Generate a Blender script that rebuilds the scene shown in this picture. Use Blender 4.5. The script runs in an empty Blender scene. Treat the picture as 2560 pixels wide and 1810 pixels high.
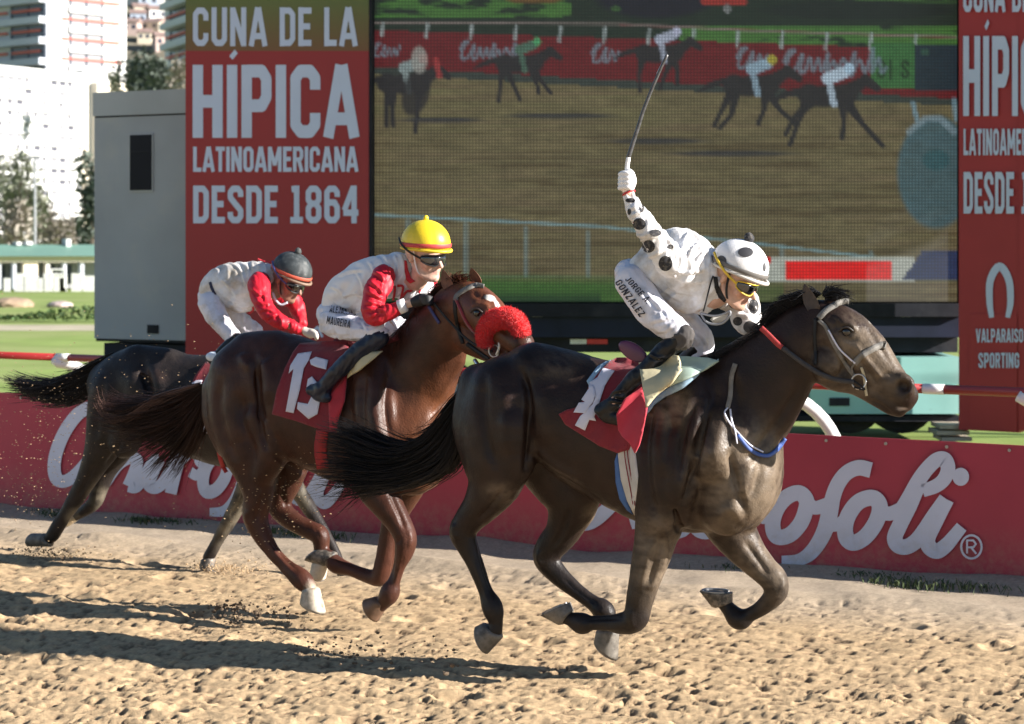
import bpy, math, random
import numpy as np
from mathutils import Vector, Matrix
from mathutils.bvhtree import BVHTree
from mathutils.geometry import delaunay_2d_cdt

random.seed(7)
rng = np.random.default_rng(7)
scene = bpy.context.scene
COL = scene.collection
R = math.radians

# ------------------------------------------------------------------ camera, sky, sun, exposure
CAM_H = 2.22
FPX = 5000.0          # focal length in pixels of the 2560 px wide photograph
CX, HY = 1280.0, 622.0   # principal column, horizon row
cam_d = bpy.data.cameras.new('camera')
cam = bpy.data.objects.new('camera', cam_d)
COL.objects.link(cam)
cam.location = (0, 0, CAM_H)
cam.rotation_euler = (R(90), 0, 0)
cam_d.sensor_width = 36.0
cam_d.lens = FPX / 2560 * 36
cam_d.shift_y = -(905 - HY) / 2560
cam_d.clip_start = 0.1
cam_d.clip_end = 5000
cam_d.dof.use_dof = True
cam_d.dof.focus_distance = 10.3
cam_d.dof.aperture_fstop = 3.6
scene.camera = cam

SUN_AZ, SUN_EL = 17.0, 22.5      # degrees towards the camera from +x, elevation
sun_dir = Vector((math.cos(R(SUN_EL)) * math.cos(R(SUN_AZ)), -math.cos(R(SUN_EL)) * math.sin(R(SUN_AZ)), math.sin(R(SUN_EL))))
world = bpy.data.worlds.new('World')
scene.world = world
world.use_nodes = True
wn = world.node_tree
wn.nodes.clear()
sky = wn.nodes.new('ShaderNodeTexSky')
sky.sky_type = 'NISHITA'
sky.sun_disc = False
sky.sun_elevation = R(SUN_EL)
sky.sun_rotation = R(90 + SUN_AZ)
sky.dust_density = 0.1
sky.ozone_density = 2.5
bg = wn.nodes.new('ShaderNodeBackground')
bg.inputs['Strength'].default_value = 0.05
wo = wn.nodes.new('ShaderNodeOutputWorld')
wn.links.new(sky.outputs[0], bg.inputs[0])
wn.links.new(bg.outputs[0], wo.inputs[0])
sl = bpy.data.lights.new('sun', 'SUN')
sl.energy = 5.0
sl.angle = R(0.53)
sl.color = (1.0, 0.94, 0.87)
so = bpy.data.objects.new('sun', sl)
so.rotation_euler = sun_dir.to_track_quat('Z', 'Y').to_euler()
COL.objects.link(so)
vs = scene.view_settings
vs.view_transform = 'Standard'
vs.look = 'None'
vs.gamma = 1
vs.use_curve_mapping = False
vs.exposure = 1.42

# ------------------------------------------------------------------ object helpers
def empty(name, loc, label=None, cat=None, group=None, kind=None):
    o = bpy.data.objects.new(name, None)
    o.location = loc
    o.empty_display_size = 0.2
    COL.objects.link(o)
    tag(o, label, cat, group, kind)
    return o

def tag(o, label=None, cat=None, group=None, kind=None):
    if label: o['label'] = label
    if cat: o['category'] = cat
    if group: o['group'] = group
    if kind: o['kind'] = kind
    return o

def world_mat(o):
    m = Matrix.Translation(o.location) @ o.rotation_euler.to_matrix().to_4x4() if o.type == 'EMPTY' or o.parent is None else Matrix()
    return m

def link_mesh(name, me, mat=None, parent=None, smooth=False):
    o = bpy.data.objects.new(name, me)
    COL.objects.link(o)
    if mat is not None and len(me.materials) == 0:
        me.materials.append(mat)
    if parent is not None:
        o.parent = parent
        if parent.type == 'EMPTY':
            o.matrix_parent_inverse = Matrix.Translation(parent.location).inverted()
    if smooth:
        me.polygons.foreach_set('use_smooth', [True] * len(me.polygons))
    me.update()
    return o

def mesh_np(name, verts, faces, mat=None, parent=None, smooth=False, colors=None):
    me = bpy.data.meshes.new(name)
    verts = np.asarray(verts, dtype=np.float32)
    if isinstance(faces, np.ndarray):
        nf, k = faces.shape
        me.vertices.add(len(verts))
        me.vertices.foreach_set('co', verts.ravel())
        me.loops.add(nf * k)
        me.loops.foreach_set('vertex_index', faces.astype(np.int32).ravel())
        me.polygons.add(nf)
        me.polygons.foreach_set('loop_start', np.arange(0, nf * k, k, dtype=np.int32))
        me.polygons.foreach_set('loop_total', np.full(nf, k, dtype=np.int32))
        me.update(calc_edges=True)
    else:
        me.from_pydata([tuple(map(float, v)) for v in verts], [], [tuple(int(i) for i in f) for f in faces])
        me.update()
    if colors is not None:
        ca = me.color_attributes.new('col', 'FLOAT_COLOR', 'POINT')
        c = np.ones((len(verts), 4), dtype=np.float32)
        c[:, :3] = colors
        ca.data.foreach_set('color', c.ravel())
    return link_mesh(name, me, mat, parent, smooth)

class MB:
    """collects simple solids and links them as one mesh object"""
    def __init__(s):
        s.v = []; s.f = []
    def box(s, lo, hi, M=None):
        x0, y0, z0 = lo; x1, y1, z1 = hi
        c = [(x0,y0,z0),(x1,y0,z0),(x1,y1,z0),(x0,y1,z0),(x0,y0,z1),(x1,y0,z1),(x1,y1,z1),(x0,y1,z1)]
        b = len(s.v)
        s.v += [tuple(M @ Vector(p)) if M is not None else p for p in c]
        s.f += [tuple(b + i for i in q) for q in ((0,3,2,1),(4,5,6,7),(0,1,5,4),(1,2,6,5),(2,3,7,6),(3,0,4,7))]
        return s
    def tube(s, pts, rad, sides=8, caps=True, flat=1.0, ref=None):
        pts = [Vector(p) for p in pts]
        n = len(pts)
        if not hasattr(rad, '__len__'): rad = [rad] * n
        b = len(s.v)
        prev = None
        for i, p in enumerate(pts):
            t = (pts[min(i + 1, n - 1)] - pts[max(i - 1, 0)])
            if t.length < 1e-9: t = Vector((0, 0, 1))
            t.normalize()
            if prev is None:
                r = Vector(ref) if ref is not None else (Vector((0, 0, 1)) if abs(t.z) < 0.9 else Vector((1, 0, 0)))
                a = (r - t * r.dot(t)).normalized()
            else:
                a = (prev - t * prev.dot(t))
                a = a.normalized() if a.length > 1e-6 else prev
            prev = a
            c = t.cross(a)
            for k in range(sides):
                w = 2 * math.pi * k / sides
                s.v.append(tuple(p + a * (math.cos(w) * rad[i]) + c * (math.sin(w) * rad[i] * flat)))
        for i in range(n - 1):
            for k in range(sides):
                k2 = (k + 1) % sides
                s.f.append((b + i * sides + k, b + i * sides + k2, b + (i + 1) * sides + k2, b + (i + 1) * sides + k))
        if caps:
            s.f.append(tuple(b + k for k in reversed(range(sides))))
            s.f.append(tuple(b + (n - 1) * sides + k for k in range(sides)))
        return s
    def loft(s, rings, close=True, caps=True):
        b = len(s.v); n = len(rings[0])
        for r_ in rings: s.v += [tuple(p) for p in r_]
        for i in range(len(rings) - 1):
            for k in range(n if close else n - 1):
                k2 = (k + 1) % n
                s.f.append((b + i*n + k, b + i*n + k2, b + (i+1)*n + k2, b + (i+1)*n + k))
        if caps:
            s.f.append(tuple(b + k for k in reversed(range(n))))
            s.f.append(tuple(b + (len(rings)-1)*n + k for k in range(n)))
        return s
    def blob(s, c, r, sub=1, jitter=0.0, scale=(1,1,1)):
        t = (1 + 5 ** .5) / 2
        vs_ = [(-1,t,0),(1,t,0),(-1,-t,0),(1,-t,0),(0,-1,t),(0,1,t),(0,-1,-t),(0,1,-t),(t,0,-1),(t,0,1),(-t,0,-1),(-t,0,1)]
        fs_ = [(0,11,5),(0,5,1),(0,1,7),(0,7,10),(0,10,11),(1,5,9),(5,11,4),(11,10,2),(10,7,6),(7,1,8),(3,9,4),(3,4,2),(3,2,6),(3,6,8),(3,8,9),(4,9,5),(2,4,11),(6,2,10),(8,6,7),(9,8,1)]
        vs_ = [Vector(v).normalized() for v in vs_]
        for _ in range(sub):
            cache = {}; nf = []
            def mid(a, b):
                k = (min(a, b), max(a, b))
                if k not in cache:
                    vs_.append(((vs_[a] + vs_[b]) / 2).normalized()); cache[k] = len(vs_) - 1
                return cache[k]
            for a, b_, c_ in fs_:
                ab, bc, ca = mid(a, b_), mid(b_, c_), mid(c_, a)
                nf += [(a, ab, ca), (b_, bc, ab), (c_, ca, bc), (ab, bc, ca)]
            fs_ = nf
        b = len(s.v)
        for v in vs_:
            j = 1 + random.uniform(-jitter, jitter)
            s.v.append((c[0] + v.x*r*j*scale[0], c[1] + v.y*r*j*scale[1], c[2] + v.z*r*j*scale[2]))
        s.f += [tuple(b + i for i in q) for q in fs_]
        return s
    def build(s, name, mat, parent=None, smooth=False):
        me = bpy.data.meshes.new(name)
        me.from_pydata(s.v, [], s.f)
        me.update()
        return link_mesh(name, me, mat, parent, smooth)

def copy_tree(o, parent=None):
    c = o.copy(); COL.objects.link(c)
    if parent is not None: c.parent = parent
    for ch in o.children: copy_tree(ch, c)
    return c

# ------------------------------------------------------------------ materials
def mat(name, color, rough=0.6, metal=0.0, var=0.15, scale=8.0, bump=0.0, bscale=60.0, attr=False, emis=None, sheen=0.0,
        dirt=None, dscale=3.0, dlo=0.5, dhi=0.7, spec=0.5, coat=0.0, stretch=None, trans=0.0, rvar=0.0):
    m = bpy.data.materials.new(name)
    m.use_nodes = True
    nt = m.node_tree
    b = nt.nodes['Principled BSDF']
    L = nt.links.new
    tc = nt.nodes.new('ShaderNodeTexCoord')
    vec = tc.outputs['Object']
    if stretch:
        mp = nt.nodes.new('ShaderNodeMapping'); mp.inputs['Scale'].default_value = stretch
        L(vec, mp.inputs[0]); vec = mp.outputs[0]
    nz = nt.nodes.new('ShaderNodeTexNoise')
    nz.inputs['Scale'].default_value = scale; nz.inputs['Detail'].default_value = 6
    L(vec, nz.inputs['Vector'])
    mr = nt.nodes.new('ShaderNodeMapRange')
    mr.inputs['From Min'].default_value = 0.3; mr.inputs['From Max'].default_value = 0.7
    mr.inputs['To Min'].default_value = 1 - var; mr.inputs['To Max'].default_value = 1 + var
    L(nz.outputs['Fac'], mr.inputs['Value'])
    if attr:
        src = nt.nodes.new('ShaderNodeAttribute'); src.attribute_name = 'col'
        base = src.outputs['Color']
    else:
        src = nt.nodes.new('ShaderNodeRGB'); src.outputs[0].default_value = (*color, 1)
        base = src.outputs[0]
    vm = nt.nodes.new('ShaderNodeVectorMath'); vm.operation = 'SCALE'
    L(base, vm.inputs[0]); L(mr.outputs[0], vm.inputs['Scale'])
    out = vm.outputs[0]
    if dirt is not None:
        n2 = nt.nodes.new('ShaderNodeTexNoise'); n2.inputs['Scale'].default_value = dscale
        n2.inputs['Detail'].default_value = 8; n2.inputs['Roughness'].default_value = 0.65
        L(tc.outputs['Object'], n2.inputs['Vector'])
        m2 = nt.nodes.new('ShaderNodeMapRange')
        m2.inputs['From Min'].default_value = dlo; m2.inputs['From Max'].default_value = dhi
        L(n2.outputs['Fac'], m2.inputs['Value'])
        mx = nt.nodes.new('ShaderNodeMix'); mx.data_type = 'RGBA'
        L(m2.outputs[0], mx.inputs[0]); L(out, mx.inputs[6]); mx.inputs[7].default_value = (*dirt, 1)
        out = mx.outputs[2]
    L(out, b.inputs['Base Color'])
    b.inputs['Roughness'].default_value = rough
    b.inputs['Metallic'].default_value = metal
    if rvar:
        nr = nt.nodes.new('ShaderNodeTexNoise'); nr.inputs['Scale'].default_value = 9; nr.inputs['Detail'].default_value = 7; nr.inputs['Roughness'].default_value = .7
        L(tc.outputs['Object'], nr.inputs['Vector'])
        mrr = nt.nodes.new('ShaderNodeMapRange'); mrr.inputs['From Min'].default_value = .35; mrr.inputs['From Max'].default_value = .65
        mrr.inputs['To Min'].default_value = rough - rvar; mrr.inputs['To Max'].default_value = rough + rvar
        L(nr.outputs['Fac'], mrr.inputs['Value']); L(mrr.outputs[0], b.inputs['Roughness'])
    b.inputs['Specular IOR Level'].default_value = spec
    if sheen: b.inputs['Sheen Weight'].default_value = sheen
    if coat: b.inputs['Coat Weight'].default_value = coat
    if trans: b.inputs['Transmission Weight'].default_value = trans
    if emis is not None:
        b.inputs['Emission Color'].default_value = (*color, 1)
        b.inputs['Emission Strength'].default_value = emis
    if bump:
        n3 = nt.nodes.new('ShaderNodeTexNoise'); n3.inputs['Scale'].default_value = bscale
        n3.inputs['Detail'].default_value = 5
        L(vec, n3.inputs['Vector'])
        bp = nt.nodes.new('ShaderNodeBump'); bp.inputs['Strength'].default_value = bump
        bp.inputs['Distance'].default_value = 0.01
        L(n3.outputs['Fac'], bp.inputs['Height']); L(bp.outputs[0], b.inputs['Normal'])
    return m

# ------------------------------------------------------------------ photograph geometry
def px_dir(px, py): return Vector(((px - CX) / FPX, 1.0, -(py - HY) / FPX))
CAMV = Vector((0, 0, CAM_H))
def at_depth(px, py, Y): return CAMV + px_dir(px, py) * Y
def ground_pt(px, py, z=0.0):
    Y = FPX * (CAM_H - z) / (py - HY)
    return CAMV + px_dir(px, py) * Y

class Frame:
    """vertical median plane through a point, running direction u, lateral axis n (towards the camera)"""
    def __init__(s, px0, Y0, theta):
        s.P0 = Vector(((px0 - CX) / FPX * Y0, Y0, 0))
        th = R(theta)
        s.u = Vector((math.cos(th), -math.sin(th), 0))
        s.n = Vector((-math.sin(th), -math.cos(th), 0))
    def w(s, px, py, lat=0.0):
        d = px_dir(px, py)
        t = (lat - (CAMV - s.P0).dot(s.n)) / d.dot(s.n)
        return CAMV + d * t, t
    def loc(s, px, py, lat=0.0):
        p, t = s.w(px, py, lat)
        return np.array([(p - s.P0).dot(s.u), lat, p.z]), t / FPX
    def to_world(s, V):
        V = np.asarray(V)
        u = np.array(s.u); n = np.array(s.n); p = np.array(s.P0)
        out = p[None, :] + V[:, :1] * u[None] + V[:, 1:2] * n[None]
        out[:, 2] = V[:, 2]
        return out

class zoomer:
    def __init__(s, ox, oy, sc): s.ox, s.oy, s.sc = ox, oy, sc
    def __call__(s, x, y): return (s.ox + x / s.sc, s.oy + y / s.sc)
Z1 = zoomer(1100, 650, 1.5454)
Z2 = zoomer(400, 500, 1.475)
Z3 = zoomer(0, 550, 1.8033)
ZJ1 = zoomer(1450, 350, 2.705)
ZJ2 = zoomer(750, 530, 3.2467)
ZJ3 = zoomer(450, 540, 3.6067)
ZH1 = zoomer(1750, 650, 3.2467)
ZR3 = zoomer(1370, 820, 3.245)
ZB1 = zoomer(1880, 1080, 3.3765)
ZB2 = zoomer(60, 980, 2.5511)
ZSRC = zoomer(0, 0, 1.0)

def catmull(P, n=5):
    P = np.asarray(P, float)
    if len(P) < 3: return P
    Q = np.vstack([2*P[0]-P[1], P, 2*P[-1]-P[-2]])
    out = []
    for i in range(1, len(Q) - 2):
        for k in range(n):
            t = k / n
            out.append(0.5*((2*Q[i]) + (-Q[i-1]+Q[i+1])*t + (2*Q[i-1]-5*Q[i]+4*Q[i+1]-Q[i+2])*t*t + (-Q[i-1]+3*Q[i]-3*Q[i+1]+Q[i+2])*t**3))
    out.append(P[-1])
    return np.array(out)

# ------------------------------------------------------------------ distance-field modelling
import openvdb
class SDF:
    def __init__(s, lo, hi, vox):
        s.lo = np.array(lo, float); s.v = vox
        s.n = np.ceil((np.array(hi) - s.lo) / vox).astype(int) + 1
        s.F = np.full(tuple(s.n), 0.5, np.float32)
        s.ax = [s.lo[i] + np.arange(s.n[i], dtype=np.float32) * vox for i in range(3)]
    def win(s, lo, hi):
        a = np.maximum(0, np.floor((np.array(lo) - s.lo) / s.v).astype(int))
        b = np.minimum(s.n, np.ceil((np.array(hi) - s.lo) / s.v).astype(int) + 1)
        return a, b
    def chain(s, P, k=0.03, sub=0, op='add', smooth=True):
        """P rows: x, y, z, r, q   (q > 1 makes the section thinner along y)"""
        P = np.asarray(P, float)
        if P.shape[1] == 4: P = np.hstack([P, np.ones((len(P), 1))])
        if len(P) == 1: P = np.vstack([P, P + np.array([1e-4, 0, 0, 0, 0])])
        if smooth and len(P) > 2: P = catmull(P, 4)
        m = k + 3 * s.v
        ry = P[:, 3] / np.minimum(P[:, 4], 1.0) if op else P[:, 3]
        rr = np.maximum(P[:, 3], P[:, 3] / P[:, 4])
        lo = (P[:, :3] - rr[:, None]).min(0) - m; hi = (P[:, :3] + rr[:, None]).max(0) + m
        a, b = s.win(lo, hi)
        if np.any(b <= a): return
        sub_ = s.F[a[0]:b[0], a[1]:b[1], a[2]:b[2]]
        D = np.full(sub_.shape, 1.0, np.float32)
        for i in range(len(P) - 1):
            p, q = P[i], P[i+1]
            r2 = max(rr[i], rr[i+1])
            c, d = s.win(np.minimum(p[:3], q[:3]) - r2 - m, np.maximum(p[:3], q[:3]) + r2 + m)
            c = np.maximum(c, a); d = np.minimum(d, b)
            if np.any(d <= c): continue
            X = s.ax[0][c[0]:d[0]][:, None, None]; Y = s.ax[1][c[1]:d[1]][None, :, None]; Z = s.ax[2][c[2]:d[2]][None, None, :]
            e = q[:3] - p[:3]; L2 = float(e @ e) + 1e-12
            t = np.clip(((X - p[0]) * e[0] + (Y - p[1]) * e[1] + (Z - p[2]) * e[2]) / L2, 0, 1)
            rad = p[3] + (q[3] - p[3]) * t
            qq = p[4] + (q[4] - p[4]) * t
            dd = np.sqrt((X - p[0] - e[0]*t)**2 + ((Y - p[1] - e[1]*t) * qq)**2 + (Z - p[2] - e[2]*t)**2) - rad
            o = c - a; w = d - a
            v = D[o[0]:w[0], o[1]:w[1], o[2]:w[2]]
            np.minimum(v, dd.astype(np.float32), out=v)
        if op == 'add':
            h = np.maximum(k - np.abs(sub_ - D), 0) / k
            sub_[...] = np.minimum(sub_, D) - h*h*k*0.25
        else:
            D = -D
            h = np.maximum(k - np.abs(sub_ - D), 0) / k
            sub_[...] = np.maximum(sub_, D) + h*h*k*0.25
    def mesh(s):
        F = np.clip(s.F, -4*s.v, 4*s.v).astype(np.float32)
        # a light blur keeps the surface organic
        for ax in range(3):
            F = (np.roll(F, 1, ax) + 2*F + np.roll(F, -1, ax)) * 0.25
        F[0], F[-1] = 4*s.v, 4*s.v
        F[:, 0], F[:, -1] = 4*s.v, 4*s.v
        F[:, :, 0], F[:, :, -1] = 4*s.v, 4*s.v
        g = openvdb.FloatGrid(float(4*s.v))
        g.copyFromArray(np.ascontiguousarray(F, dtype=np.float32))
        V, Q = g.convertToQuads(0.0)
        V = s.lo[None] + np.asarray(V) * s.v
        return V, np.asarray(Q)[:, ::-1].copy()

def keep_big(V, Q, frac=0.03):
    return V, Q

def orient(V, Q):
    """make the quads face outwards (signed volume > 0)"""
    a, b, c = V[Q[:, 0]], V[Q[:, 1]], V[Q[:, 2]]
    vol = np.einsum('ij,ij->i', a, np.cross(b, c)).sum()
    return Q if vol > 0 else Q[:, ::-1].copy()

def bvh_of(V, Q):
    return BVHTree.FromPolygons([tuple(v) for v in V.tolist()], Q.tolist())

def mesh_bvh(o): return BVHTree.FromPolygons([tuple(v.co) for v in o.data.vertices], [list(p.vertices) for p in o.data.polygons])
def relief(W, Q, Z, frame, items, seed=1.0, amp=.0018):
    """raise or sink the near side along traced muscle lines (x, y points; half width; height in metres)"""
    me = bpy.data.meshes.new('tmp'); me.vertices.add(len(W)); me.vertices.foreach_set('co', W.astype(np.float32).ravel())
    nf = len(Q); me.loops.add(nf*4); me.loops.foreach_set('vertex_index', Q.astype(np.int32).ravel()); me.polygons.add(nf)
    me.polygons.foreach_set('loop_start', np.arange(0, nf*4, 4, dtype=np.int32)); me.polygons.foreach_set('loop_total', np.full(nf, 4, dtype=np.int32)); me.update(calc_edges=True)
    N = np.empty(len(W)*3, np.float32); me.vertices.foreach_get('normal', N); N = N.reshape(-1, 3); bpy.data.meshes.remove(me)
    face = np.clip((-(N[:, 1]) + .1)*3, 0, 1)
    X = CX + FPX*W[:, 0]/W[:, 1]; Y = HY + FPX*(CAM_H - W[:, 2])/W[:, 1]
    if not len(items): items = []
    H = np.zeros(len(W)); items = [(P, w_, h_*1.45) for P, w_, h_ in items]
    for P, w_, h_ in items:
        P = catmull(np.array([Z(*p) for p in P]), 6); w_ = w_/Z.sc
        m = (X > P[:, 0].min() - 3*w_) & (X < P[:, 0].max() + 3*w_) & (Y > P[:, 1].min() - 3*w_) & (Y < P[:, 1].max() + 3*w_)
        x, y = X[m], Y[m]; best = np.full(len(x), 1e9); tt = np.zeros(len(x)); n = len(P) - 1
        for i in range(n):
            e = P[i+1] - P[i]; t = np.clip(((x - P[i, 0])*e[0] + (y - P[i, 1])*e[1])/(e @ e + 1e-9), 0, 1)
            d = np.hypot(x - P[i, 0] - e[0]*t, y - P[i, 1] - e[1]*t); q = d < best
            best[q] = d[q]; tt[q] = ((i + t)/n)[q]
        H[m] += h_*np.exp(-(best/w_)**2)*np.clip(np.sin(np.pi*np.clip(tt, .02, .98))*1.6, .0, 1)
    n1 = fbm(W[:, 0]*22 + W[:, 1]*10, W[:, 2]*11, 3, seed) - .5
    return W + N*((H*face + n1*amp*2)[:, None])

def folds(lines, h=.005, w=11, gap=17):
    """each traced crease gives a ridge with a valley beside it"""
    out = []
    for P in lines:
        P = np.array(P, float); d = P[-1] - P[0]; n = np.array([-d[1], d[0]])/(np.linalg.norm(d) + 1e-9)
        out.append(([tuple(p) for p in P], w, h)); out.append(([tuple(p + n*gap) for p in P], w*.8, -h*.9))
    return out

def hsh(a, b, c=0.0):
    v = np.sin(a * 127.1 + b * 311.7 + c * 74.7) * 43758.5453
    return v - np.floor(v)
def vnoise(x, y, seed=0.0):
    xi, yi = np.floor(x), np.floor(y); xf, yf = x - xi, y - yi
    u = xf*xf*(3-2*xf); v = yf*yf*(3-2*yf)
    a = hsh(xi, yi, seed); b = hsh(xi+1, yi, seed); c = hsh(xi, yi+1, seed); d = hsh(xi+1, yi+1, seed)
    return (a*(1-u)+b*u)*(1-v) + (c*(1-u)+d*u)*v
def fbm(x, y, o=4, seed=0.0, g=0.5):
    s_ = 0; a = 1; t = 0
    for i in range(o):
        s_ = s_ + a*vnoise(x, y, seed + i*7.3); t += a; a *= g; x = x*2.03 + 5.1; y = y*2.03 + 1.7
    return s_ / t

# ------------------------------------------------------------------ flat marks: ribbons and traced polygons
def ribbon2d(P, hw, closed=False, n=6, smooth=True):
    P = np.asarray(P, float)
    if smooth and len(P) > 2:
        if closed:
            Q = np.vstack([P[-2:-1], P, P[1:2]]) if np.allclose(P[0], P[-1]) else P
            out = []
            for i in range(1, len(Q) - 2):
                for k in range(n):
                    t = k / n
                    out.append(0.5*((2*Q[i]) + (-Q[i-1]+Q[i+1])*t + (2*Q[i-1]-5*Q[i]+4*Q[i+1]-Q[i+2])*t*t + (-Q[i-1]+3*Q[i]-3*Q[i+1]+Q[i+2])*t**3))
            out.append(Q[-2]); P = np.array(out)
        else:
            P = catmull(P, n)
    N = len(P)
    T = np.zeros_like(P)
    T[1:-1] = P[2:] - P[:-2]; T[0] = P[1] - P[0]; T[-1] = P[-1] - P[-2]
    if closed: T[0] = T[-1] = P[1] - P[-2]
    T /= np.linalg.norm(T, axis=1)[:, None] + 1e-9
    Nn = np.stack([-T[:, 1], T[:, 0]], 1)
    if not smooth:      # mitre
        for i in range(1, N - 1):
            a = P[i] - P[i-1]; a /= np.linalg.norm(a) + 1e-9
            b = P[i+1] - P[i]; b /= np.linalg.norm(b) + 1e-9
            c = max(0.5, math.sqrt(max(0, (1 + a @ b) / 2)))
            Nn[i] /= c
    h = np.full(N, hw) if not hasattr(hw, '__len__') else np.interp(np.linspace(0, 1, N), np.linspace(0, 1, len(hw)), hw)
    L_, R_ = P + Nn * h[:, None], P - Nn * h[:, None]
    V = np.vstack([L_, R_])
    F = [(i, i+1, N+i+1, N+i) for i in range(N - 1)]
    return V, F

def poly2d(poly, step):
    """triangulate a traced polygon with interior points"""
    poly = np.asarray(poly, float)
    B = []
    for i in range(len(poly)):
        a, b = poly[i], poly[(i+1) % len(poly)]
        k = max(1, int(np.linalg.norm(b - a) / step))
        for j in range(k): B.append(a + (b - a) * j / k)
    nb = len(B)
    lo, hi = poly.min(0), poly.max(0)
    def inside(x, y):
        c = False
        j = len(poly) - 1
        for i in range(len(poly)):
            if (poly[i][1] > y) != (poly[j][1] > y) and x < (poly[j][0]-poly[i][0])*(y-poly[i][1])/(poly[j][1]-poly[i][1]) + poly[i][0]: c = not c
            j = i
        return c
    Bn = np.array(B)
    pts = list(B)
    y = lo[1] + step/2
    row = 0
    while y < hi[1]:
        x = lo[0] + (step/2 if row % 2 else 0)
        while x < hi[0]:
            if inside(x, y) and np.min(np.hypot(Bn[:, 0]-x, Bn[:, 1]-y)) > step*0.5: pts.append(np.array([x, y]))
            x += step
        y += step*0.87; row += 1
    res = delaunay_2d_cdt([Vector(p) for p in pts], [], [list(range(nb))], 1, 1e-6)
    return np.array([tuple(v) for v in res[0]]), [tuple(f) for f in res[2]]

def drape(V2, F, bvh, frame, lat, off, name, material, parent, thick=0.0, smooth_it=3, maxmiss=None, origin=CAMV, bulge=0.0):
    """lay a traced outline on a body: rays find the body surface, points beyond its edge keep the neighbouring distance"""
    N = len(V2)
    T = np.full(N, np.nan)
    Nor = np.zeros((N, 3))
    for i, (x, y) in enumerate(V2):
        d = px_dir(x, y)
        hit = bvh.ray_cast(CAMV, d.normalized(), 100)
        if hit[0] is not None:
            T[i] = hit[0].y; Nor[i] = hit[1]
    base = np.array([frame.w(x, y, lat)[1] for x, y in V2])
    ok = ~np.isnan(T)
    ok &= (np.abs(np.nan_to_num(T, nan=1e9) - base) < (maxmiss or 0.6))
    adj = [set() for _ in range(N)]
    for f in F:
        for a, b in zip(f, f[1:] + f[:1]): adj[a].add(b); adj[b].add(a)
    adj = [list(a) for a in adj]
    T2 = np.where(ok, T, base)
    if ok.any():
        known = ok.copy()
        for _ in range(200):
            if known.all(): break
            new = []
            for i in range(N):
                if not known[i]:
                    kn = [j for j in adj[i] if known[j]]
                    if kn: new.append((i, np.mean([T2[j] for j in kn])))
            if not new: break
            for i, v in new: T2[i] = v; known[i] = True
    for _ in range(smooth_it):
        T3 = T2.copy()
        for i in range(N):
            if adj[i]: T3[i] = 0.5*T2[i] + 0.5*np.mean([T2[j] for j in adj[i]])
        T2 = np.minimum(T3, np.where(ok, T, 1e9))
    pts = []
    for i, (x, y) in enumerate(V2):
        d = px_dir(x, y)
        o = off + (bulge * math.sin(x * 0.09 + y * 0.05) if bulge else 0)
        pts.append(CAMV + d * (T2[i] - o))
    Fa = [tuple(f) for f in F]
    # face the camera
    fixed = []
    for f in Fa:
        a, b, c = pts[f[0]], pts[f[1]], pts[f[2]]
        if (b - a).cross(c - a).dot(CAMV - a) < 0: f = tuple(reversed(f))
        fixed.append(f)
    o = mesh_np(name, np.array([tuple(p) for p in pts]), fixed, material, parent, smooth=True)
    if thick:
        md = o.modifiers.new('thickness', 'SOLIDIFY'); md.thickness = thick; md.offset = -1
    return o

def square_strokes(P, hw):
    """straight strokes as separate pieces, with a round filler at every corner"""
    P = [np.array(p, float) for p in P]; out = []
    if len(P) > 2 and np.allclose(P[0], P[-1]): closed = True
    else: closed = False
    for i in range(len(P) - 1):
        a, b = P[i], P[i+1]; e = b - a; L = np.linalg.norm(e) + 1e-9; n = np.array([-e[1], e[0]])/L*hw
        out.append([a + n, b + n, b - n, a - n])
    for i in range(0 if closed else 1, len(P) - 1):
        out.append([P[i] + hw*np.array([math.cos(t), math.sin(t)]) for t in np.linspace(0, 2*math.pi, 14, endpoint=False)])
    return out
def strokes_mesh(strokes, T, place, name, material, parent, lift=0.0004):
    """strokes: list of (points, half widths, closed, smooth) in traced coordinates; place(px,py,k)->world"""
    V = []; F = []
    for k, st in enumerate(strokes):
        P, hw, closed, sm = st
        if not sm and not closed:
            for j, pc in enumerate(square_strokes(P, hw)):
                b = len(V); V += [tuple(place(*T(x, y), k*lift + j*lift*.12)) for x, y in pc]
                q = tuple(range(b, b + len(pc)))
                a_, b2, c_ = Vector(V[q[0]]), Vector(V[q[1]]), Vector(V[q[2]])
                if (b2 - a_).cross(c_ - a_).dot(CAMV - a_) < 0: q = tuple(reversed(q))
                F.append(q)
            continue
        v, f = ribbon2d(P, hw, closed, 6, sm)
        b = len(V)
        for x, y in v:
            V.append(tuple(place(*T(x, y), k * lift)))
        for q in f:
            q = tuple(b + i for i in q)
            a, b2, c = Vector(V[q[0]]), Vector(V[q[1]]), Vector(V[q[2]])
            if (b2 - a).cross(c - a).dot(CAMV - a) < 0: q = tuple(reversed(q))
            F.append(q)
    return mesh_np(name, np.array(V), F, material, parent)

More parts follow.
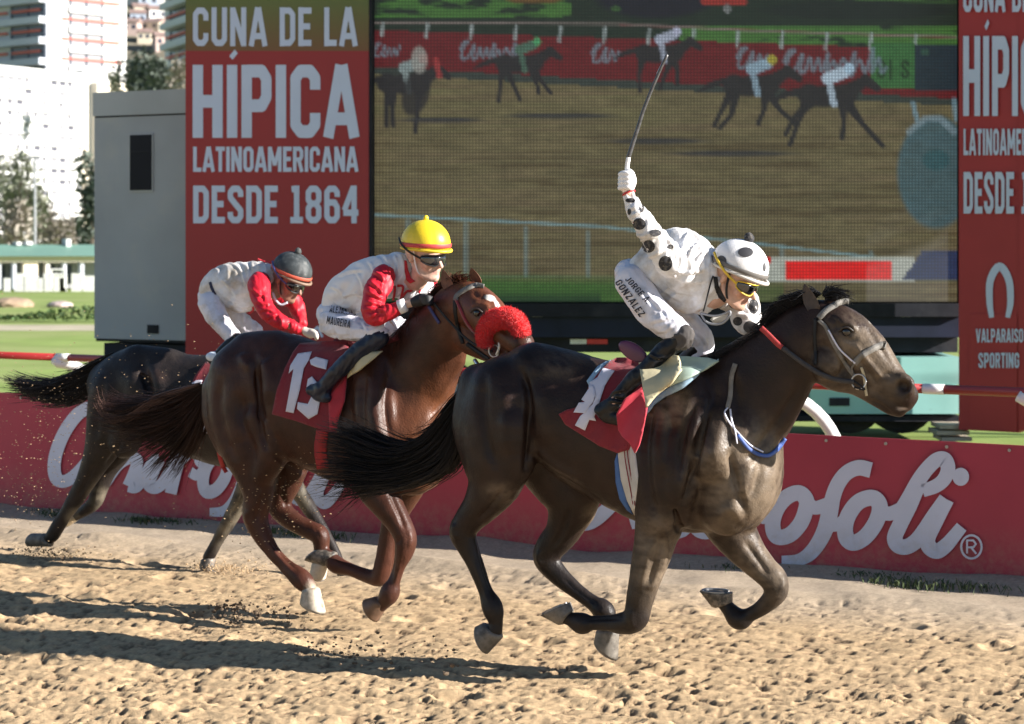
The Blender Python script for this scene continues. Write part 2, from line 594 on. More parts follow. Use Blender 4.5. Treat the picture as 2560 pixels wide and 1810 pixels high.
# condensed block letters as strokes in a box 1 high (y down), w wide
def block_font(ch):
    c = 0.13
    w = 0.5
    t = 0.085
    A = {
     'A': (0.56, [[(t*0.7,1),(0.265,0.0)], [(0.56-t*0.7,1),(0.295,0.0)], [(0.14,0.74),(0.42,0.74)]]),
     'B': (w, [[(t,0),(t,1)], [(t,t),(w-c-.03,t),(w-t,c+.06),(w-t,0.38),(w-c-.02,0.49),(t,0.49)], [(w-c-.02,0.49),(w-t,0.6),(w-t,1-c-.04),(w-c-.03,1-t),(t,1-t)]]),
     'C': (w, [[(w-t,0.34),(w-t,c+.05),(w-c-.04,t),(c+.04,t),(t,c+.05),(t,1-c-.05),(c+.04,1-t),(w-c-.04,1-t),(w-t,1-c-.05),(w-t,0.66)]]),
     'D': (w, [[(t,0),(t,1)], [(t,t),(w-c-.05,t),(w-t,c+.06),(w-t,1-c-.06),(w-c-.05,1-t),(t,1-t)]]),
     'E': (0.42, [[(t,0),(t,1)], [(t,t),(0.42,t)], [(t,0.49),(0.38,0.49)], [(t,1-t),(0.42,1-t)]]),
     'G': (w, [[(w-t,0.34),(w-t,c+.05),(w-c-.04,t),(c+.04,t),(t,c+.05),(t,1-c-.05),(c+.04,1-t),(w-c-.04,1-t),(w-t,1-c-.05),(w-t,0.52),(0.28,0.52)]]),
     'H': (w, [[(t,0),(t,1)], [(w-t,0),(w-t,1)], [(t,0.5),(w-t,0.5)]]),
     'I': (0.17, [[(t,0),(t,1)]]),
     'Í': (0.17, [[(t,0),(t,1)], [(t-.02,-0.095),(t+.07,-0.185)]]),
     'J': (0.42, [[(0.42-t,0),(0.42-t,1-c-.05),(0.42-c-.04,1-t),(c+.02,1-t),(t,1-c-.05),(t,.7)]]),
     'L': (0.4, [[(t,0),(t,1)], [(t,1-t),(0.4,1-t)]]),
     'M': (0.66, [[(t,1),(t,0)], [(t+.01,0.02),(0.33,0.74)], [(0.33,0.74),(0.65-t,0.02)], [(0.66-t,0),(0.66-t,1)]]),
     'N': (0.52, [[(t,1),(t,0)], [(t,0.02),(0.52-t,0.98)], [(0.52-t,0),(0.52-t,1)]]),
     'O': (w, [[(w/2,t),(c+.04,t),(t,c+.05),(t,1-c-.05),(c+.04,1-t),(w-c-.04,1-t),(w-t,1-c-.05),(w-t,c+.05),(w-c-.04,t),(w/2,t)]]),
     'P': (w, [[(t,0),(t,1)], [(t,t),(w-c-.03,t),(w-t,c+.06),(w-t,0.44),(w-c-.03,0.56),(t,0.56)]]),
     'R': (w, [[(t,0),(t,1)], [(t,t),(w-c-.03,t),(w-t,c+.06),(w-t,0.4),(w-c-.03,0.51),(t,0.51)], [(0.28,0.51),(w-t*.8,1)]]),
     'S': (w, [[(w-t,0.3),(w-t,c+.05),(w-c-.04,t),(c+.04,t),(t,c+.05),(t,0.32),(w-t,0.66),(w-t,1-c-.05),(w-c-.04,1-t),(c+.04,1-t),(t,1-c-.05),(t,0.7)]]),
     'T': (0.44, [[(0.22,0),(0.22,1)], [(0,t),(0.44,t)]]),
     'U': (w, [[(t,0),(t,1-c-.05),(c+.04,1-t),(w-c-.04,1-t),(w-t,1-c-.05),(w-t,0)]]),
     'V': (0.54, [[(t*.7,0),(0.26,1.0)], [(0.54-t*.7,0),(0.28,1.0)]]),
     'X': (0.5, [[(t*.8,0),(0.5-t*.8,1)], [(0.5-t*.8,0),(t*.8,1)]]),
     'Z': (0.46, [[(0,t),(0.46-t,t)], [(0.46-t,t),(t,1-t)], [(t,1-t),(0.46,1-t)]]),
     '1': (0.4, [[(0.2,0),(0.2,1)], [(0.04,0.1),(0.2,0.08)], [(0.0,1-t),(0.4,1-t)]]),
     '3': (w, [[(t,0.3),(t,c+.05),(c+.04,t),(w-c-.04,t),(w-t,c+.05),(w-t,0.38),(w-c-.04,0.49),(0.2,0.49)], [(w-c-.04,0.49),(w-t,0.6),(w-t,1-c-.05),(w-c-.04,1-t),(c+.04,1-t),(t,1-c-.05),(t,0.7)]]),
     '4': (w, [[(0.36,1),(0.36,0)], [(0.34,0.03),(t*.6,0.66)], [(0.02,0.72),(w,0.72)]]),
     '6': (w, [[(w-t,0.3),(w-t,c+.05),(w-c-.04,t),(c+.04,t),(t,c+.05),(t,1-c-.05),(c+.04,1-t),(w-c-.04,1-t),(w-t,1-c-.05),(w-t,0.58),(w-c-.04,0.45),(t,0.45)]]),
     '8': (w, [[(w/2,t),(c+.04,t),(t,c+.05),(t,0.38),(c+.04,0.48),(w-c-.04,0.48),(w-t,0.38),(w-t,c+.05),(w-c-.04,t),(w/2,t)], [(c+.04,0.49),(t,0.6),(t,1-c-.05),(c+.04,1-t),(w-c-.04,1-t),(w-t,1-c-.05),(w-t,0.6),(w-c-.04,0.49)]]),
     '.': (0.16, [[(0.08,0.84),(0.08,1)]]),
     ' ': (0.22, []),
    }
    return A[ch]
def text_strokes(txt, hw=0.085, gap=0.09):
    x = 0; out = []
    for ch in txt:
        w, st = block_font(ch)
        for j, s_ in enumerate(st): out.append(([(x + a, b) for a, b in s_], hw*(.42 if ch == 'Í' and j == 1 else 1), False, False))
        x += w + gap
    return out, x - gap

# ================================================================== THE SETTING
TRK = 27.2        # degrees the track runs towards the camera
B0 = ground_pt(0, 1268); B1 = ground_pt(2560, 1462)
bu = (B1 - B0).normalized(); bn = Vector((bu.y, -bu.x, 0)).normalized()
if bn.y > 0: bn = -bn          # bn points to the camera side
def on_plane(P, n, px, py, off=0.0):
    d = px_dir(px, py)
    t = ((P + n*off) - CAMV).dot(n) / d.dot(n)
    return CAMV + d * t
def banner_pt(px, py, off=0.0): return on_plane(B0, bn, px, py, off)

M_sand = mat('sand', (0.52, 0.40, 0.26), 0.95, var=0.2, scale=14, bump=0.55, bscale=95, dirt=(0.34, 0.245, 0.15), dscale=20, dlo=0.52, dhi=0.72, spec=0.15)
M_sandpale = mat('pale_sand', (0.56, 0.46, 0.34), 0.95, var=0.16, scale=9, bump=0.5, bscale=70, dirt=(0.36, 0.28, 0.2), dscale=5, dlo=0.55, dhi=0.75, spec=0.15)
M_grass = mat('infield_grass', (0.22, 0.295, 0.085), 0.9, var=0.2, scale=0.6, bump=0.4, bscale=30, dirt=(0.30, 0.33, 0.135), dscale=0.25, dlo=0.42, dhi=0.7, spec=0.1)
M_path = mat('dry_path', (0.42, 0.37, 0.26), 0.95, var=0.2, scale=0.8)
M_hedge = mat('hedge_leaves', (0.055, 0.10, 0.03), 0.8, var=0.5, scale=3)

g = MB()
g.v = [(-900, -60, -0.08), (900, -60, -0.08), (900, 1600, -0.08), (-900, 1600, -0.08)]; g.f = [(0, 1, 2, 3)]
tag(g.build('infield_grass', M_grass), kind='structure')
# broad sheet of the sand track
s_ = MB()
q = [B0 - bu*60 + bn*60, B1 + bu*60 + bn*60, B1 + bu*60 - bn*0.5, B0 - bu*60 - bn*0.5]
s_.v = [(p.x, p.y, -0.055) for p in q]; s_.f = [(0, 1, 2, 3)]
o = s_.build('track_base', M_sand); tag(o, kind='structure')

# churned surface of the track, real relief
def build_track():
    k = 0.00135
    ny = int(math.log(21.5 / 8.4) / k)
    Yr = 8.4 * np.exp(np.arange(ny) * k)
    U = np.arange(-0.44, 0.47, 0.0015)
    Yg, Ug = np.meshgrid(Yr, U, indexing='ij')
    X = Ug * Yg; Y = Yg
    dist = (X - B0.x) * bn.x + (Y - B0.y) * bn.y       # metres in front of the banner
    along = (X - B0.x) * bu.x + (Y - B0.y) * bu.y
    a1 = fbm(X*9, Y*9, 3, 1.0); a2 = fbm(X*24, Y*24, 3, 9.0); a3 = fbm(X*2.2, Y*2.2, 2, 4.0); a4 = vnoise(X*55, Y*55, 3.0)
    a5 = fbm(X*24 + 3*a3, Y*24, 3, 21.0); a6 = fbm(X*46, Y*46, 2, 31.0); a7 = fbm(X*7, Y*7, 2, 13.0)
    clod = (a2 - 0.5) * 0.016 + (a6 - .5)*0.014
    pit = -np.clip(0.40 + .10*(a7 - .5) - a5, 0, 1) * 0.16
    churn = np.clip((dist - 0.75) / 0.6, 0.12, 1)
    rough = 0.8 * churn * (0.65 + 0.5 * np.clip((dist - 2.2) / 2.5, 0, 1))
    Zh = (clod + pit + (a4 - 0.5) * 0.010 + (a1 - .5) * 0.014) * rough + (a3 - 0.5) * 0.045
    # hoof prints
    for _ in range(260):
        al = random.uniform(-3, 16); di = random.uniform(1.6, 9.5)
        cx = B0.x + bu.x*al + bn.x*di; cy = B0.y + bu.y*al + bn.y*di
        r_ = random.uniform(0.06, 0.11)
        m = (np.abs(X - cx) < 0.35) & (np.abs(Y - cy) < 0.35)
        if not m.any(): continue
        dx = (X[m] - cx)*bu.x + (Y[m] - cy)*bu.y; dy = (X[m] - cx)*bn.x + (Y[m] - cy)*bn.y
        d = np.sqrt((dx/1.25)**2 + dy**2) / r_
        Zh[m] += -0.03*np.exp(-d**2*1.2) + 0.014*np.exp(-((d - 1.5)/0.4)**2)
    # harrow furrows along the track and the bank heaped at the foot of the banner
    Zh += 0.007*np.sin(dist*42 + 2.5*a3)*np.clip(dist - .9, 0, 1)
    bank = np.exp(-np.clip(dist, 0, 9)**2/0.10)
    Zh += bank*(0.045 + 0.09*(fbm(along*0.9, along*0+3, 3, 2.0) - 0.35))
    ridge = np.exp(-((dist - 1.05 - 0.12*np.sin(along*1.3))/0.17)**2)
    Zh += ridge*0.055*(0.5 + vnoise(along*3, dist*2, 6.0))
    Zh -= 0.02
    Zh[dist < -0.35] = -0.2
    V = np.stack([X, Y, Zh], -1).reshape(-1, 3)
    n0, n1 = X.shape
    idx = np.arange(n0*n1).reshape(n0, n1)
    F = np.stack([idx[:-1, :-1], idx[:-1, 1:], idx[1:, 1:], idx[1:, :-1]], -1).reshape(-1, 4)
    keep = (dist > -0.4).reshape(-1)[F].any(1)
    F = F[keep][:, ::-1]
    # darker sand in the pits, greyer banner foot with its shade put in (albedo)
    damp = np.clip((0.425 + .12*(a7 - .5) - a5)*14, 0, 1)*churn*0.85  # darker tone in the pits
    pale = np.clip(1 - (dist - 0.9)/1.2, 0, 1)  # greyer band before the banner, its shade put into the sand colour
    c0 = np.array([0.49, 0.352, 0.208]); c1 = np.array([0.25, 0.175, 0.108]); c2 = np.array([0.38, 0.32, 0.25])
    C = c0[None, None]*(1 - damp[..., None]) + c1*damp[..., None]
    C = C*(1 - pale[..., None]*.8) + c2*pale[..., None]*.8
    C = C * (0.86 + 0.28*a2[..., None])
    return V, F, C.reshape(-1, 3)
M_track = mat('churned_sand', (1, 1, 1), 0.95, var=0.16, scale=45, bump=0.7, bscale=190, attr=True, spec=0.12)
V, F, C = build_track()
o = mesh_np('sand_track', V, F[:, ::-1].copy(), M_track, None, smooth=True, colors=C)
tag(o, kind='structure')

# grass tufts at the foot of the banner
M_tuft = mat('tuft_grass', (0.06, 0.085, 0.03), 0.8, var=0.4, scale=12)
def tufts(spots, name='grass_tufts'):
    m = MB()
    for px, py, n, sp, h in spots:
        c = ground_pt(px, py)
        for _ in range(n):
            p = c + bu*random.gauss(0, sp) + bn*random.gauss(0, 0.05)
            lean = Vector((random.gauss(0, .4), random.gauss(0, .4), 1)).normalized()
            hh = h*random.uniform(.4, 1.1); w = 0.004
            s0 = Vector((random.uniform(-1, 1), random.uniform(-1, 1), 0)).normalized()*w
            b = len(m.v)
            m.v += [tuple(p - s0 + Vector((0, 0, -.02))), tuple(p + s0 + Vector((0, 0, -.02))), tuple(p + lean*hh*.6 + s0*.7), tuple(p + lean*hh + Vector((lean.x, lean.y, -.2))*hh*.3)]
            m.f += [(b, b+1, b+2), (b, b+2, b+3)]
    o = m.build(name, M_tuft)
    tag(o, label='sparse green grass tufts growing in the sand at the foot of the banner', cat='grass', kind='stuff')
tufts([(355, 1305, 160, .12, .06), (430, 1308, 180, .16, .06), (120, 1283, 120, .1, .05), (140, 1290, 140, .1, .05), (780, 1342, 260, .2, .07), (690, 1330, 120, .1, .05),
       (2160, 1442, 110, .13, .05), (2255, 1462, 130, .14, .06), (2240, 1448, 60, .14, .05), (2420, 1470, 130, .16, .06), (1850, 1425, 100, .14, .05)])

# ------------------------------------------------------------------ advertising banner
M_banner = mat('red_banner_vinyl', (0.38, 0.038, 0.070), 0.5, var=0.10, scale=1.1, dirt=(0.30, 0.09, 0.09), dscale=2.5, dlo=0.6, dhi=0.85, spec=0.4)
def splash(m, col, z0, z1, amt=.8):
    nt = m.node_tree; b = nt.nodes['Principled BSDF']; src = b.inputs['Base Color'].links[0].from_socket
    tc = nt.nodes.new('ShaderNodeTexCoord'); sp_ = nt.nodes.new('ShaderNodeSeparateXYZ'); nt.links.new(tc.outputs['Object'], sp_.inputs[0])
    mr = nt.nodes.new('ShaderNodeMapRange'); mr.inputs['From Min'].default_value = z1; mr.inputs['From Max'].default_value = z0; nt.links.new(sp_.outputs['Z'], mr.inputs['Value'])
    nz = nt.nodes.new('ShaderNodeTexNoise'); nz.inputs['Scale'].default_value = 14; nz.inputs['Detail'].default_value = 9; nz.inputs['Roughness'].default_value = .8; nt.links.new(tc.outputs['Object'], nz.inputs['Vector'])
    m2 = nt.nodes.new('ShaderNodeMapRange'); m2.inputs['From Min'].default_value = .42; m2.inputs['From Max'].default_value = .62; nt.links.new(nz.outputs['Fac'], m2.inputs['Value'])
    mu = nt.nodes.new('ShaderNodeMath'); mu.operation = 'MULTIPLY'; nt.links.new(mr.outputs[0], mu.inputs[0]); nt.links.new(m2.outputs[0], mu.inputs[1])
    mu2 = nt.nodes.new('ShaderNodeMath'); mu2.operation = 'MULTIPLY'; mu2.inputs[1].default_value = amt; nt.links.new(mu.outputs[0], mu2.inputs[0])
    mx = nt.nodes.new('ShaderNodeMix'); mx.data_type = 'RGBA'; nt.links.new(mu2.outputs[0], mx.inputs[0]); nt.links.new(src, mx.inputs[6]); mx.inputs[7].default_value = (*col, 1)
    nt.links.new(mx.outputs[2], b.inputs['Base Color'])
splash(M_banner, (.36, .22, .16), .0, .40, .5)
M_bletter = mat('skytint_white_print', (0.56, 0.60, 0.74), 0.5, var=0.05, scale=3, dirt=(0.47, 0.49, 0.57), dscale=9, dlo=0.62, dhi=0.8)  # white letters, blue skylight put into the print colour
M_silver0 = mat('eyelet_metal', (0.4, 0.4, 0.4), .4, .8)
M_wood = mat('raw_timber', (0.33, 0.25, 0.16), 0.8, var=0.3, scale=5)
bl = -3.0; br = (B1 - B0).length + 3.0
banner = empty('advertising_banner', B0 + bu*((br+bl)/2), 'long low red banner with white script lettering standing along the sand track', 'banner')
def banner_top(al):
    # heights traced from the photograph: 0.99 m at the left, 0.93 m at the right
    return 0.985 - 0.0075*al
nseg = 60
m = MB(); front = []
rings = []
for i in range(nseg + 1):
    al = bl + (br - bl)*i/nseg
    w_ = 0.006*math.sin(al*2.1) + 0.004*math.sin(al*5.3)
    p = B0 + bu*al
    t = banner_top(al)
    rings.append([tuple(p + bn*w_ + Vector((0, 0, -0.05))), tuple(p + bn*w_ + Vector((0, 0, t))), tuple(p + bn*(w_-.012) + Vector((0, 0, t))), tuple(p + bn*(w_-.012) + Vector((0, 0, -0.05)))])
m.loft(rings)
m.build('panel', M_banner, banner)
for i in range(12):
    al = bl + 0.3 + i*(br - bl - .6)/11
    p = B0 + bu*al - bn*0.05
    MB().tube([p + Vector((0, 0, -.05)), p + Vector((0, 0, banner_top(al) - .05))], 0.028, 6).build('stake', M_wood, banner)

splash(M_bletter, (.40, .33, .26), .0, .40, .5)
for i in range(26):
    al = -.6 + i*.42
    c = B0 + bu*al + bn*(.010 + .006*math.sin(al*2.1)) + Vector((0, 0, banner_top(al) - .035))
    MB().tube([c - bn*.004, c + bn*.004], .011, 10).build('eyelet', M_silver0, banner)
o_l = [(1010,555),(900,590),(820,690),(785,800),(800,900),(860,935),(950,890),(1030,790),(1075,680),(1070,600),(1010,555)]
o_f = [(400,515),(300,545),(215,640),(175,760),(190,860),(245,890),(330,860),(410,770),(450,670),(460,580),(400,515)]
W_right = [
    (o_f, 66, True, True),
    ([(30,690),(110,725),(190,660),(250,600)], 52, False, True),
    ([(455,590),(530,640),(640,610)], 58, False, True),
    ([(1005,322),(900,302),(800,345),(725,440),(680,560),(655,680),(625,800),(570,920),(490,1025),(390,1080),(250,1085)], [66,66,64,64,66,72,70,66,62,50,40], False, True),
    ([(640,790),(740,775),(830,700)], 56, False, True),
    (o_l, 68, True, True),
    ([(1075,650),(1160,690),(1300,630)], 60, False, True),
    ([(1260,660),(1330,545),(1400,420),(1470,320),(1555,238),(1625,232),(1655,310),(1620,400),(1545,460),(1440,495)], [62,64,64,62,62,64,62,60,58,56], False, True),
    ([(1400,450),(1330,620),(1250,780),(1205,890),(1230,955),(1300,970),(1380,925),(1450,840),(1530,720),(1640,566)], 66, False, True),
    ([(1640,566),(1545,760),(1482,900),(1500,975),(1565,1005),(1640,955),(1705,880),(1770,800)], [68,66,66,66,66,62,56,52], False, True),
    ([(1735,420),(1790,336)], 70, False, False),
]
th_ = np.linspace(0, 2*math.pi, 25)
W_right[-1] = ([(1762 + 34*math.cos(a), 378 + 40*math.sin(a)) for a in th_], 36, True, False)
W_reg = [([(1852 + 86*math.cos(a), 970 + 98*math.sin(a)) for a in th_], 9, True, False),
         ([(1815,1025),(1815,915),(1868,915),(1890,945),(1870,972),(1815,975)], 8, False, False), ([(1850,975),(1893,1028)], 8, False, False)]
W_left = [
    ([(610,120),(540,75),(440,92),(345,140),(262,250),(207,380),(192,490),(215,560),(280,562),(370,480),(470,340),(560,190),(610,90)], [30,40,42,42,42,42,42,42,40,36,34,34,34], False, True),
    ([(610,90),(560,260),(520,420),(505,520),(520,590)], 40, False, True),
    ([(520,590),(600,470),(680,420),(722,440),(700,520),(665,600)], [30,34,38,38,38,38], False, True),
    ([(665,600),(715,605),(770,530),(830,440),(862,430)], 38, False, True),
    ([(862,430),(820,520),(795,590),(840,612),(900,560),(960,430),(990,330)], 38, False, True),
    ([(1010,370),(970,500),(935,648)], 38, False, True),
    ([(1000,440),(1060,385),(1110,400),(1130,450),(1170,440)], [30,36,40,36,30], False, True),
]
# world positions of the right word, and the same word one repeat to the left
anchorR = banner_pt(*ZB1(240, 955)); anchorL = banner_pt(*ZB2(1185, 680))
shiftL = (anchorL - anchorR).dot(bu)
def place_r(px, py, k): return banner_pt(px, py, 0.014 + k)
def place_l(px, py, k):
    p = banner_pt(px, py, 0.0)
    al = (p - B0).dot(bu) + shiftL; z = p.z + (anchorL.z - anchorR.z)
    return B0 + bu*al + bn*(0.014 + k) + Vector((0, 0, z))
def place_lr(px, py, k):
    p = banner_pt(px, py, 0.0)
    al = (p - B0).dot(bu) - shiftL; z = p.z - (anchorL.z - anchorR.z)
    return B0 + bu*al + bn*(0.014 + k) + Vector((0, 0, z))
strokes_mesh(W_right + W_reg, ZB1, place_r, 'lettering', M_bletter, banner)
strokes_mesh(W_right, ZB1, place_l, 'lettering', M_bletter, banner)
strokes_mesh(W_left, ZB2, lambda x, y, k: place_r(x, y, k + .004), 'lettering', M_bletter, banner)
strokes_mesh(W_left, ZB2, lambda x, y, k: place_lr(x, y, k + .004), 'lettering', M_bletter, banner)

# ------------------------------------------------------------------ running rail
M_rred = mat('red_plastic_rail', (0.30, 0.022, 0.022), 0.4, var=0.08, scale=3, dirt=(0.28,0.1,0.08), dscale=7, dlo=.6, dhi=.8)
M_rwhite = mat('white_plastic', (0.78, 0.78, 0.76), 0.4, var=0.05, scale=3)
RZ = 1.22
def rail_p(px, py):
    Y = FPX*(CAM_H - RZ)/(py - HY); return CAMV + px_dir(px, py)*Y
RA = rail_p(0, 888); RB = rail_p(2560, 981)
ru = (RB - RA).normalized(); rn = Vector((ru.y, -ru.x, 0)).normalized()
if rn.y > 0: rn = -rn
rail = empty('running_rail', RA, 'red plastic running rail with white joints on white gooseneck posts behind the banner', 'rail')
def rail_al(px):
    d = px_dir(px, 900); P = RA
    # intersect with vertical plane of the rail
    t = (P - CAMV).dot(rn)/d.dot(rn); return ((CAMV + d*t) - RA).dot(ru)
joints = [rail_al(158), rail_al(2335)]
step = (joints[1] - joints[0]) / 3
ks = [joints[0] + step*i for i in range(-2, 6)]
for i in range(len(ks) - 1):
    a, b = RA + ru*(ks[i] + .075), RA + ru*(ks[i+1] - .075)
    MB().tube([a, b], 0.034, 12).build('rail_bar', M_rred, rail, True)
for i, k_ in enumerate(ks):
    c = RA + ru*k_
    MB().tube([c - ru*.078, c + ru*.078], 0.037, 12).build('rail_joint', M_rwhite, rail, True)
for px_ in (-420, 138, 700, 1290, 1905, 2548):
    c = RA + ru*rail_al(px_)
    # gooseneck: leaves the rail slanting and curves down to the ground
    P = [c + Vector((0, 0, -.02))]
    for t in np.linspace(0, 1, 12):
        ang = t*math.pi/2
        P.append(c + ru*(.05 + .46*math.sin(ang)) - rn*(0.30*math.sin(ang)) + Vector((0, 0, -0.05 - .10*t - (1 - math.cos(ang))*0.5)))
    P.append(P[-1] + Vector((0, 0, -.7)))
    MB().tube(P, 0.05, 12).build('gooseneck_post', M_rwhite, rail, True)

# ------------------------------------------------------------------ LED screen on its trailer
SY = 24.0
def sp(px, py, dy=0.0): return at_depth(px, py, SY - dy) if dy == 0 else at_depth(px, py, SY) + Vector((0, -dy, 0))
M_black = mat('black_steel', (0.012, 0.013, 0.02), 0.65, var=0.3, scale=4, dirt=(0.03,0.03,0.035), dscale=2, spec=.25)
M_navy = mat('dark_blue_steel', (0.010, 0.014, 0.032), 0.6, var=0.3, scale=3, spec=.25)
M_teal = mat('teal_truck_paint', (0.27, 0.52, 0.49), 0.35, var=0.06, scale=2, dirt=(0.2,0.3,0.28), dscale=4, dlo=.6, dhi=.8)
M_rub = mat('tyre_rubber', (0.02, 0.02, 0.021), 0.85, var=0.3, scale=15)
M_ply = mat('plywood', (0.42, 0.36, 0.28), 0.7, var=0.2, scale=6)
M_signred = mat('red_sign_print', (0.37, 0.027, 0.031), 0.55, var=0.05, scale=2, attr=False)
M_signletter = mat('sign_letter_skytint_white', (0.54, 0.59, 0.78), 0.6, var=0.03, scale=3)  # bluish cast of the shade put into the white letters
M_silver = mat('grey_metal', (0.30, 0.31, 0.33), 0.5, 0.3, var=0.1, scale=4)
M_refr = mat('red_reflector', (0.55, 0.03, 0.03), 0.3); M_refw = mat('white_reflector', (0.7, 0.7, 0.7), 0.3)

trailer = empty('screen_trailer', sp(1660, 1080), 'dark trailer with teal side lockers carrying the big video screen', 'trailer')
def slab(x0, y0, x1, y1, front, depth, name, material, parent):
    a = sp(x0, y1); b = sp(x1, y0)
    return MB().box((a.x, SY - front, a.z), (b.x, SY - front + depth, b.z)).build(name, material, parent)
slab(935, 758, 2400, 791, 0.10, 0.5, 'lower_beam', M_black, trailer)
slab(935, 791, 2400, 843, 0.02, 0.6, 'chassis_rail', M_navy, trailer)
slab(935, 844, 2400, 882, -0.12, 1.6, 'chassis_box', M_black, trailer)
for x_ in (985, 1330, 1680, 2030, 2250):
    slab(x_, 787, x_ + 26, 792, 0.06, 0.3, 'bracket', M_silver, trailer)
slab(2130, 892, 2396, 960, 0.12, 1.2, 'side_locker', M_teal, trailer)
slab(2020, 964, 2396, 1032, 0.16, 1.2, 'side_locker', M_teal, trailer)
slab(2068, 992, 2118, 1012, 0.175, 0.03, 'louvre', M_black, trailer)
slab(1940, 1038, 2396, 1052, 0.1, 1.2, 'side_skirt', M_black, trailer)
slab(1426, 849, 1467, 861, -0.10, 0.02, 'reflector', M_refw, trailer)
slab(1468, 849, 1520, 861, -0.10, 0.02, 'reflector', M_refr, trailer)
slab(1690, 883, 2396, 1045, -0.9, 0.5, 'under_shade_box', M_black, trailer)  # added black box filling the dark shade under the trailer
for wx in (2130, 2260, 1120, 1240):
    c = sp(wx, 1040); c.y = SY + 0.25; c.z = 0.42
    MB().tube([c + Vector((0, -.14, 0)), c + Vector((0, -.12, 0)), c + Vector((0, .12, 0)), c + Vector((0, .14, 0))], [.38, .43, .43, .38], 28).build('tyre', M_rub, trailer, False)
    MB().tube([c + Vector((0, -.15, 0)), c + Vector((0, -.10, 0))], [.2, .22], 20).build('rim', M_silver, trailer)
boards = []
for i, (x0, y0, x1, y1) in enumerate([(2325, 1052, 2402, 1062), (2318, 1067, 2398, 1077), (2330, 1083, 2404, 1092)]):
    o = slab(x0, y0, x1, y1, 0.55, 0.5, 'timber_board', M_ply, None)
    tag(o, ['topmost of three plywood boards stacked under the trailer end', 'middle board of three plywood boards stacked under the trailer end', 'lowest of three plywood boards stacked under the trailer end'][i], 'board', 'boards stacked under the trailer')

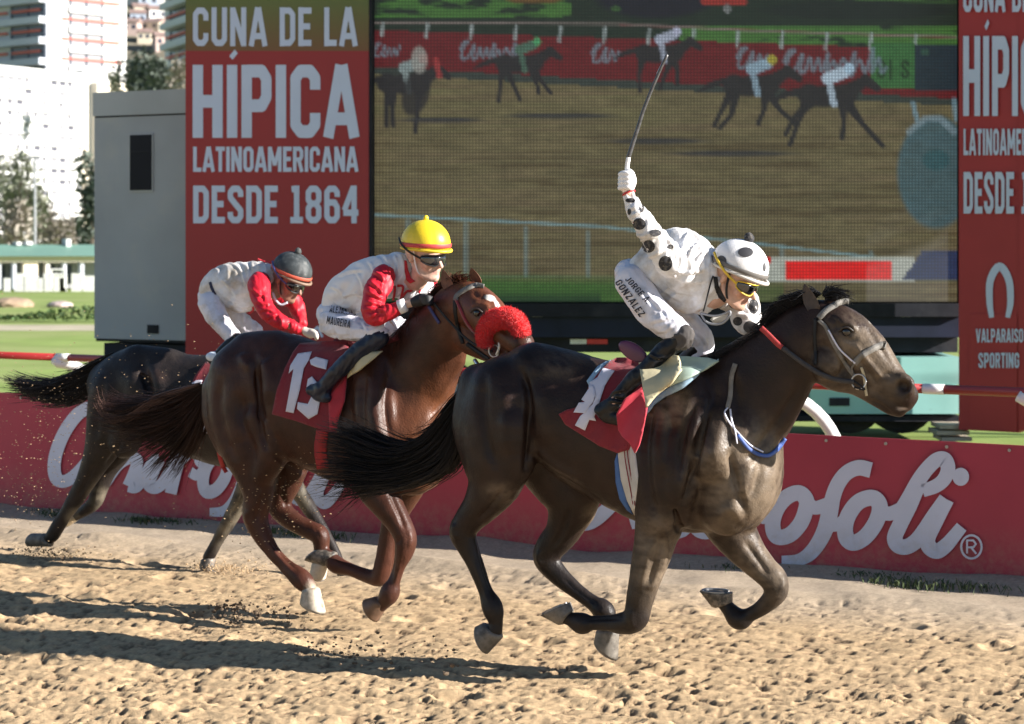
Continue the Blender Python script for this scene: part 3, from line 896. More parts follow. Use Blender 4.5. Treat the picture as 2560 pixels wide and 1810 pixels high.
# the picture on the screen: one coloured point per diode group
screen = empty('video_screen', sp(1666, 755), 'large video screen showing galloping horses on a sandy track', 'screen')
def paint_screen():
    x0, x1, y0, y1, st = 937, 2396, -130, 755, 5.2
    xs = np.arange(x0, x1 + 1, st); ys = np.arange(y0, y1 + 1, st)
    Xp, Yp = np.meshgrid(xs, ys, indexing='ij')
    C = np.zeros(Xp.shape + (3,))
    n1 = fbm(Xp/60, Yp/14, 4, 3.0); n2 = fbm(Xp/14, Yp/7, 3, 8.0); n3 = fbm(Xp/220, Yp/9, 3, 5.)
    def put(mask, col, a=1.0):
        mm = (np.clip(mask, 0, 1)*a)[..., None]
        C[...] = C*(1 - mm) + np.array(col)*mm
    def band(y, lo, hi, s=4): return np.clip((y - lo)/s + .5, 0, 1)*np.clip((hi - y)/s + .5, 0, 1)
    def ell(cx, cy, rx, ry, rot=0, s=.22):
        c, d = math.cos(R(rot)), math.sin(R(rot))
        u = (Xp - cx)*c + (Yp - cy)*d; v = -(Xp - cx)*d + (Yp - cy)*c
        return np.clip((1 - np.sqrt((u/rx)**2 + (v/ry)**2))/s + .5, 0, 1)
    def line(pts, w):
        m_ = np.zeros(Xp.shape)
        pts = list(pts)
        ws = w if hasattr(w, '__len__') else [w]*len(pts)
        for (a, b, wa, wb) in zip(pts[:-1], pts[1:], ws[:-1], ws[1:]):
            ex, ey = b[0]-a[0], b[1]-a[1]
            t = np.clip(((Xp-a[0])*ex + (Yp-a[1])*ey)/(ex*ex+ey*ey+1e-6), 0, 1)
            d = np.hypot(Xp-a[0]-ex*t, Yp-a[1]-ey*t)
            ww = wa + (wb-wa)*t
            m_ = np.maximum(m_, np.clip((ww - d)/3 + .5, 0, 1))
        return m_
    put(np.ones(Xp.shape), (0.105, 0.088, 0.043))
    C *= (0.72 + 0.55*n1)[..., None]
    C[..., 1] *= 1 + .25*(n3 - .5); 
    put(np.clip((n3 - .56)*8, 0, 1)*(Yp > 330), (0.06, 0.042, 0.02), .75)
    top_s = 185 + (Xp - 937)*0.055
    put((Yp < top_s), (0.028, 0.035, 0.03))                      # shaded strip at the far rail
    ban = (Yp < top_s - 18)
    put(ban, (0.09, 0.008, 0.01))
    bt = 75 + (Xp - 937)*0.034
    put(Yp < bt, (0.012, 0.02, 0.013))
    gr = (0.045, 0.12, 0.025)
    put((Yp < 42)*(Xp < 1430)*np.clip((n1 - .38)*7, 0, 1), gr, .9)
    put((Yp < bt)*(Yp > bt - 62 + (2396 - Xp)*0.035)*(Xp > 1700)*np.clip((n1 - .25)*6, 0, 1), gr, .9)
    put((Yp < 10)*(Xp > 2050)*np.clip((n1 - .4)*7, 0, 1), gr, .6)
    put(ell(1640, -10, 150, 55), (0.01, 0.01, 0.016)); put(ell(2150, 25, 240, 24, 0), (0.01, 0.015, 0.012))
    put(ell(1350, 36, 60, 6), gr, .6); put(ell(1540, 22, 12, 7), gr, .5)
    put(ell(1335, 0, 70, 9), (0.12, 0.008, 0.01), .6)
    put(line([(1760, 4), (1860, 4)], 8), (0.2, 0.02, 0.015)); put(ell(1818, 22, 9, 12), (.12, .13, .13)); put(line([(1550, 62), (2390, 95)], 1.6), (0.1, 0.01, 0.01))
    put(line([(937, 56), (1560, 60), (1900, 78), (2396, 92)], 2.4), (0.16, 0.13, 0.12), .8)
    for px_ in np.arange(958, 2396, 111): put(line([(px_, 58 + (px_-937)*.022), (px_ - 4, 88 + (px_-937)*.03)], 4), (0.22, 0.26, 0.26), .8)
    # green scoreboard cloth and dark board at the right
    put((Xp > 2175)*(Xp < 2287)*(Yp > 108)*(Yp < 222), (0.03, 0.10, 0.03)); put((Xp > 2285)*(Yp > 112)*(Yp < 228), (0.012, 0.022, 0.03))
    for k_, ch in enumerate('SIS'):
        w_, ss = block_font(ch)
        for s2 in ss: put(line([(2192 + k_*30 + a*44, 150 + b*46) for a, b in s2[0:]], 3.4), (0.012, 0.03, 0.012))
    put((Xp > 2300)*(Xp < 2322)*(Yp > 122)*(Yp < 140), (.03, .08, .05), .6)
    # script lettering on the far banners
    def script(x, y, sc, L=9, col=(0.11, 0.15, 0.18)):
        P = [(0, 20), (10, 2), (20, 0), (8, 14), (4, 40), (20, 36), (34, 8), (30, 40), (40, 36), (48, 14), (54, 38), (64, 16), (70, 38), (82, 6), (80, 38), (92, 20), (98, 38), (110, 16), (120, 30), (132, 4), (124, 48), (140, 18), (150, 40), (166, -4), (162, 40), (176, 14), (180, 40), (190, 32)]
        P = [(x + a*sc, y + b*sc) for a, b in P][:L]
        put(line([tuple(p) for p in catmull(np.array(P), 5)], 3.3*sc), col, .8)
    script(1150, 104, 1.05, 22); script(1480, 112, 1.05, 12); script(1842, 120, 1.2, 12); script(1960, 126, 1.35, 28); script(935, 108, .8, 14)
    # horses and riders
    dk = (0.018, 0.016, 0.017)
    def horse(x, y, s, legs, rider, rc):
        put(ell(x, y, 62*s, 26*s, -4), dk); put(ell(x - 45*s, y - 3*s, 28*s, 26*s), dk); put(ell(x + 40*s, y - 2*s, 30*s, 27*s), dk)
        put(line([(x+50*s, y-10*s), (x+88*s, y-36*s)], [20*s, 13*s]), dk); put(line([(x+88*s, y-38*s), (x+118*s, y-18*s)], [14*s, 8*s]), dk)
        put(line([(x-70*s, y-12*s), (x-105*s, y-2*s), (x-135*s, y+14*s)], [8*s, 8*s, 2*s]), dk)
        for L_ in legs: put(line([(x + a*s, y + b*s) for a, b in L_], [13*s] + [6*s]*(len(L_)-1)), dk)
        put(line([(x + 5*s, y - 24*s), (x + 14*s, y + 20*s)], 8*s), rider[0], .8)
        put(line([(x + 0*s, y - 42*s), (x + 38*s, y - 56*s)], [15*s, 14*s]), rider[0]); put(ell(x + 50*s, y - 66*s, 12*s, 13*s), rc)
    legsA = [[(-50,10),(-75,60),(-95,100)],[(-40,15),(-50,70),(-80,105)],[(40,15),(70,60),(110,95)],[(35,15),(30,60),(15,95)]]
    legsB = [[(-50,10),(-58,60),(-62,110)],[(-40,15),(-20,60),(0,105)],[(40,15),(62,50),(90,85)],[(35,15),(50,60),(55,85)]]
    horse(1300, 160, .85, legsB, [(0.05, .10, .07)], (.05, .22, .09))
    horse(1650, 135, .85, [[(-50,10),(-62,60),(-60,110)],[(40,15),(52,50),(50,88)],[(35,15),(15,60),(0,100)]], [(0.25, .28, .35)], (.3, .32, .42))
    horse(1880, 215, 1.0, legsA, [(0.18, .26, .32)], (.25, .22, .03)); horse(2070, 240, 1.05, [[(-50,10),(-70,60),(-90,115)],[(-40,15),(-80,50),(-100,90)],[(45,15),(85,70),(130,118)],[(35,15),(38,60),(34,100)]], [(0.3, .38, .45)], (.28, .4, .5))
    horse(1010, 210, .95, [[(-40,10),(-45,60),(-45,110)],[(40,15),(35,70),(30,125)],[(-30,10),(-30,70),(-28,110)]], [(0.16, .2, .2)], (.25, .03, .03))
    put(ell(1040, 232, 34, 60, 15), dk, .9); put(ell(1048, 150, 20, 34), (.22, .22, .2), .8); put(line([(1090, 150), (1098, 190)], 7), (.25, .03, .03), .8)
    for (sx, sy, rx) in [(1100, 300, 100), (1400, 290, 130), (1640, 353, 120), (1830, 384, 150)]:
        put(ell(sx, sy, rx, 7, 0, .5), (0.02, 0.021, 0.026), .85)
    # blue gauze circle and posts
    put(line([(2283, 258), (2292, 300)], 6), (.12, .2, .24), .8); put(line([(2386, 250), (2390, 300)], 6), (.12, .2, .24), .8)
    put(ell(2340, 430, 96, 140, 0, .1), (0.045, .095, .115), .9); put(ell(2340, 440, 92, 130, 0, .3)*np.clip(n1*1.2, 0, 1), (0.04, .06, .055), .55)
    put(line([(2272, 330), (2310, 298), (2350, 296), (2385, 330)], 8), (.16, .22, .25), .6)
    put(ell(2340, 400, 34, 26), (0.02, .07, .08), .7)
    # near rail at the bottom of the picture
    rl = lambda x_: 536 + (x_-937)*.052 + np.clip(x_-1500, 0, 1e9)*.02
    put(line([(937, 537), (1500, 566), (1900, 610), (2396, 668)], 3.2), (.13, .24, .27), .75)
    put(line([(937, 690), (2396, 700)], 2), (.06, .12, .08), .5)
    for px_ in (1165, 1315, 1470, 1955, 2178, 2335, 1020): put(line([(px_, 545 + (px_-937)*.07), (px_, 690)], 6), (.12, .19, .2), .45)
    put(np.clip((Yp - 672 - (Xp-937)*.02)/30, 0, 1)*(Xp < 1960)*np.clip(1.6 - (Xp-937)/900, .3, 1), (0.03, 0.085, 0.015), .95)
    put(np.clip((Yp - 725)/20, 0, 1)*(Xp < 1500), (0.012, 0.03, 0.012), .8)
    put((Xp > 1905)*(Xp < 2285)*(Yp > 640)*(Yp < 704), (.30, .32, .28)); put((Xp > 1962)*(Xp < 2228)*(Yp > 654)*(Yp < 700), (.55, .008, .008))
    put((Xp > 1880)*(Xp < 1930)*(Yp > 640)*(Yp < 700)*(Xp < 1935 - (Yp-640)*.6), (.45, .01, .01))
    put((Xp > 2255 + (700-Yp)*.7)*(Yp > 628)*(Yp < 700), (.012, .025, .07))
    C *= (0.8 + 0.4*n2)[..., None]
    V = []
    for i in range(len(xs)):
        for j in range(len(ys)):
            V.append(tuple(sp(xs[i], ys[j])))
    idx = np.arange(len(xs)*len(ys)).reshape(len(xs), len(ys))
    F = np.stack([idx[:-1, :-1], idx[:-1, 1:], idx[1:, 1:], idx[1:, :-1]], -1).reshape(-1, 4)
    return np.array(V), F, C.reshape(-1, 3)
M_led = bpy.data.materials.new('led_surface'); M_led.use_nodes = True
nt = M_led.node_tree; Lk = nt.links.new; b = nt.nodes['Principled BSDF']
b.inputs['Base Color'].default_value = (0.012, 0.012, 0.014, 1); b.inputs['Roughness'].default_value = 0.6
at = nt.nodes.new('ShaderNodeAttribute'); at.attribute_name = 'col'
tc = nt.nodes.new('ShaderNodeTexCoord'); sx = nt.nodes.new('ShaderNodeSeparateXYZ'); Lk(tc.outputs['Object'], sx.inputs[0])
PITCH = 0.0385
def wave(outp, ph):
    mu = nt.nodes.new('ShaderNodeMath'); mu.operation = 'MULTIPLY'; mu.inputs[1].default_value = 2*math.pi/PITCH; Lk(outp, mu.inputs[0])
    ad = nt.nodes.new('ShaderNodeMath'); ad.operation = 'ADD'; ad.inputs[1].default_value = ph; Lk(mu.outputs[0], ad.inputs[0])
    si = nt.nodes.new('ShaderNodeMath'); si.operation = 'SINE'; Lk(ad.outputs[0], si.inputs[0])
    mr = nt.nodes.new('ShaderNodeMapRange'); mr.inputs['From Min'].default_value = -0.7; mr.inputs['From Max'].default_value = 0.5
    Lk(si.outputs[0], mr.inputs['Value']); return mr.outputs[0]
mu = nt.nodes.new('ShaderNodeMath'); mu.operation = 'MULTIPLY'; Lk(wave(sx.outputs['X'], 0), mu.inputs[0]); Lk(wave(sx.outputs['Z'], 1), mu.inputs[1])
mr = nt.nodes.new('ShaderNodeMapRange'); mr.inputs['To Min'].default_value = 0.55; mr.inputs['To Max'].default_value = 1.30; Lk(mu.outputs[0], mr.inputs['Value'])
Lk(at.outputs['Color'], b.inputs['Emission Color']); Lk(mr.outputs[0], b.inputs['Emission Strength'])
V, F, C = paint_screen()
led = mesh_np('picture_face', V, F, M_led, screen, colors=C*0.46)
slab(930, -140, 2402, -131, 0.04, 0.3, 'top_frame', M_black, screen)
slab(928, -140, 936.5, 758, 0.04, 0.3, 'side_frame', M_black, screen)
slab(2397, -140, 2403, 758, 0.04, 0.3, 'side_frame', M_black, screen)
slab(937, -131, 2396, 757, -0.03, 0.25, 'screen_housing', M_black, screen)

# left sign board
M_signleft = bpy.data.materials.new('red_olive_sign'); M_signleft.use_nodes = True
nt = M_signleft.node_tree; b = nt.nodes['Principled BSDF']; b.inputs['Roughness'].default_value = 0.5
tc = nt.nodes.new('ShaderNodeTexCoord'); sx = nt.nodes.new('ShaderNodeSeparateXYZ'); nt.links.new(tc.outputs['Object'], sx.inputs[0])
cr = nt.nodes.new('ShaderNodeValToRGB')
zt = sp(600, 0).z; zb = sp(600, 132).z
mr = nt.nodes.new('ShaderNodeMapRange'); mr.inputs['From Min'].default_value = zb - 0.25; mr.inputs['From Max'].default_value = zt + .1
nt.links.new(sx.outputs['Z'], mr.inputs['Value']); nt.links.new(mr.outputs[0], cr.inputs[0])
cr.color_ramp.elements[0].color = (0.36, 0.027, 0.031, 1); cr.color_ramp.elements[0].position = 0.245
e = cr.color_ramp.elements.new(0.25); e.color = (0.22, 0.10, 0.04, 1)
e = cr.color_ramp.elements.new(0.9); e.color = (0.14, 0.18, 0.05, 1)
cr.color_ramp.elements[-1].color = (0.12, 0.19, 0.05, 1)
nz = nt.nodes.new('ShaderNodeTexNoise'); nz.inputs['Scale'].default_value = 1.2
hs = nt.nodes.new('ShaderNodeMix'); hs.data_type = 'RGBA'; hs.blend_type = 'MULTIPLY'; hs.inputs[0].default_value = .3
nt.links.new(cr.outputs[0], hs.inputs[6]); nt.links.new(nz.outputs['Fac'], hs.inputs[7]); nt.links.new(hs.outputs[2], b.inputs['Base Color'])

signL = empty('sign_board', sp(704, 885), 'tall red sign board with white block words and 1864 left of the screen', 'sign')
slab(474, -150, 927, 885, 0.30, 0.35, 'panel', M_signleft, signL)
slab(927.5, -150, 934, 885, 0.31, 0.34, 'edge_trim', M_black, signL)
def sign_text(txt, x0, x1, y0, y1, parent, front, hw=0.085, gap=0.09, material=M_signletter, hy=None):
    st, w = text_strokes(txt, hw, gap)
    sx_ = (x1 - x0)/w; sy_ = (y1 - y0)
    def pl(px, py, k):
        p = sp(x0 + px*sx_, y0 + py*sy_); return Vector((p.x, SY - front - 0.004 - k, p.z))
    return strokes_mesh(st, lambda a, b: (a, b), pl, 'lettering', material, parent)
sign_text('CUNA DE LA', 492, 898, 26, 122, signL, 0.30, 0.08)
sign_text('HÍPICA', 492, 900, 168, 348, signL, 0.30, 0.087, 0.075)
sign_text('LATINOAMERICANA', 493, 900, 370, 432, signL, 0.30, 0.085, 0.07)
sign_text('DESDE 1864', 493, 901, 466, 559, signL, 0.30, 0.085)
# small ring logo at the hidden lower part of the board
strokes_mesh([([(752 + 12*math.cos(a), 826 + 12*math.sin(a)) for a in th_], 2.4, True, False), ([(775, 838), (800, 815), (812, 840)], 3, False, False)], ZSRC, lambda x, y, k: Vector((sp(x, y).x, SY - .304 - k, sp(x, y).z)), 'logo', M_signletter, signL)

# right sign board: a little nearer, turned to the right
signR = empty('sign_board', sp(2480, 1085), 'red sign board with horseshoe emblem and sport club name right of the screen', 'sign')
RP0 = at_depth(2397, 800, 23.4); RP1 = at_depth(2570, 800, 22.95)
rdir = (RP1 - RP0); rdir.z = 0; rdir.normalize(); rnn = Vector((rdir.y, -rdir.x, 0)).normalized()
if rnn.y > 0: rnn = -rnn
def rp(px, py, off=0.0): return on_plane(RP0, rnn, px, py, off)
def rbox(x0, x1, y0, y1, off, depth, name, material, parent, slope=0.0):
    a = rp(x0, (y0+y1)/2); al0 = (a - RP0).dot(rdir); al1 = (rp(x1, (y0+y1)/2) - RP0).dot(rdir)
    z0 = rp(x0, y1).z; z1 = rp(x0, y0).z
    M = Matrix.Translation((RP0.x, RP0.y, 0)) @ Matrix.Rotation(math.atan2(rdir.y, rdir.x), 4, 'Z')
    return MB().box((al0, -off, z0), (al1, -off + depth, z1), M).build(name, material, parent)
M_signlow = M_signred
rbox(2397, 2548, -150, 1074, 0.0, 0.3, 'panel', M_signred, signR)
rbox(2549, 2720, -150, 1074, 0.02, 0.3, 'side_panel', M_signlow, signR)
rbox(2424, 2543, 784, 1072, 0.012, 0.01, 'sun_patch_sheet', M_signlow, signR)  # added sheet in the outline of the sunlit patch
def r_text(txt, x0, x1, y0, y1, hw=0.085, off=0.004):
    st, w = text_strokes(txt, hw)
    return strokes_mesh(st, lambda a, b: (a, b), lambda px, py, k: rp(x0 + px*(x1-x0)/w, y0 + py*(y1-y0), off + k), 'lettering', M_signletter, signR)
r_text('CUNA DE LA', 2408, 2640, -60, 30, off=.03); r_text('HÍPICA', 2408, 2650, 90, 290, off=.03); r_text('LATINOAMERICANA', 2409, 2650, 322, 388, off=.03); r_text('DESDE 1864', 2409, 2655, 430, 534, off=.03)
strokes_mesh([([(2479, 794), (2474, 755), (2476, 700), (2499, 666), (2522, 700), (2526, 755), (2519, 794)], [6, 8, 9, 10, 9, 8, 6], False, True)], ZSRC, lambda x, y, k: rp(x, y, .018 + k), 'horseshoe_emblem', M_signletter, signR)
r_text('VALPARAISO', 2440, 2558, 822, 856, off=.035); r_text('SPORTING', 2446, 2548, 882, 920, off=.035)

# ------------------------------------------------------------------ grey cabin
M_cabin = mat('grey_cabin_paint', (0.33, 0.35, 0.39), 0.6, var=0.08, scale=1.2, dirt=(0.42, 0.42, 0.41), dscale=1.6, dlo=0.52, dhi=0.85, bump=0.1, bscale=8)
M_cabin2 = mat('grey_cabin_fascia', (0.38, 0.40, 0.43), 0.6, var=0.08, scale=1.2)
M_dark = mat('dark_glass', (0.010, 0.011, 0.018), 0.5, var=0.2, scale=2, spec=.15)
CP0 = at_depth(236, 500, 25.4); CP1 = at_depth(474, 500, 24.75)
cdir = (CP1 - CP0).normalized(); cn = Vector((cdir.y, -cdir.x, 0)).normalized()
if cn.y > 0: cn = -cn
CM = Matrix.Translation((CP0.x, CP0.y, 0)) @ Matrix.Rotation(math.atan2(cdir.y, cdir.x), 4, 'Z')
def cal(px): return (on_plane(CP0, cn, px, 500) - CP0).dot(cdir)
def cz(px, py): return on_plane(CP0, cn, px, py).z
cabin = empty('portable_cabin', (CP0 + CP1)/2*1.0 - Vector((0, 0, ((CP0 + CP1)/2).z)), 'plain grey portable cabin with one narrow dark window beside the red sign board', 'cabin')
W_ = cal(474) + 0.35
zt = cz(236, 232); zs = cz(236, 291); zb = cz(236, 846)
def cbox(x0, x1, z0, z1, off, d, name, material, par=cabin): return MB().box((x0, -off, z0), (x1, -off + d, z1), CM).build(name, material, par)
cbox(0, W_, zb, zs - .02, 0, 2.3, 'wall', M_cabin)
cbox(-.01, W_, zs, zt, 0.02, 2.34, 'roof_fascia', M_cabin2)
cbox(0.0, W_, zs - .02, zs, -0.01, 2.2, 'seam', M_black)
cbox(0.01, W_, cz(236, 853), zb, -.02, 2.2, 'base_frame', M_black)
cbox(0.06, W_, 0.85, cz(236, 858), -.12, 2.0, 'base_box', M_navy)
wx0, wx1 = cal(327), cal(381)
cbox(wx0 - .02, wx1 + .02, cz(330, 480), cz(330, 335), 0.015, 0.02, 'window_frame', M_cabin2)
wf = cbox(wx0, wx1, cz(330, 476), cz(330, 338), 0.022, 0.012, 'window', M_dark)
cbox(wx0 + .005, wx1 - .005, cz(330, 381), cz(330, 378), 0.03, 0.01, 'transom', M_black)
cbox(cal(369), cal(397), cz(380, 834), cz(380, 812), 0.012, 0.02, 'vent', M_black)
for lx in (0.1, W_ - .2): cbox(lx, lx + .1, 0, .85, -.3, .1, 'leg', M_black)

# ------------------------------------------------------------------ far background: blocks, towers, trees, low building
M_white = mat('white_render', (0.62, 0.62, 0.62), 0.8, var=0.04, scale=0.05)
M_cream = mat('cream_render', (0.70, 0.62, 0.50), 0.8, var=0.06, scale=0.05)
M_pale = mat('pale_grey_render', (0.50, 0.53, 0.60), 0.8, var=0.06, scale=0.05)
M_redband = mat('red_balcony_band', (0.55, 0.13, 0.10), 0.7)
M_pane = mat('curtained_pane', (0.22, 0.22, 0.25), 0.4)
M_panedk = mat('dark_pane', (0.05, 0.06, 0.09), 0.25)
M_roofg = mat('green_roof_sheet', (0.13, 0.24, 0.19), 0.6, var=0.12, scale=0.2)
M_hill = mat('hillside_scrub', (0.12, 0.12, 0.08), 0.95, var=0.4, scale=0.03, dirt=(0.25, 0.21, 0.15), dscale=0.02)
M_leafd = mat('dark_foliage', (0.085, 0.105, 0.085), 0.8, var=0.25, scale=0.6)  # leaf tone lifted, distance haze put into the colour
M_leafm = mat('olive_foliage', (0.19, 0.205, 0.145), 0.8, var=0.2, scale=0.4)  # lightened and greyed, haze mixed into the leaf colour
M_leafg = mat('bare_twigs', (0.30, 0.27, 0.23), 0.9, var=0.3, scale=0.4)
M_bark = mat('bark', (0.10, 0.08, 0.06), 0.9, var=0.3, scale=1)

class Face:
    """front wall of a far building, from two photograph columns and their distances"""
    def __init__(s, x0, Y0, x1, Y1):
        s.A = at_depth(x0, HY, Y0); s.B = at_depth(x1, HY, Y1); s.A.z = s.B.z = 0
        s.d = (s.B - s.A).normalized(); s.W = (s.B - s.A).length
        s.n = Vector((s.d.y, -s.d.x, 0)); s.n = -s.n if s.n.y > 0 else s.n
        s.M = Matrix.Translation(s.A) @ Matrix.Rotation(math.atan2(s.d.y, s.d.x), 4, 'Z')
        s.Y0, s.Y1 = Y0, Y1
    def al(s, px): return (on_plane(s.A, s.n, px, HY) - s.A).dot(s.d)
    def z(s, py): return CAM_H + (HY - py)/FPX*s.Y0
    def box(s, a0, a1, z0, z1, off, d): return MB().box((a0, -off, z0), (a1, -off + d, z1), s.M)
def shared(o, dvec, parent):
    c = o.copy(); COL.objects.link(c); c.location = o.location + dvec; return c

# long white block with many floors
f = Face(-60, 395, 205, 419)
blk = empty('apartment_block', f.A + f.d*f.W/2, 'long flat-roofed white apartment block with rows of small windows, left edge', 'building')
ztop = f.z(166); fh = 2.27
f.box(0, f.W, 0, ztop, 0, 14).build('wall', M_white, blk)
f.box(-.3, f.W + .3, ztop, ztop + .7, .5, 14.6).build('roof_parapet', M_white, blk)
f.box(f.W + .05, f.W + 2.6, 0, ztop - 1.2, -.8, 12).build('end_wall', M_cream, blk)
random.seed(11)
wproto = None
for i in range(16):
    z1 = ztop - 2.3 - i*fh
    if z1 < 3: break
    f.box(0, f.W - .2, z1 + 1.0, z1 + 1.3, .45, .5).build('floor_band', M_white, blk)
    f.box(0, f.W - .2, z1 + .86, z1 + 1.0, .1, .2).build('floor_shadow_strip', M_pane, blk)  # grey strip under each band, its thin shadow line put into colour
    for a in np.arange(1.2, f.W - 2.0, 2.35):
        r_ = random.random()
        if r_ < 0.12: continue
        w_ = random.choice([.8, 1.1, 1.7])
        if wproto is None:
            me = MB().box((0, -.06, 0), (1, .04, .8)).build('window', None, None); wm = me.data; bpy.data.objects.remove(me)
            wm.materials.append(M_pane)
            wm2 = wm.copy(); wm2.materials[0] = mat('deep_grey_pane', (0.08, 0.08, 0.11), .4); wproto = True  # darker pane tone, spread at random over the windows
        o = bpy.data.objects.new('window', wm2 if r_ > 0.62 else wm); COL.objects.link(o); o.parent = blk
        o.matrix_parent_inverse = Matrix.Translation(blk.location).inverted()
        o.matrix_basis = f.M @ Matrix.Translation((a, 0, z1)) @ Matrix.Diagonal((w_, 1, 1, 1))

def tower(x0, Y0, x1, Y1, ytop, dep, label, wall, floor_px, y_first, bays, stripes, yb=None, name='tower_block', panem=M_pane, lip=.8):
    f = Face(x0, Y0, x1, Y1)
    t = empty(name, f.A + f.d*f.W/2, label, 'building')
    f.box(0, f.W, 0, f.z(ytop), 0, dep).build('wall', wall, t)
    n = int((620 - y_first)/floor_px)
    for i in range(-3, min(n, 9)):
        yy = y_first + i*floor_px
        for a, b in bays:
            f.box(f.al(a), f.al(b), f.z(yy + floor_px*.62), f.z(yy), .12, .2).build('window', panem, t)
            k = int(max(1, round((b - a)/38)))
            for q in range(k + 1):
                aa = f.al(a) + (f.al(b) - f.al(a))*q/k
                f.box(aa - .22, aa + .22, f.z(yy + floor_px*.62), f.z(yy), .3, .2).build('mullion', M_panedk, t)
        for a, b in stripes:
            f.box(f.al(a), f.al(b), f.z(yy + floor_px*.36), f.z(yy + floor_px*.24), .55, .3).build('balcony_rail', M_redband, t)
        f.box(f.al(bays[0][0]) - .5, f.al(bays[-1][1]) + .5, f.z(yy + floor_px*.98), f.z(yy + floor_px*.66), lip, lip).build('balcony_slab', wall, t)
    return t
tower(118, 470, 316, 486, -160, 16, 'bright white tower with red balcony rails behind the long white block', M_white, 50, 27, [(175, 255)], [(137, 172), (175, 298)])
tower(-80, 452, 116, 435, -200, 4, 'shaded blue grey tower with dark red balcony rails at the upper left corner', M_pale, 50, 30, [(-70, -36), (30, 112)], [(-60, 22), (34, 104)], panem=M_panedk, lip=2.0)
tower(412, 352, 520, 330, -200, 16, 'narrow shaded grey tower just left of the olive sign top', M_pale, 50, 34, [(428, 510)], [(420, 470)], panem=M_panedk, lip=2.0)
# lower tower wing between block and trees
f2 = Face(206, 455, 300, 462)
w2 = empty('low_annex', f2.A + f2.d*f2.W/2, 'small white stepped annex between the long block and the dark trees', 'building')
f2.box(0, f2.W, 0, f2.z(178), 0, 8).build('wall', M_white, w2)
f2.box(f2.al(228), f2.al(306), 0, f2.z(205), 2.5, 3).build('terrace', M_cream, w2)
f2.box(-.2, f2.W + .3, f2.z(178), f2.z(174), .4, 8.6).build('roof_slab', M_white, w2)

# hillside with houses
def hill():
    xs = np.linspace(-330, 260, 80); ys = np.linspace(500, 1250, 50)
    X, Y = np.meshgrid(xs, ys, indexing='ij')
    Z = np.clip((Y - 500)/300, 0, 1.6)**1.1*95 + 20*(fbm(X/60, Y/60, 4, 2.) - .4)*np.clip((Y-500)/80, 0, 1) - .5
    V = np.stack([X, Y, Z], -1).reshape(-1, 3)
    idx = np.arange(X.size).reshape(X.shape)
    F = np.stack([idx[:-1, :-1], idx[1:, :-1], idx[1:, 1:], idx[:-1, 1:]], -1).reshape(-1, 4)
    return V, F
V, F = hill()
tag(mesh_np('hill', V, F, M_hill, None, True), kind='structure')
hb = BVHTree.FromPolygons([tuple(v) for v in V.tolist()], F.tolist())
random.seed(5)
M_housew = [mat('house_white', (0.72, 0.70, 0.68), 0.8), mat('house_cream', (0.6, 0.53, 0.42), 0.8), mat('house_pink', (0.55, 0.42, 0.38), 0.8), mat('house_blue', (0.42, 0.48, 0.58), 0.8)]
M_rooft = mat('rust_roof', (0.27, 0.19, 0.165), 0.8, var=.3, scale=.5)  # roof red muted, hillside haze put into the colour
HN = ['white', 'cream', 'pinkish', 'pale blue']
hl = []
def hillhouse(px, py, w, h, k, lab):
    d = px_dir(px, py)
    hit = hb.ray_cast(CAMV, d.normalized(), 3000)
    if hit[0] is None: return
    p = hit[0]
    e = empty('hill_house', p, lab, 'house', 'houses on the hillside')
    a = random.uniform(-.4, .4)
    M = Matrix.Translation(p) @ Matrix.Rotation(a, 4, 'Z')
    MB().box((-w/2, -4, -3), (w/2, 4, h), M).build('wall', M_housew[k], e)
    r_ = MB(); r_.loft([[M @ Vector((-w/2-.4, -4.4, h)), M @ Vector((w/2+.4, -4.4, h)), M @ Vector((w/2+.4, 4.4, h)), M @ Vector((-w/2-.4, 4.4, h))], [M @ Vector((-w/2-.4, -.2, h+2)), M @ Vector((w/2+.4, -.2, h+2)), M @ Vector((w/2+.4, .2, h+2)), M @ Vector((-w/2-.4, .2, h+2))]])
    r_.build('roof', M_rooft, e)
    for q in range(2):
        x = -w/4 + q*w/2
        MB().box((x - .7, -4.06, h*.35), (x + .7, -3.98, h*.75), M).build('window', M_panedk, e)
spots = [(335, 8, 7, 4, 0, 'white house at the top edge right of the bright tower'), (372, 20, 8, 5, 3, 'pale blue house on the hill below the top edge'), (402, 10, 7, 5, 0, 'white house high on the hill beside the narrow tower'),
         (350, 46, 6, 4, 1, 'cream house on the hill slope beside the bright tower'), (345, 62, 6, 4, 3, 'pale blue house lower beside the bright tower'), (392, 52, 7, 4, 0, 'white house on the hill left of the narrow tower'),
         (388, 78, 8, 3, 1, 'cream house with bright front among the scrub'), (330, 84, 6, 4, 2, 'pinkish house next to the bright tower side'), (405, 120, 6, 4, 2, 'pinkish house above the dark trees'), (362, 104, 5, 3, 1, 'small cream house half hidden in the scrub')]
for s4 in spots: hillhouse(*s4)

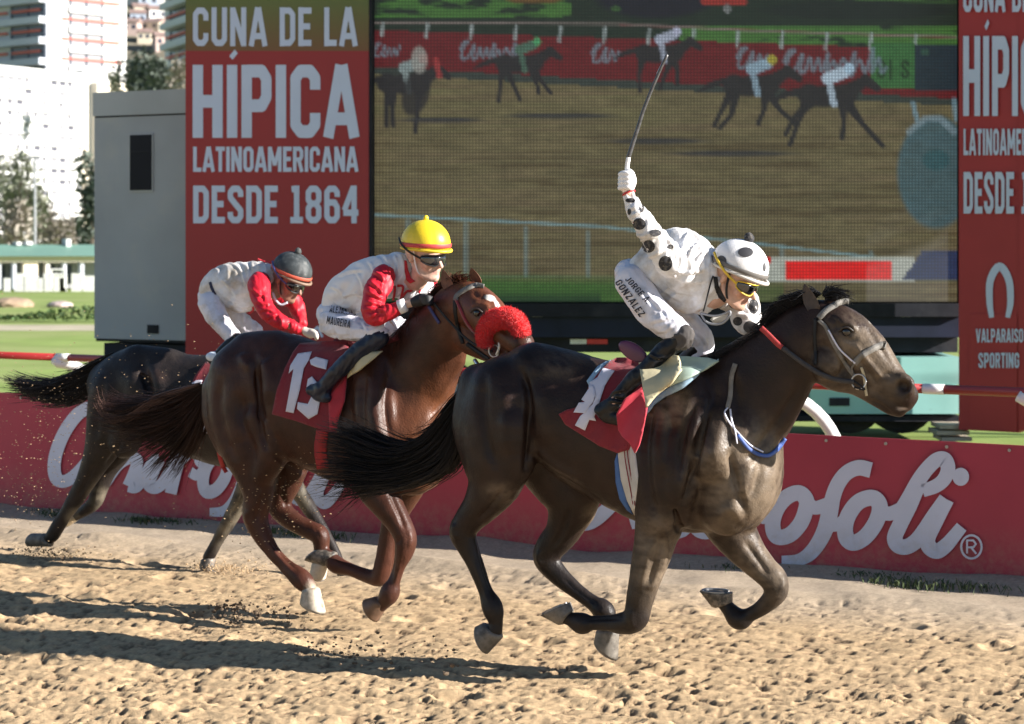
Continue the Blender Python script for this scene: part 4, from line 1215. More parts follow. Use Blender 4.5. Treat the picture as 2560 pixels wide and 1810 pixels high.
def tree(base, h, cr, ch, n, leafm, label, size=.5, group=None, name='tree', trunkr=.25, lean=0.0, zc=None):
    e = empty(name, base, label, 'tree', group)
    tr = MB(); top = base + Vector((lean, 0, h*.7))
    tr.tube([base - Vector((0, 0, .3)), base + (top - base)*.5 + Vector((.1, 0, 0)), top], [trunkr, trunkr*.7, trunkr*.3], 7)
    for _ in range(6):
        s0 = base + (top - base)*random.uniform(.4, .9); a = random.uniform(0, 6.28)
        tr.tube([s0, s0 + Vector((math.cos(a)*cr*.6, math.sin(a)*cr*.6, ch*.25))], [trunkr*.35, trunkr*.08], 5)
    tr.build('trunk', M_bark, e)
    c0 = base + Vector((lean, 0, zc if zc is not None else h - ch/2))
    lumps = [(c0 + Vector((random.uniform(-.55, .55)*cr, random.uniform(-.5, .5)*cr, random.uniform(-.38, .42)*ch)), random.uniform(.28, .5)*cr) for _ in range(13)]
    V = []; F = []
    for i in range(n):
        c, r_ = random.choice(lumps)
        v = Vector((random.gauss(0, 1), random.gauss(0, 1), random.gauss(0, 1))).normalized()*r_*random.uniform(.6, 1.08)
        v.z *= ch/(2*cr)*1.2
        p = c + v
        a = Vector((random.gauss(0, 1), random.gauss(0, 1), random.gauss(0, 1))).normalized(); bb = a.cross(Vector((random.random(), random.random(), random.random()))).normalized()
        s5 = size*random.uniform(.5, 1.2); k = len(V)
        V += [p - a*s5, p + bb*s5*.5, p + a*s5, p - bb*s5*.5]; F.append((k, k+1, k+2, k+3))
    mesh_np('crown', np.array([tuple(v) for v in V]), F, leafm, e)
    return e
random.seed(3)
def gp(px, Y): p = at_depth(px, HY, Y); p.z = 0; return p
hz = lambda px, py: (lambda h: h[0] if h[0] is not None else at_depth(px, py, 600))(hb.ray_cast(CAMV, px_dir(px, py).normalized(), 3000))
tree(gp(335, 330), 27, 5, 10, 1500, M_leafd, 'dark tree with ragged crown left of the cabin roof gap', .55, 'dark trees above the cabin', zc=28.5)
tree(gp(372, 320), 29, 5.5, 11, 1700, M_leafd, 'tallest dark tree standing above the cabin roof', .55, 'dark trees above the cabin', zc=28)
tree(gp(415, 310), 27, 4, 10, 1200, M_leafd, 'dark tree between the cabin roof and the narrow tower', .5, 'dark trees above the cabin', zc=27.5)
tree(gp(452, 300), 27, 2.4, 10, 700, M_leafg, 'pale leafless tree beside the sign board edge', .4, 'dark trees above the cabin', zc=26)
tree(gp(282, 400), 36, 1.6, 5, 300, M_leafm, 'thin palm-like tree in front of the bright tower', .5, None, zc=35, trunkr=.3)
for px_, Y, h, cr, ch, m_, lab in [(12, 230, 13, 3.2, 8, M_leafm, 'olive tree at the left edge before the white block'), (52, 215, 13.5, 3.4, 10, M_leafm, 'tall olive tree with pointed crown before the white block'),
        (90, 225, 8.5, 3.4, 6, M_leafg, 'greyish leafless tree right of the tall olive tree'), (135, 220, 6.5, 3.2, 5, M_leafg, 'brownish leafless tree above the green roof'),
        (28, 190, 6.5, 3.6, 5, M_leafg, 'low leafless tree behind the green roof, left edge'), (170, 230, 5.6, 3.2, 4, M_leafg, 'low leafless tree above the middle of the green roof'), (228, 170, 9.2, 1.7, 8, M_leafd, 'dark evergreen tree close to the cabin side')]:
    tree(gp(px_, Y), h, cr, ch, 1300, m_, lab, .35, 'trees behind the green roof')
# lamp pole
p = gp(87, 150); lp = empty('lamp_pole', p, 'thin grey pole rising behind the green roof', 'pole')
MB().tube([p, p + Vector((0, 0, 9.0))], [.14, .1], 8).build('mast', M_silver, lp); MB().box((p.x - .4, p.y - .1, 9.0), (p.x + .4, p.y + .1, 9.2)).build('lamp_head', M_silver, lp)

# long low building with a green roof
f = Face(-80, 108, 330, 112)
lb = empty('stable_building', f.A + f.d*f.W/2, 'long low building with green roof and white pillars beyond the grass', 'building')
zr0 = f.z(641); zr1 = f.z(611); W = f.W
f.box(0, W, 0, zr0 - .1, -2.2, 4).build('wall', mat('stable_wall', (0.33, 0.33, 0.36), .8, var=.2, scale=.5), lb)
r_ = MB(); r_.loft([[f.M @ Vector((-.5, -.4, zr0)), f.M @ Vector((W+.5, -.4, zr0)), f.M @ Vector((W+.5, 6, zr0 + .1)), f.M @ Vector((-.5, 6, zr0 + .1))],
                    [f.M @ Vector((-.5, 2.5, zr1)), f.M @ Vector((W+.5, 2.5, zr1)), f.M @ Vector((W+.5, 3.5, zr1)), f.M @ Vector((-.5, 3.5, zr1))]])
r_.build('roof', M_roofg, lb)
f.box(0, W, zr0 - .32, zr0, -.1, .3).build('eave_board', M_cream, lb)
for a, b, m_ in [(36, 44, M_pale), (62, 98, M_cream), (118, 128, M_white), (162, 170, M_pale), (205, 214, M_pale), (0, 6, M_pale)]:
    f.box(f.al(a), f.al(b), 0, zr0 - .3, -.3, .6).build('pillar', m_, lb)
for a, b in [(8, 34), (46, 60), (100, 116), (130, 160), (172, 203)]:
    f.box(f.al(a), f.al(b), .3, zr0 - .5, -2.1, .1).build('doorway', M_panedk, lb)
f.box(f.al(68), f.al(92), f.z(690), f.z(665), -.28, .04).build('notice_board', M_white, lb)
for i, (a, b, y0, y1) in enumerate([(188, 200, 596, 616), (88, 103, 603, 612), (62, 74, 604, 613)]):
    f.box(f.al(a), f.al(b), f.z(y1), f.z(y0), -2, 1).build('roof_tank', M_white, lb)
# white painted bollards / tyres along the far rail
M_fw = mat('white_painted_board', (0.75, 0.74, 0.72), .7)
for i, x in enumerate([18, 50, 78, 104, 122, 150, 158, 192, 226]):
    p = at_depth(x, 700, 104); p.z = 0
    w_ = .16 + .1*((i*7) % 3)
    e = MB().box((p.x - w_, p.y - .1, 0), (p.x + w_, p.y + .1, .7 + .12*((i*5) % 3))).build('white_marker', M_fw)
    tag(e, ['small white marker nearest the left edge before the green-roofed building', 'small white marker between the first pillar and the left edge marker', 'white marker in front of the cream pillar with the notice board', 'white marker just right of the cream pillar before the far building', 'white marker left of the white hurdle before the far building', 'white marker under the right half of the white hurdle', 'tall white marker at the right foot of the white hurdle', 'white marker between the white hurdle and the last pillar', 'white marker closest to the grey cabin before the far building'][i], 'marker', 'white markers before the green-roofed building')
fr = empty('white_hurdle', at_depth(145, 722, 103) * 1.0, 'white hurdle frame standing before the dark doorway', 'hurdle')
for a, b in [((128, 720), (128, 672)), ((162, 720), (162, 672)), ((128, 674), (162, 674)), ((128, 686), (162, 686))]:
    MB().tube([at_depth(*a, 103), at_depth(*b, 103)], .05, 6).build('bar', M_fw, fr)
# mounds, hedge line and dry path on the infield
for px_, py_, w_, h_, lab, m_ in [(30, 762, .85, .3, 'brown heap of earth on the far grass near the left edge', mat('earth_heap', (0.30, 0.22, 0.15), .95, var=.3, scale=2)), (150, 763, .5, .16, 'small pinkish heap of rubble on the far grass near the cabin', mat('rubble', (0.45, 0.36, 0.34), .95, var=.4, scale=5))]:
    c = ground_pt(px_, py_); m = MB(); m.blob((c.x, c.y, 0), 1, 3, .06, (w_, w_, h_)); o = m.build('earth_mound', m_, None, True); tag(o, lab, 'mound')
hd = MB(); hc = ground_pt(110, 798)
for i in range(5200):
    x = random.uniform(-16, 16); p = hc + Vector((x, random.gauss(0, .35), random.uniform(0, .38)*(.7 + .4*math.sin(x*1.3))))
    a = Vector((random.gauss(0, 1), random.gauss(0, 1), random.gauss(0, 1))).normalized()*.07; b2 = a.cross(Vector((.3, .5, .8))).normalized()*.05
    k = len(hd.v); hd.v += [tuple(p - a), tuple(p + b2), tuple(p + a), tuple(p - b2)]; hd.f.append((k, k+1, k+2, k+3))
tag(hd.build('rough_grass_line', M_hedge), 'low line of rough dark green growth across the infield grass', 'grass', kind='stuff')
pa, pb = ground_pt(110, 806), ground_pt(110, 820)
m = MB(); m.v = [(-40, pb.y, -.074), (40, pb.y, -.074), (40, pa.y, -.074), (-40, pa.y, -.074)]; m.f = [(0, 1, 2, 3)]
tag(m.build('dry_path', M_path), kind='structure')

# tall trees to the right of the screen, beyond the picture's edge: they shade the screen and both sign boards
random.seed(21)
for bx, by, h, cr, lab in [(17.2, 18.6, 15.0, 2.5, 'tall dense evergreen tree nearest the track, right of the screen'), (17.6, 21.3, 15.5, 2.4, 'tall dense evergreen tree level with the screen, right of it'), (19.5, 16.6, 15.5, 2.4, 'tall dense evergreen tree set back to the right of the others')]:
    tree(Vector((bx, by, -.08)), h, cr, h - 8.3, 5200, M_leafd, lab, .34, 'tall trees right of the screen', trunkr=.16)

# ================================================================== HORSES
def conv(frame, Z, rows, qd=1.0):
    """traced rows (x, y, r, lat[, q]) -> frame rows (s, lat, z, r, q)"""
    out = []
    for r_ in rows:
        x, y, rr, lat = r_[:4]; q = r_[4] if len(r_) > 4 else qd
        p, sc = frame.loc(*Z(x, y), lat)
        out.append([p[0], lat, p[2], rr/Z.sc*sc, q])
    return out

def px_of(frame, V):
    W = frame.to_world(V)
    return CX + FPX*W[:, 0]/W[:, 1], HY + FPX*(CAM_H - W[:, 2])/W[:, 1], W

def sculpt(frame, Z, chains, vox, pad=0.06):
    rows = [(conv(frame, Z, c[0]), *c[1:]) for c in chains]
    add = [r_ for r_ in rows if len(r_) < 3 or r_[2] == 'add']
    allp = np.array([p for r_ in add for p in r_[0]])
    rr = np.maximum(allp[:, 3], allp[:, 3]/allp[:, 4])
    lo = (allp[:, :3] - rr[:, None]).min(0) - pad; hi = (allp[:, :3] + rr[:, None]).max(0) + pad
    S = SDF(lo, hi, vox)
    for r_ in rows:
        S.chain(r_[0], k=r_[1], op=r_[2] if len(r_) > 2 else 'add')
    V, Q = S.mesh()
    W = frame.to_world(V)
    Q = orient(W, Q)
    return W, Q

def soft(x, a, b): return np.clip((x - a)/(b - a), 0, 1)
def ellm(X, Y, Z, cx, cy, rx, ry, rot=0.0):
    cx, cy = Z(cx, cy); rx /= Z.sc; ry /= Z.sc
    c, d = math.cos(R(rot)), math.sin(R(rot))
    u = (X - cx)*c + (Y - cy)*d; v = -(X - cx)*d + (Y - cy)*c
    return np.clip(1.5*(1 - np.sqrt((u/rx)**2 + (v/ry)**2)), 0, 1)

def paint(W, base, legs_col, masks, nscale=5.0):
    """albedo: coat colour, dark points, dust and marks (each mask = (array 0..1, colour))"""
    n = fbm(W[:, 0]*nscale + W[:, 1]*3, W[:, 2]*nscale, 4, 3.0)[:, None]
    C = np.array(base)[None]*(0.75 + 0.5*n)
    for m_, col in masks:
        C = C*(1 - m_[:, None]) + np.array(col)[None]*m_[:, None]
    return C

def hoof(Z, frame, lat, cb, cf, heel, toe, width, material, parent):
    def P(q, l): return frame.w(*Z(*q), l)[0]
    rings = []
    wtop = width*.42; wbot = width*.52
    n = 16
    def ring(b_, f_, w_, sag=0.0):
        B_, F_ = P(b_, lat), P(f_, lat)
        c = (B_ + F_)/2; a = (F_ - B_)/2; l = frame.n*w_
        pts = []
        for k in range(n):
            t = 2*math.pi*k/n
            e = math.copysign(abs(math.cos(t))**.85, math.cos(t))
            pts.append(c + a*e + l*math.sin(t))
        return pts
    def lerp(a, b, t): return (a[0] + (b[0]-a[0])*t, a[1] + (b[1]-a[1])*t)
    for t in (-.12, 0, .12, .5, .9, 1.0):
        w_ = wtop + (wbot - wtop)*t
        if t == 1.0: w_ *= .96
        if t < 0: w_ *= .8
        cb2, cf2 = lerp(cb, heel, t), lerp(cf, toe, t)
        if t < 0:
            m0 = lerp(cb2, cf2, .5); cb2 = lerp(cb2, m0, .2); cf2 = lerp(cf2, m0, .2)
        rings.append(ring(cb2, cf2, w_))
    m = MB(); m.loft(rings)
    o = m.build('hoof', material, parent, True)
    # horseshoe on the sole
    B_, F_ = P(heel, lat), P(toe, lat); c = (B_ + F_)/2; a = (F_ - B_)/2
    ax = (c - (P(cb, lat) + P(cf, lat))/2).normalized()
    pts = [c + ax*.003 + a*.82*math.cos(t) + frame.n*wbot*.8*math.sin(t) for t in np.linspace(-2.5, 2.5, 15)]
    MB().tube(pts, .007, 6).build('horseshoe', M_shoe, o)
    return o

def strands(frame, Z, guides, n, rad, seg, name, material, parent, jit=0.03, lat=0.0, latj=0.05, seed=1, freej=0.0):
    """hair: guides are traced polylines; each strand lies between two neighbouring guides"""
    rs = np.random.default_rng(seed)
    G = []
    for g_ in guides:
        pts = np.array([tuple(frame.w(*Z(q[0], q[1]), q[2] if len(q) > 2 else lat)[0]) for q in g_])
        pts = catmull(pts, 8)
        d = np.r_[0, np.cumsum(np.linalg.norm(np.diff(pts, axis=0), axis=1))]; d /= d[-1]
        t = np.linspace(0, 1, seg)
        G.append(np.stack([np.interp(t, d, pts[:, i]) for i in range(3)], 1))
    G = np.array(G); V = []; F = []
    t = np.linspace(0, 1, seg)
    for i in range(n):
        u = rs.random()*(len(G) - 1); a = int(u); w_ = u - a
        P = G[a]*(1 - w_) + G[min(a+1, len(G)-1)]*w_
        ln = rs.uniform(.35, 1.05) if rs.random() < .85 else rs.uniform(1.0, 1.18)
        tt = np.clip(t*ln, 0, 1.0)
        P = np.stack([np.interp(tt, t, P[:, k]) for k in range(3)], 1)
        off = rs.normal(0, 1, 3)*jit; nl = rs.normal(0, 1)*latj
        ph = rs.uniform(0, 6.28, 3); fr = rs.uniform(3, 8)
        wv = np.stack([np.sin(t*fr + ph[k]) for k in range(3)], 1)*jit*.55
        P = P + (off[None] + np.array(frame.n)[None]*nl)*(0.25 + t[:, None])**.8 + wv*t[:, None] + freej*rs.normal(0, 1, 3)[None]*t[:, None]**2
        r_ = rad*rs.uniform(.6, 1.3)*(1 - t**3*.85)
        T = np.gradient(P, axis=0); T /= np.linalg.norm(T, axis=1)[:, None] + 1e-9
        A = np.cross(T, np.array([0.2, 0.9, 0.3])); A /= np.linalg.norm(A, axis=1)[:, None] + 1e-9
        B = np.cross(T, A); b = len(V)
        for k in range(3):
            an = k*2.094
            V.extend((P + (A*math.cos(an) + B*math.sin(an))*r_[:, None]).tolist())
        for s5 in range(seg - 1):
            for k in range(3):
                k2 = (k+1) % 3
                F.append((b + k*seg + s5, b + k2*seg + s5, b + k2*seg + s5+1, b + k*seg + s5+1))
    o = mesh_np(name, np.array(V), np.array(F, dtype=np.int32), material, parent, True)
    return o

def coat_material(name, rough=.42, spec=.25, bump=.35, sheen=.0, coat=.0):
    return mat(name, (1, 1, 1), rough, var=.28, scale=11, bump=bump, bscale=95, attr=True, rvar=.12, spec=spec, sheen=sheen, coat=coat, stretch=(1, 1, 1))
def hair_material(name, col, rough=.4):
    return mat(name, col, .55, var=.4, scale=6, spec=.22)
M_shoe = mat('worn_horseshoe', (0.35, 0.35, 0.36), .4, .8)
M_eye = mat('horse_eye', (0.008, 0.006, 0.005), .06, spec=.8)
M_strap = mat('grey_dusty_leather', (0.16, 0.15, 0.135), .7, var=.3, scale=30, bump=.3, bscale=200)
M_strapd = mat('black_leather', (0.012, 0.012, 0.013), .55, var=.3, scale=30, spec=.3)
M_steel = mat('bit_steel', (0.55, 0.55, 0.55), .3, 1.0)
M_redcloth = mat('dark_red_cloth', (0.18, 0.007, 0.017), .8, var=.1, scale=12, bump=.3, bscale=60, sheen=.2)
M_whcloth = mat('white_cloth_print', (0.60, 0.60, 0.70), .8, var=.05, scale=12)
M_tanflap = mat('tan_pad', (0.52, 0.46, 0.29), .75, var=.1, scale=9, bump=.15, bscale=50)
M_bluepad = mat('pale_blue_pad', (0.28, 0.42, 0.55), .75, var=.08, scale=9)
M_aqua = mat('pale_green_pad', (0.33, 0.43, 0.38), .75, var=.1, scale=8)

def strap(pts, Z, frame, bvh, lat, w_, material, name, parent, off=.008, thick=.006, closed=False):
    V2, F = ribbon2d([Z(*p) for p in pts], w_/Z.sc, closed, 8, len(pts) > 2)
    return drape(V2, F, bvh, frame, lat, off, name, material, parent, thick=thick, smooth_it=2)
def patch(poly, Z, frame, bvh, lat, off, name, material, parent, step=10, thick=.006, bulge=0.0, smooth_it=3):
    V2, F = poly2d([Z(*p) for p in poly], step)
    return drape(V2, F, bvh, frame, lat, off, name, material, parent, thick=thick, bulge=bulge, smooth_it=smooth_it)
def cord(pts, Z, frame, rad, material, name, parent, sides=8, flat=1.0):
    P = np.array([tuple(frame.w(*Z(p[0], p[1]), p[2])[0]) for p in pts])
    P = catmull(P, 6)
    return MB().tube([Vector(p) for p in P], rad, sides, flat=flat).build(name, material, parent, True)

# ------------------------------------------------------------------ horse 1 (front, dark bay, number 1)
F1 = Frame(1550, 10.4, 27.0)
N_, Fq = .15, -.14
H1 = [
 # torso
 ([(225,600,158,0,1.05),(330,560,205,0,1.1),(430,556,215,0,1.2),(600,640,258,0,1.42),(750,692,290,0,1.62),(900,735,312,0,1.75),(1030,770,282,0,1.75),(1110,790,215,0,1.5)], .05),
 ([(360,430,110,.06,1.1),(520,470,95,.04,1.2)], .06),
 # chest
 ([(1100,700,200,.06,1.35),(1140,860,165,.07,1.2),(1110,950,115,.09,1.1)], .035),
 ([(1150,700,180,-.05,1.3),(1195,850,130,-.09,1.15),(1170,950,95,-.09,1.1)], .03),
 # neck
 ([(1060,600,235,0,1.7),(1150,560,225,0,1.75),(1240,470,190,0,1.75),(1330,375,152,0,1.6),(1400,300,125,0,1.45)], .05),
 # near shoulder and triceps
 ([(960,500,95,.13,1.3),(990,620,110,.17,1.3),(1060,760,110,.19,1.25)], .022),
 ([(860,620,85,.18,1.2),(840,760,100,.20,1.2),(850,880,100,.19,1.1),(850,980,85,.17,1.0)], .022),
 ([(940,700,70,.20,1.1),(930,850,80,.215,1.1),(890,960,70,.19,1.1)], .016),
 # near fore leg
 ([(880,930,130,.13,1.2),(845,1030,92,.145,1.05),(820,1130,76,.15,1),(790,1240,62,.15,1),(768,1330,52,.15,1),(752,1388,50,.15,1),(700,1404,42,.15,1.1),(640,1402,29,.15,1.2),(580,1402,29,.15,1.2),(548,1404,42,.15,1.1),(505,1388,27,.15,1.1),(478,1376,30,.15,1)], .03),
 ([(850,1120,30,.185,1),(815,1250,26,.185,1)], .02),
 # far fore leg
 ([(1080,960,110,-.12,1.2),(1140,1060,88,-.14,1.05),(1195,1135,68,-.14,1),(1250,1195,56,-.14,1),(1288,1235,54,-.14,1),(1298,1285,44,-.14,1.05),(1250,1338,32,-.14,1.2),(1195,1372,29,-.14,1.2),(1155,1388,42,-.14,1.1),(1118,1350,30,-.14,1.1),(1090,1318,28,-.14,1)], .03),
 # near haunch and hind leg
 ([(250,520,150,.10,1.1),(225,640,155,.12,1.15),(225,750,140,.13,1.15),(215,850,108,.13,1.1),(165,940,76,.14,1.1),(108,1010,58,.14,1.15),(88,1055,54,.14,1.2),(112,1120,42,.14,1.3),(146,1200,33,.14,1.25),(176,1280,30,.14,1.25),(203,1345,43,.14,1.1),(216,1395,29,.14,1.1),(212,1430,32,.14,1)], .03),
 ([(300,640,110,.16,1.1),(285,780,85,.17,1.1),(240,880,55,.17,1.1)], .02),
 ([(150,480,80,.10,1.1),(130,640,85,.12,1.1),(160,790,70,.12,1.1)], .03),
 ([(340,420,70,.13,1.2),(330,520,75,.15,1.2)], .03),
 # far hind leg
 ([(380,720,140,-.08,1.2),(450,830,120,-.12,1.15),(505,930,98,-.14,1.1),(478,1040,70,-.14,1.1),(425,1110,58,-.14,1.15),(412,1155,53,-.14,1.2),(450,1210,43,-.14,1.25),(520,1272,33,-.14,1.25),(590,1325,31,-.14,1.2),(632,1357,44,-.14,1.1),(648,1400,33,-.14,1.1),(648,1430,34,-.14,1)], .03),
 ([(560,880,80,-.10,1.2),(530,960,70,-.13,1.1)], .04),
 # head
 ([(1435,255,100,0,1.5),(1500,255,98,0,1.4),(1570,290,98,0,1.15),(1640,355,93,0,1.12),(1705,430,78,0,1.25),(1760,492,65,0,1.2),(1795,522,54,0,1.05)], .022),
 ([(1460,370,95,0,1.6),(1530,425,80,0,1.5),(1610,470,55,0,1.5),(1690,520,48,0,1.3),(1745,560,40,0,1.1),(1772,578,30,0,1)], .02),
 ([(1790,540,40,0,1),(1800,560,26,0,1)], .015),
 ([(1495,400,62,.055,1.4)], .02),                                    # cheek
 ([(1505,235,30,.06,1),(1550,240,26,.075,1),(1600,262,20,.07,1)], .012),    # brow
 ([(1590,330,20,.085,1),(1660,400,16,.07,1),(1700,430,12,.06,1)], .01),     # facial crest
 ([(1755,475,24,.05,1),(1785,455,22,.05,1),(1815,475,20,.045,1),(1812,510,18,.05,1)], .008),    # nostril rims
 ([(1765,480,24,-.045,1),(1800,470,22,-.04,1)], .01),
 ([(1778,490,24,.085,1),(1790,490,24,.07,1)], .006, 'cut'),
 ([(1690,520,4,.06,1),(1740,540,5,.06,1),(1780,563,5,.045,1)], .008, 'cut'),
 # grooves
 ([(1112,1010,6,.05,1),(1135,930,9,.03,1),(1150,850,6,.02,1)], .03, 'cut'),
 ([(925,1040,10,.19,1),(905,960,8,.25,1)], .03, 'cut'),
 ([(1010,560,8,.25,1),(1000,660,12,.29,1),(985,740,8,.29,1)], .03, 'cut'),
 ([(325,560,8,.28,1),(335,660,12,.29,1),(325,760,8,.26,1)], .035, 'cut'),
]
print('sculpt horse 1')
V1, Q1 = sculpt(F1, Z1, H1, 0.0095)
V1 = relief(V1, Q1, Z1, F1, [
 ([(1065,520),(1015,640),(985,760),(965,870),(930,960)], 16, -.022), ([(1010,520),(955,620),(930,740),(925,860)], 14, -.014), ([(1100,560),(1075,680),(1050,800)], 30, .014), ([(1040,560),(985,660),(960,780),(940,900)], 16, .010),
 ([(840,520),(800,660),(795,800),(815,930),(850,1010)], 22, -.018), ([(880,560),(860,700),(870,850)], 34, .014), ([(1180,990),(1155,900),(1130,800),(1120,720)], 15, -.018), ([(1060,1010),(1120,960),(1170,1000)], 22, .012),
 ([(1250,720),(1230,840),(1190,930)], 20, -.010), ([(1410,450),(1330,590),(1240,720),(1180,800)], 20, -.014), ([(1120,420),(1145,540),(1150,660)], 26, -.012), ([(900,1010),(960,1060),(1040,1065)], 16, -.016),
 ([(300,400),(335,500),(345,620),(342,740),(325,830)], 15, -.026), ([(395,480),(410,600),(420,720)], 40, .012), ([(180,420),(165,560),(185,700),(225,820)], 20, -.015), ([(255,480),(255,620),(270,760)], 36, .014),
 ([(345,740),(430,820),(530,880),(640,940)], 12, -.010), ([(360,715),(450,795),(560,850)], 14, .010), ([(860,1050),(835,1160),(800,1270)], 12, -.012), ([(820,1070),(795,1180),(770,1280)], 12, .008), ([(1170,1080),(1230,1160),(1270,1220)], 12, -.009),
 ([(245,880),(200,950),(140,1010)], 12, -.012), ([(150,1060),(165,1150),(195,1260)], 8, -.008), ([(505,950),(470,1050),(430,1120)], 12, -.010), ([(700,1385),(620,1386),(560,1390)], 8, -.006),
 ([(330,430),(420,420),(520,430)], 30, .012), ([(520,520),(640,600),(700,720)], 26, -.006),
 ([(742,1350),(738,1385),(748,1420)], 9, .005), ([(700,1425),(640,1424),(570,1424)], 6, .004), ([(1318,1215),(1325,1250),(1315,1280)], 9, .005), ([(60,1015),(52,1050),(70,1080)], 10, .007), ([(385,1120),(378,1155),(395,1185)], 9, .006), ([(125,1150),(165,1260),(190,1330)], 5, .004), ([(150,1130),(185,1240),(212,1320)], 5, -.004), ([(470,1225),(540,1285),(610,1335)], 5, -.004), ([(740,900),(700,960),(640,985)], 10, -.004), ([(870,1030),(880,1120),(850,1220)], 8, .006), ([(1195,760),(1180,850),(1160,930)], 26, .010),
 ([(1600,320),(1660,400),(1720,470)], 8, .008), ([(1590,350),(1640,420),(1700,500)], 12, -.009), ([(1530,460),(1560,420),(1560,370)], 10, -.010), ([(1440,400),(1480,470),(1540,500)], 12, .006), ([(1640,250),(1690,320),(1740,400)], 10, -.006),
 ([(1545,245),(1580,248),(1612,275)], 9, .009), ([(1555,300),(1590,312),(1615,300)], 7, -.005), ([(1500,215),(1530,240),(1530,280)], 12, -.009), ([(1690,470),(1720,440),(1750,440)], 8, -.007), ([(1650,540),(1700,560),(1750,600)], 8, -.006),
], 3.0, .0022)
PX, PY, _ = px_of(F1, np.c_[np.zeros(1), np.zeros(1), np.zeros(1)]) if False else (CX + FPX*V1[:, 0]/V1[:, 1], HY + FPX*(CAM_H - V1[:, 2])/V1[:, 1], None)
nn = fbm(V1[:, 0]*14 + V1[:, 1]*9, V1[:, 2]*14, 4, 5.0); n2 = fbm(V1[:, 0]*60 + V1[:, 1]*40, V1[:, 2]*60, 3, 1.0)
def dusty(m, lo=.35, hi=.62, n=nn, nb=n2): return m*np.clip((n*.6 + nb*.4 - lo)/(hi - lo)*.9 + m*.35, 0, 1)
dust = np.maximum.reduce([ellm(PX, PY, Z1, 1170, 850, 270, 300), ellm(PX, PY, Z1, 1640, 380, 250, 230)*.9, ellm(PX, PY, Z1, 830, 1150, 140, 240)*.9, ellm(PX, PY, Z1, 880, 560, 110, 120)*.8,
                          ellm(PX, PY, Z1, 1260, 1180, 190, 210)*.75, ellm(PX, PY, Z1, 230, 900, 90, 60)*.5, ellm(PX, PY, Z1, 480, 400, 160, 90)*.35, ellm(PX, PY, Z1, 590, 990, 60, 60)*.6])
zl = V1[:, 2]
legm = np.clip((0.78 - zl)/.25, 0, 1)
C1 = paint(V1, (0.018, 0.0095, 0.0072), None, [(legm*.85, (0.016, 0.013, 0.012)), (ellm(PX, PY, Z1, 1460, 300, 130, 160)*.3, (0.03, 0.014, 0.01)),
     (np.clip(dusty(dust, .30, .66), 0, 1)*.66, (0.24, 0.185, 0.130)), (ellm(PX, PY, Z1, 1665, 232, 12, 16), (0.4, 0.38, 0.35)), (ellm(PX, PY, Z1, 1572, 277, 34, 26, 20)*.9, (0.012, 0.009, 0.008)),
     (ellm(PX, PY, Z1, 1785, 575, 26, 8)*.8, (0.5, 0.42, 0.38)), (ellm(PX, PY, Z1, 1782, 487, 24, 26)*.95, (0.012, 0.008, 0.008))])
M_coat1 = coat_material('dark_bay_coat', .44, .26, .3)
horse1 = empty('racehorse', F1.P0, 'leading dark bay racehorse with dusty chest and bare muzzle, number cloth 1', 'horse', 'galloping racehorses')
body1 = mesh_np('body', V1, Q1, M_coat1, horse1, True, colors=C1)
B1v = bvh_of(V1, Q1)
hair1 = hair_material('black_hair', (0.012, 0.011, 0.012), .45)
M_hoofd = mat('dark_hoof_horn', (0.05, 0.045, 0.04), .5, var=.4, scale=20, dirt=(.3, .25, .2), dscale=25, dlo=.45, dhi=.7)
M_hoofp = mat('dusty_hoof_horn', (0.15, 0.135, 0.115), .5, var=.4, scale=25, dirt=(.05, .042, .035), dscale=18, dlo=.5, dhi=.7)
M_hoofw = mat('pale_hoof_horn', (0.55, 0.48, 0.38), .55, var=.2, scale=25)
hoof(Z1, F1, .14, (166,1402), (240,1462), (140,1415), (184,1522), .125, M_hoofp, horse1)
hoof(Z1, F1, -.14, (606,1432), (690,1436), (598,1474), (684,1546), .125, M_hoofp, horse1)
hoof(Z1, F1, .15, (512,1352), (462,1410), (500,1322), (392,1372), .13, M_hoofp, horse1)
hoof(Z1, F1, -.14, (1128,1322), (1052,1338), (1128,1286), (1005,1276), .13, M_hoofd, horse1)
def horse_eye(Z, frame, x, y, lat, r_, parent, lid):
    p = frame.w(*Z(x, y), lat)[0]
    e = MB().blob(p, r_, 2).build('eye', M_eye, parent, True)
    l = MB().tube([p + frame.u*(-r_*1.4) + Vector((0, 0, r_*.1)) + frame.n*r_*.5, p + Vector((0, 0, r_*.95)) + frame.n*r_*.75, p + frame.u*(r_*1.3) + Vector((0, 0, r_*.3)) + frame.n*r_*.3], [r_*.25, r_*.42, r_*.2], 8).build('eyelid', lid, e, True)
M_lid = mat('eyelid_skin', (0.02, 0.014, 0.011), .5)
def eye_on(Z, frame, bvh, x, y, r_, parent, lid=M_lid):
    hit = bvh.ray_cast(CAMV, px_dir(*Z(x, y)).normalized(), 100)[0]
    if hit is None: return
    p = hit + px_dir(*Z(x, y)).normalized()*r_*.35
    e = MB().blob(p, r_, 2).build('eye', M_eye, parent, True)
    P = [p - frame.u*r_*1.5 + frame.n*r_*.45, p - frame.u*r_*.6 + frame.n*r_*.85 + Vector((0, 0, r_*.75)), p + frame.u*r_*.5 + frame.n*r_*.8 + Vector((0, 0, r_*.85)), p + frame.u*r_*1.4 + frame.n*r_*.3 + Vector((0, 0, r_*.1))]
    MB().tube([Vector(q) for q in catmull(np.array([tuple(q) for q in P]), 4)], r_*.22, 8).build('eyelid', lid, e, True)
eye_on(Z1, F1, B1v, 1572, 277, .025, horse1)
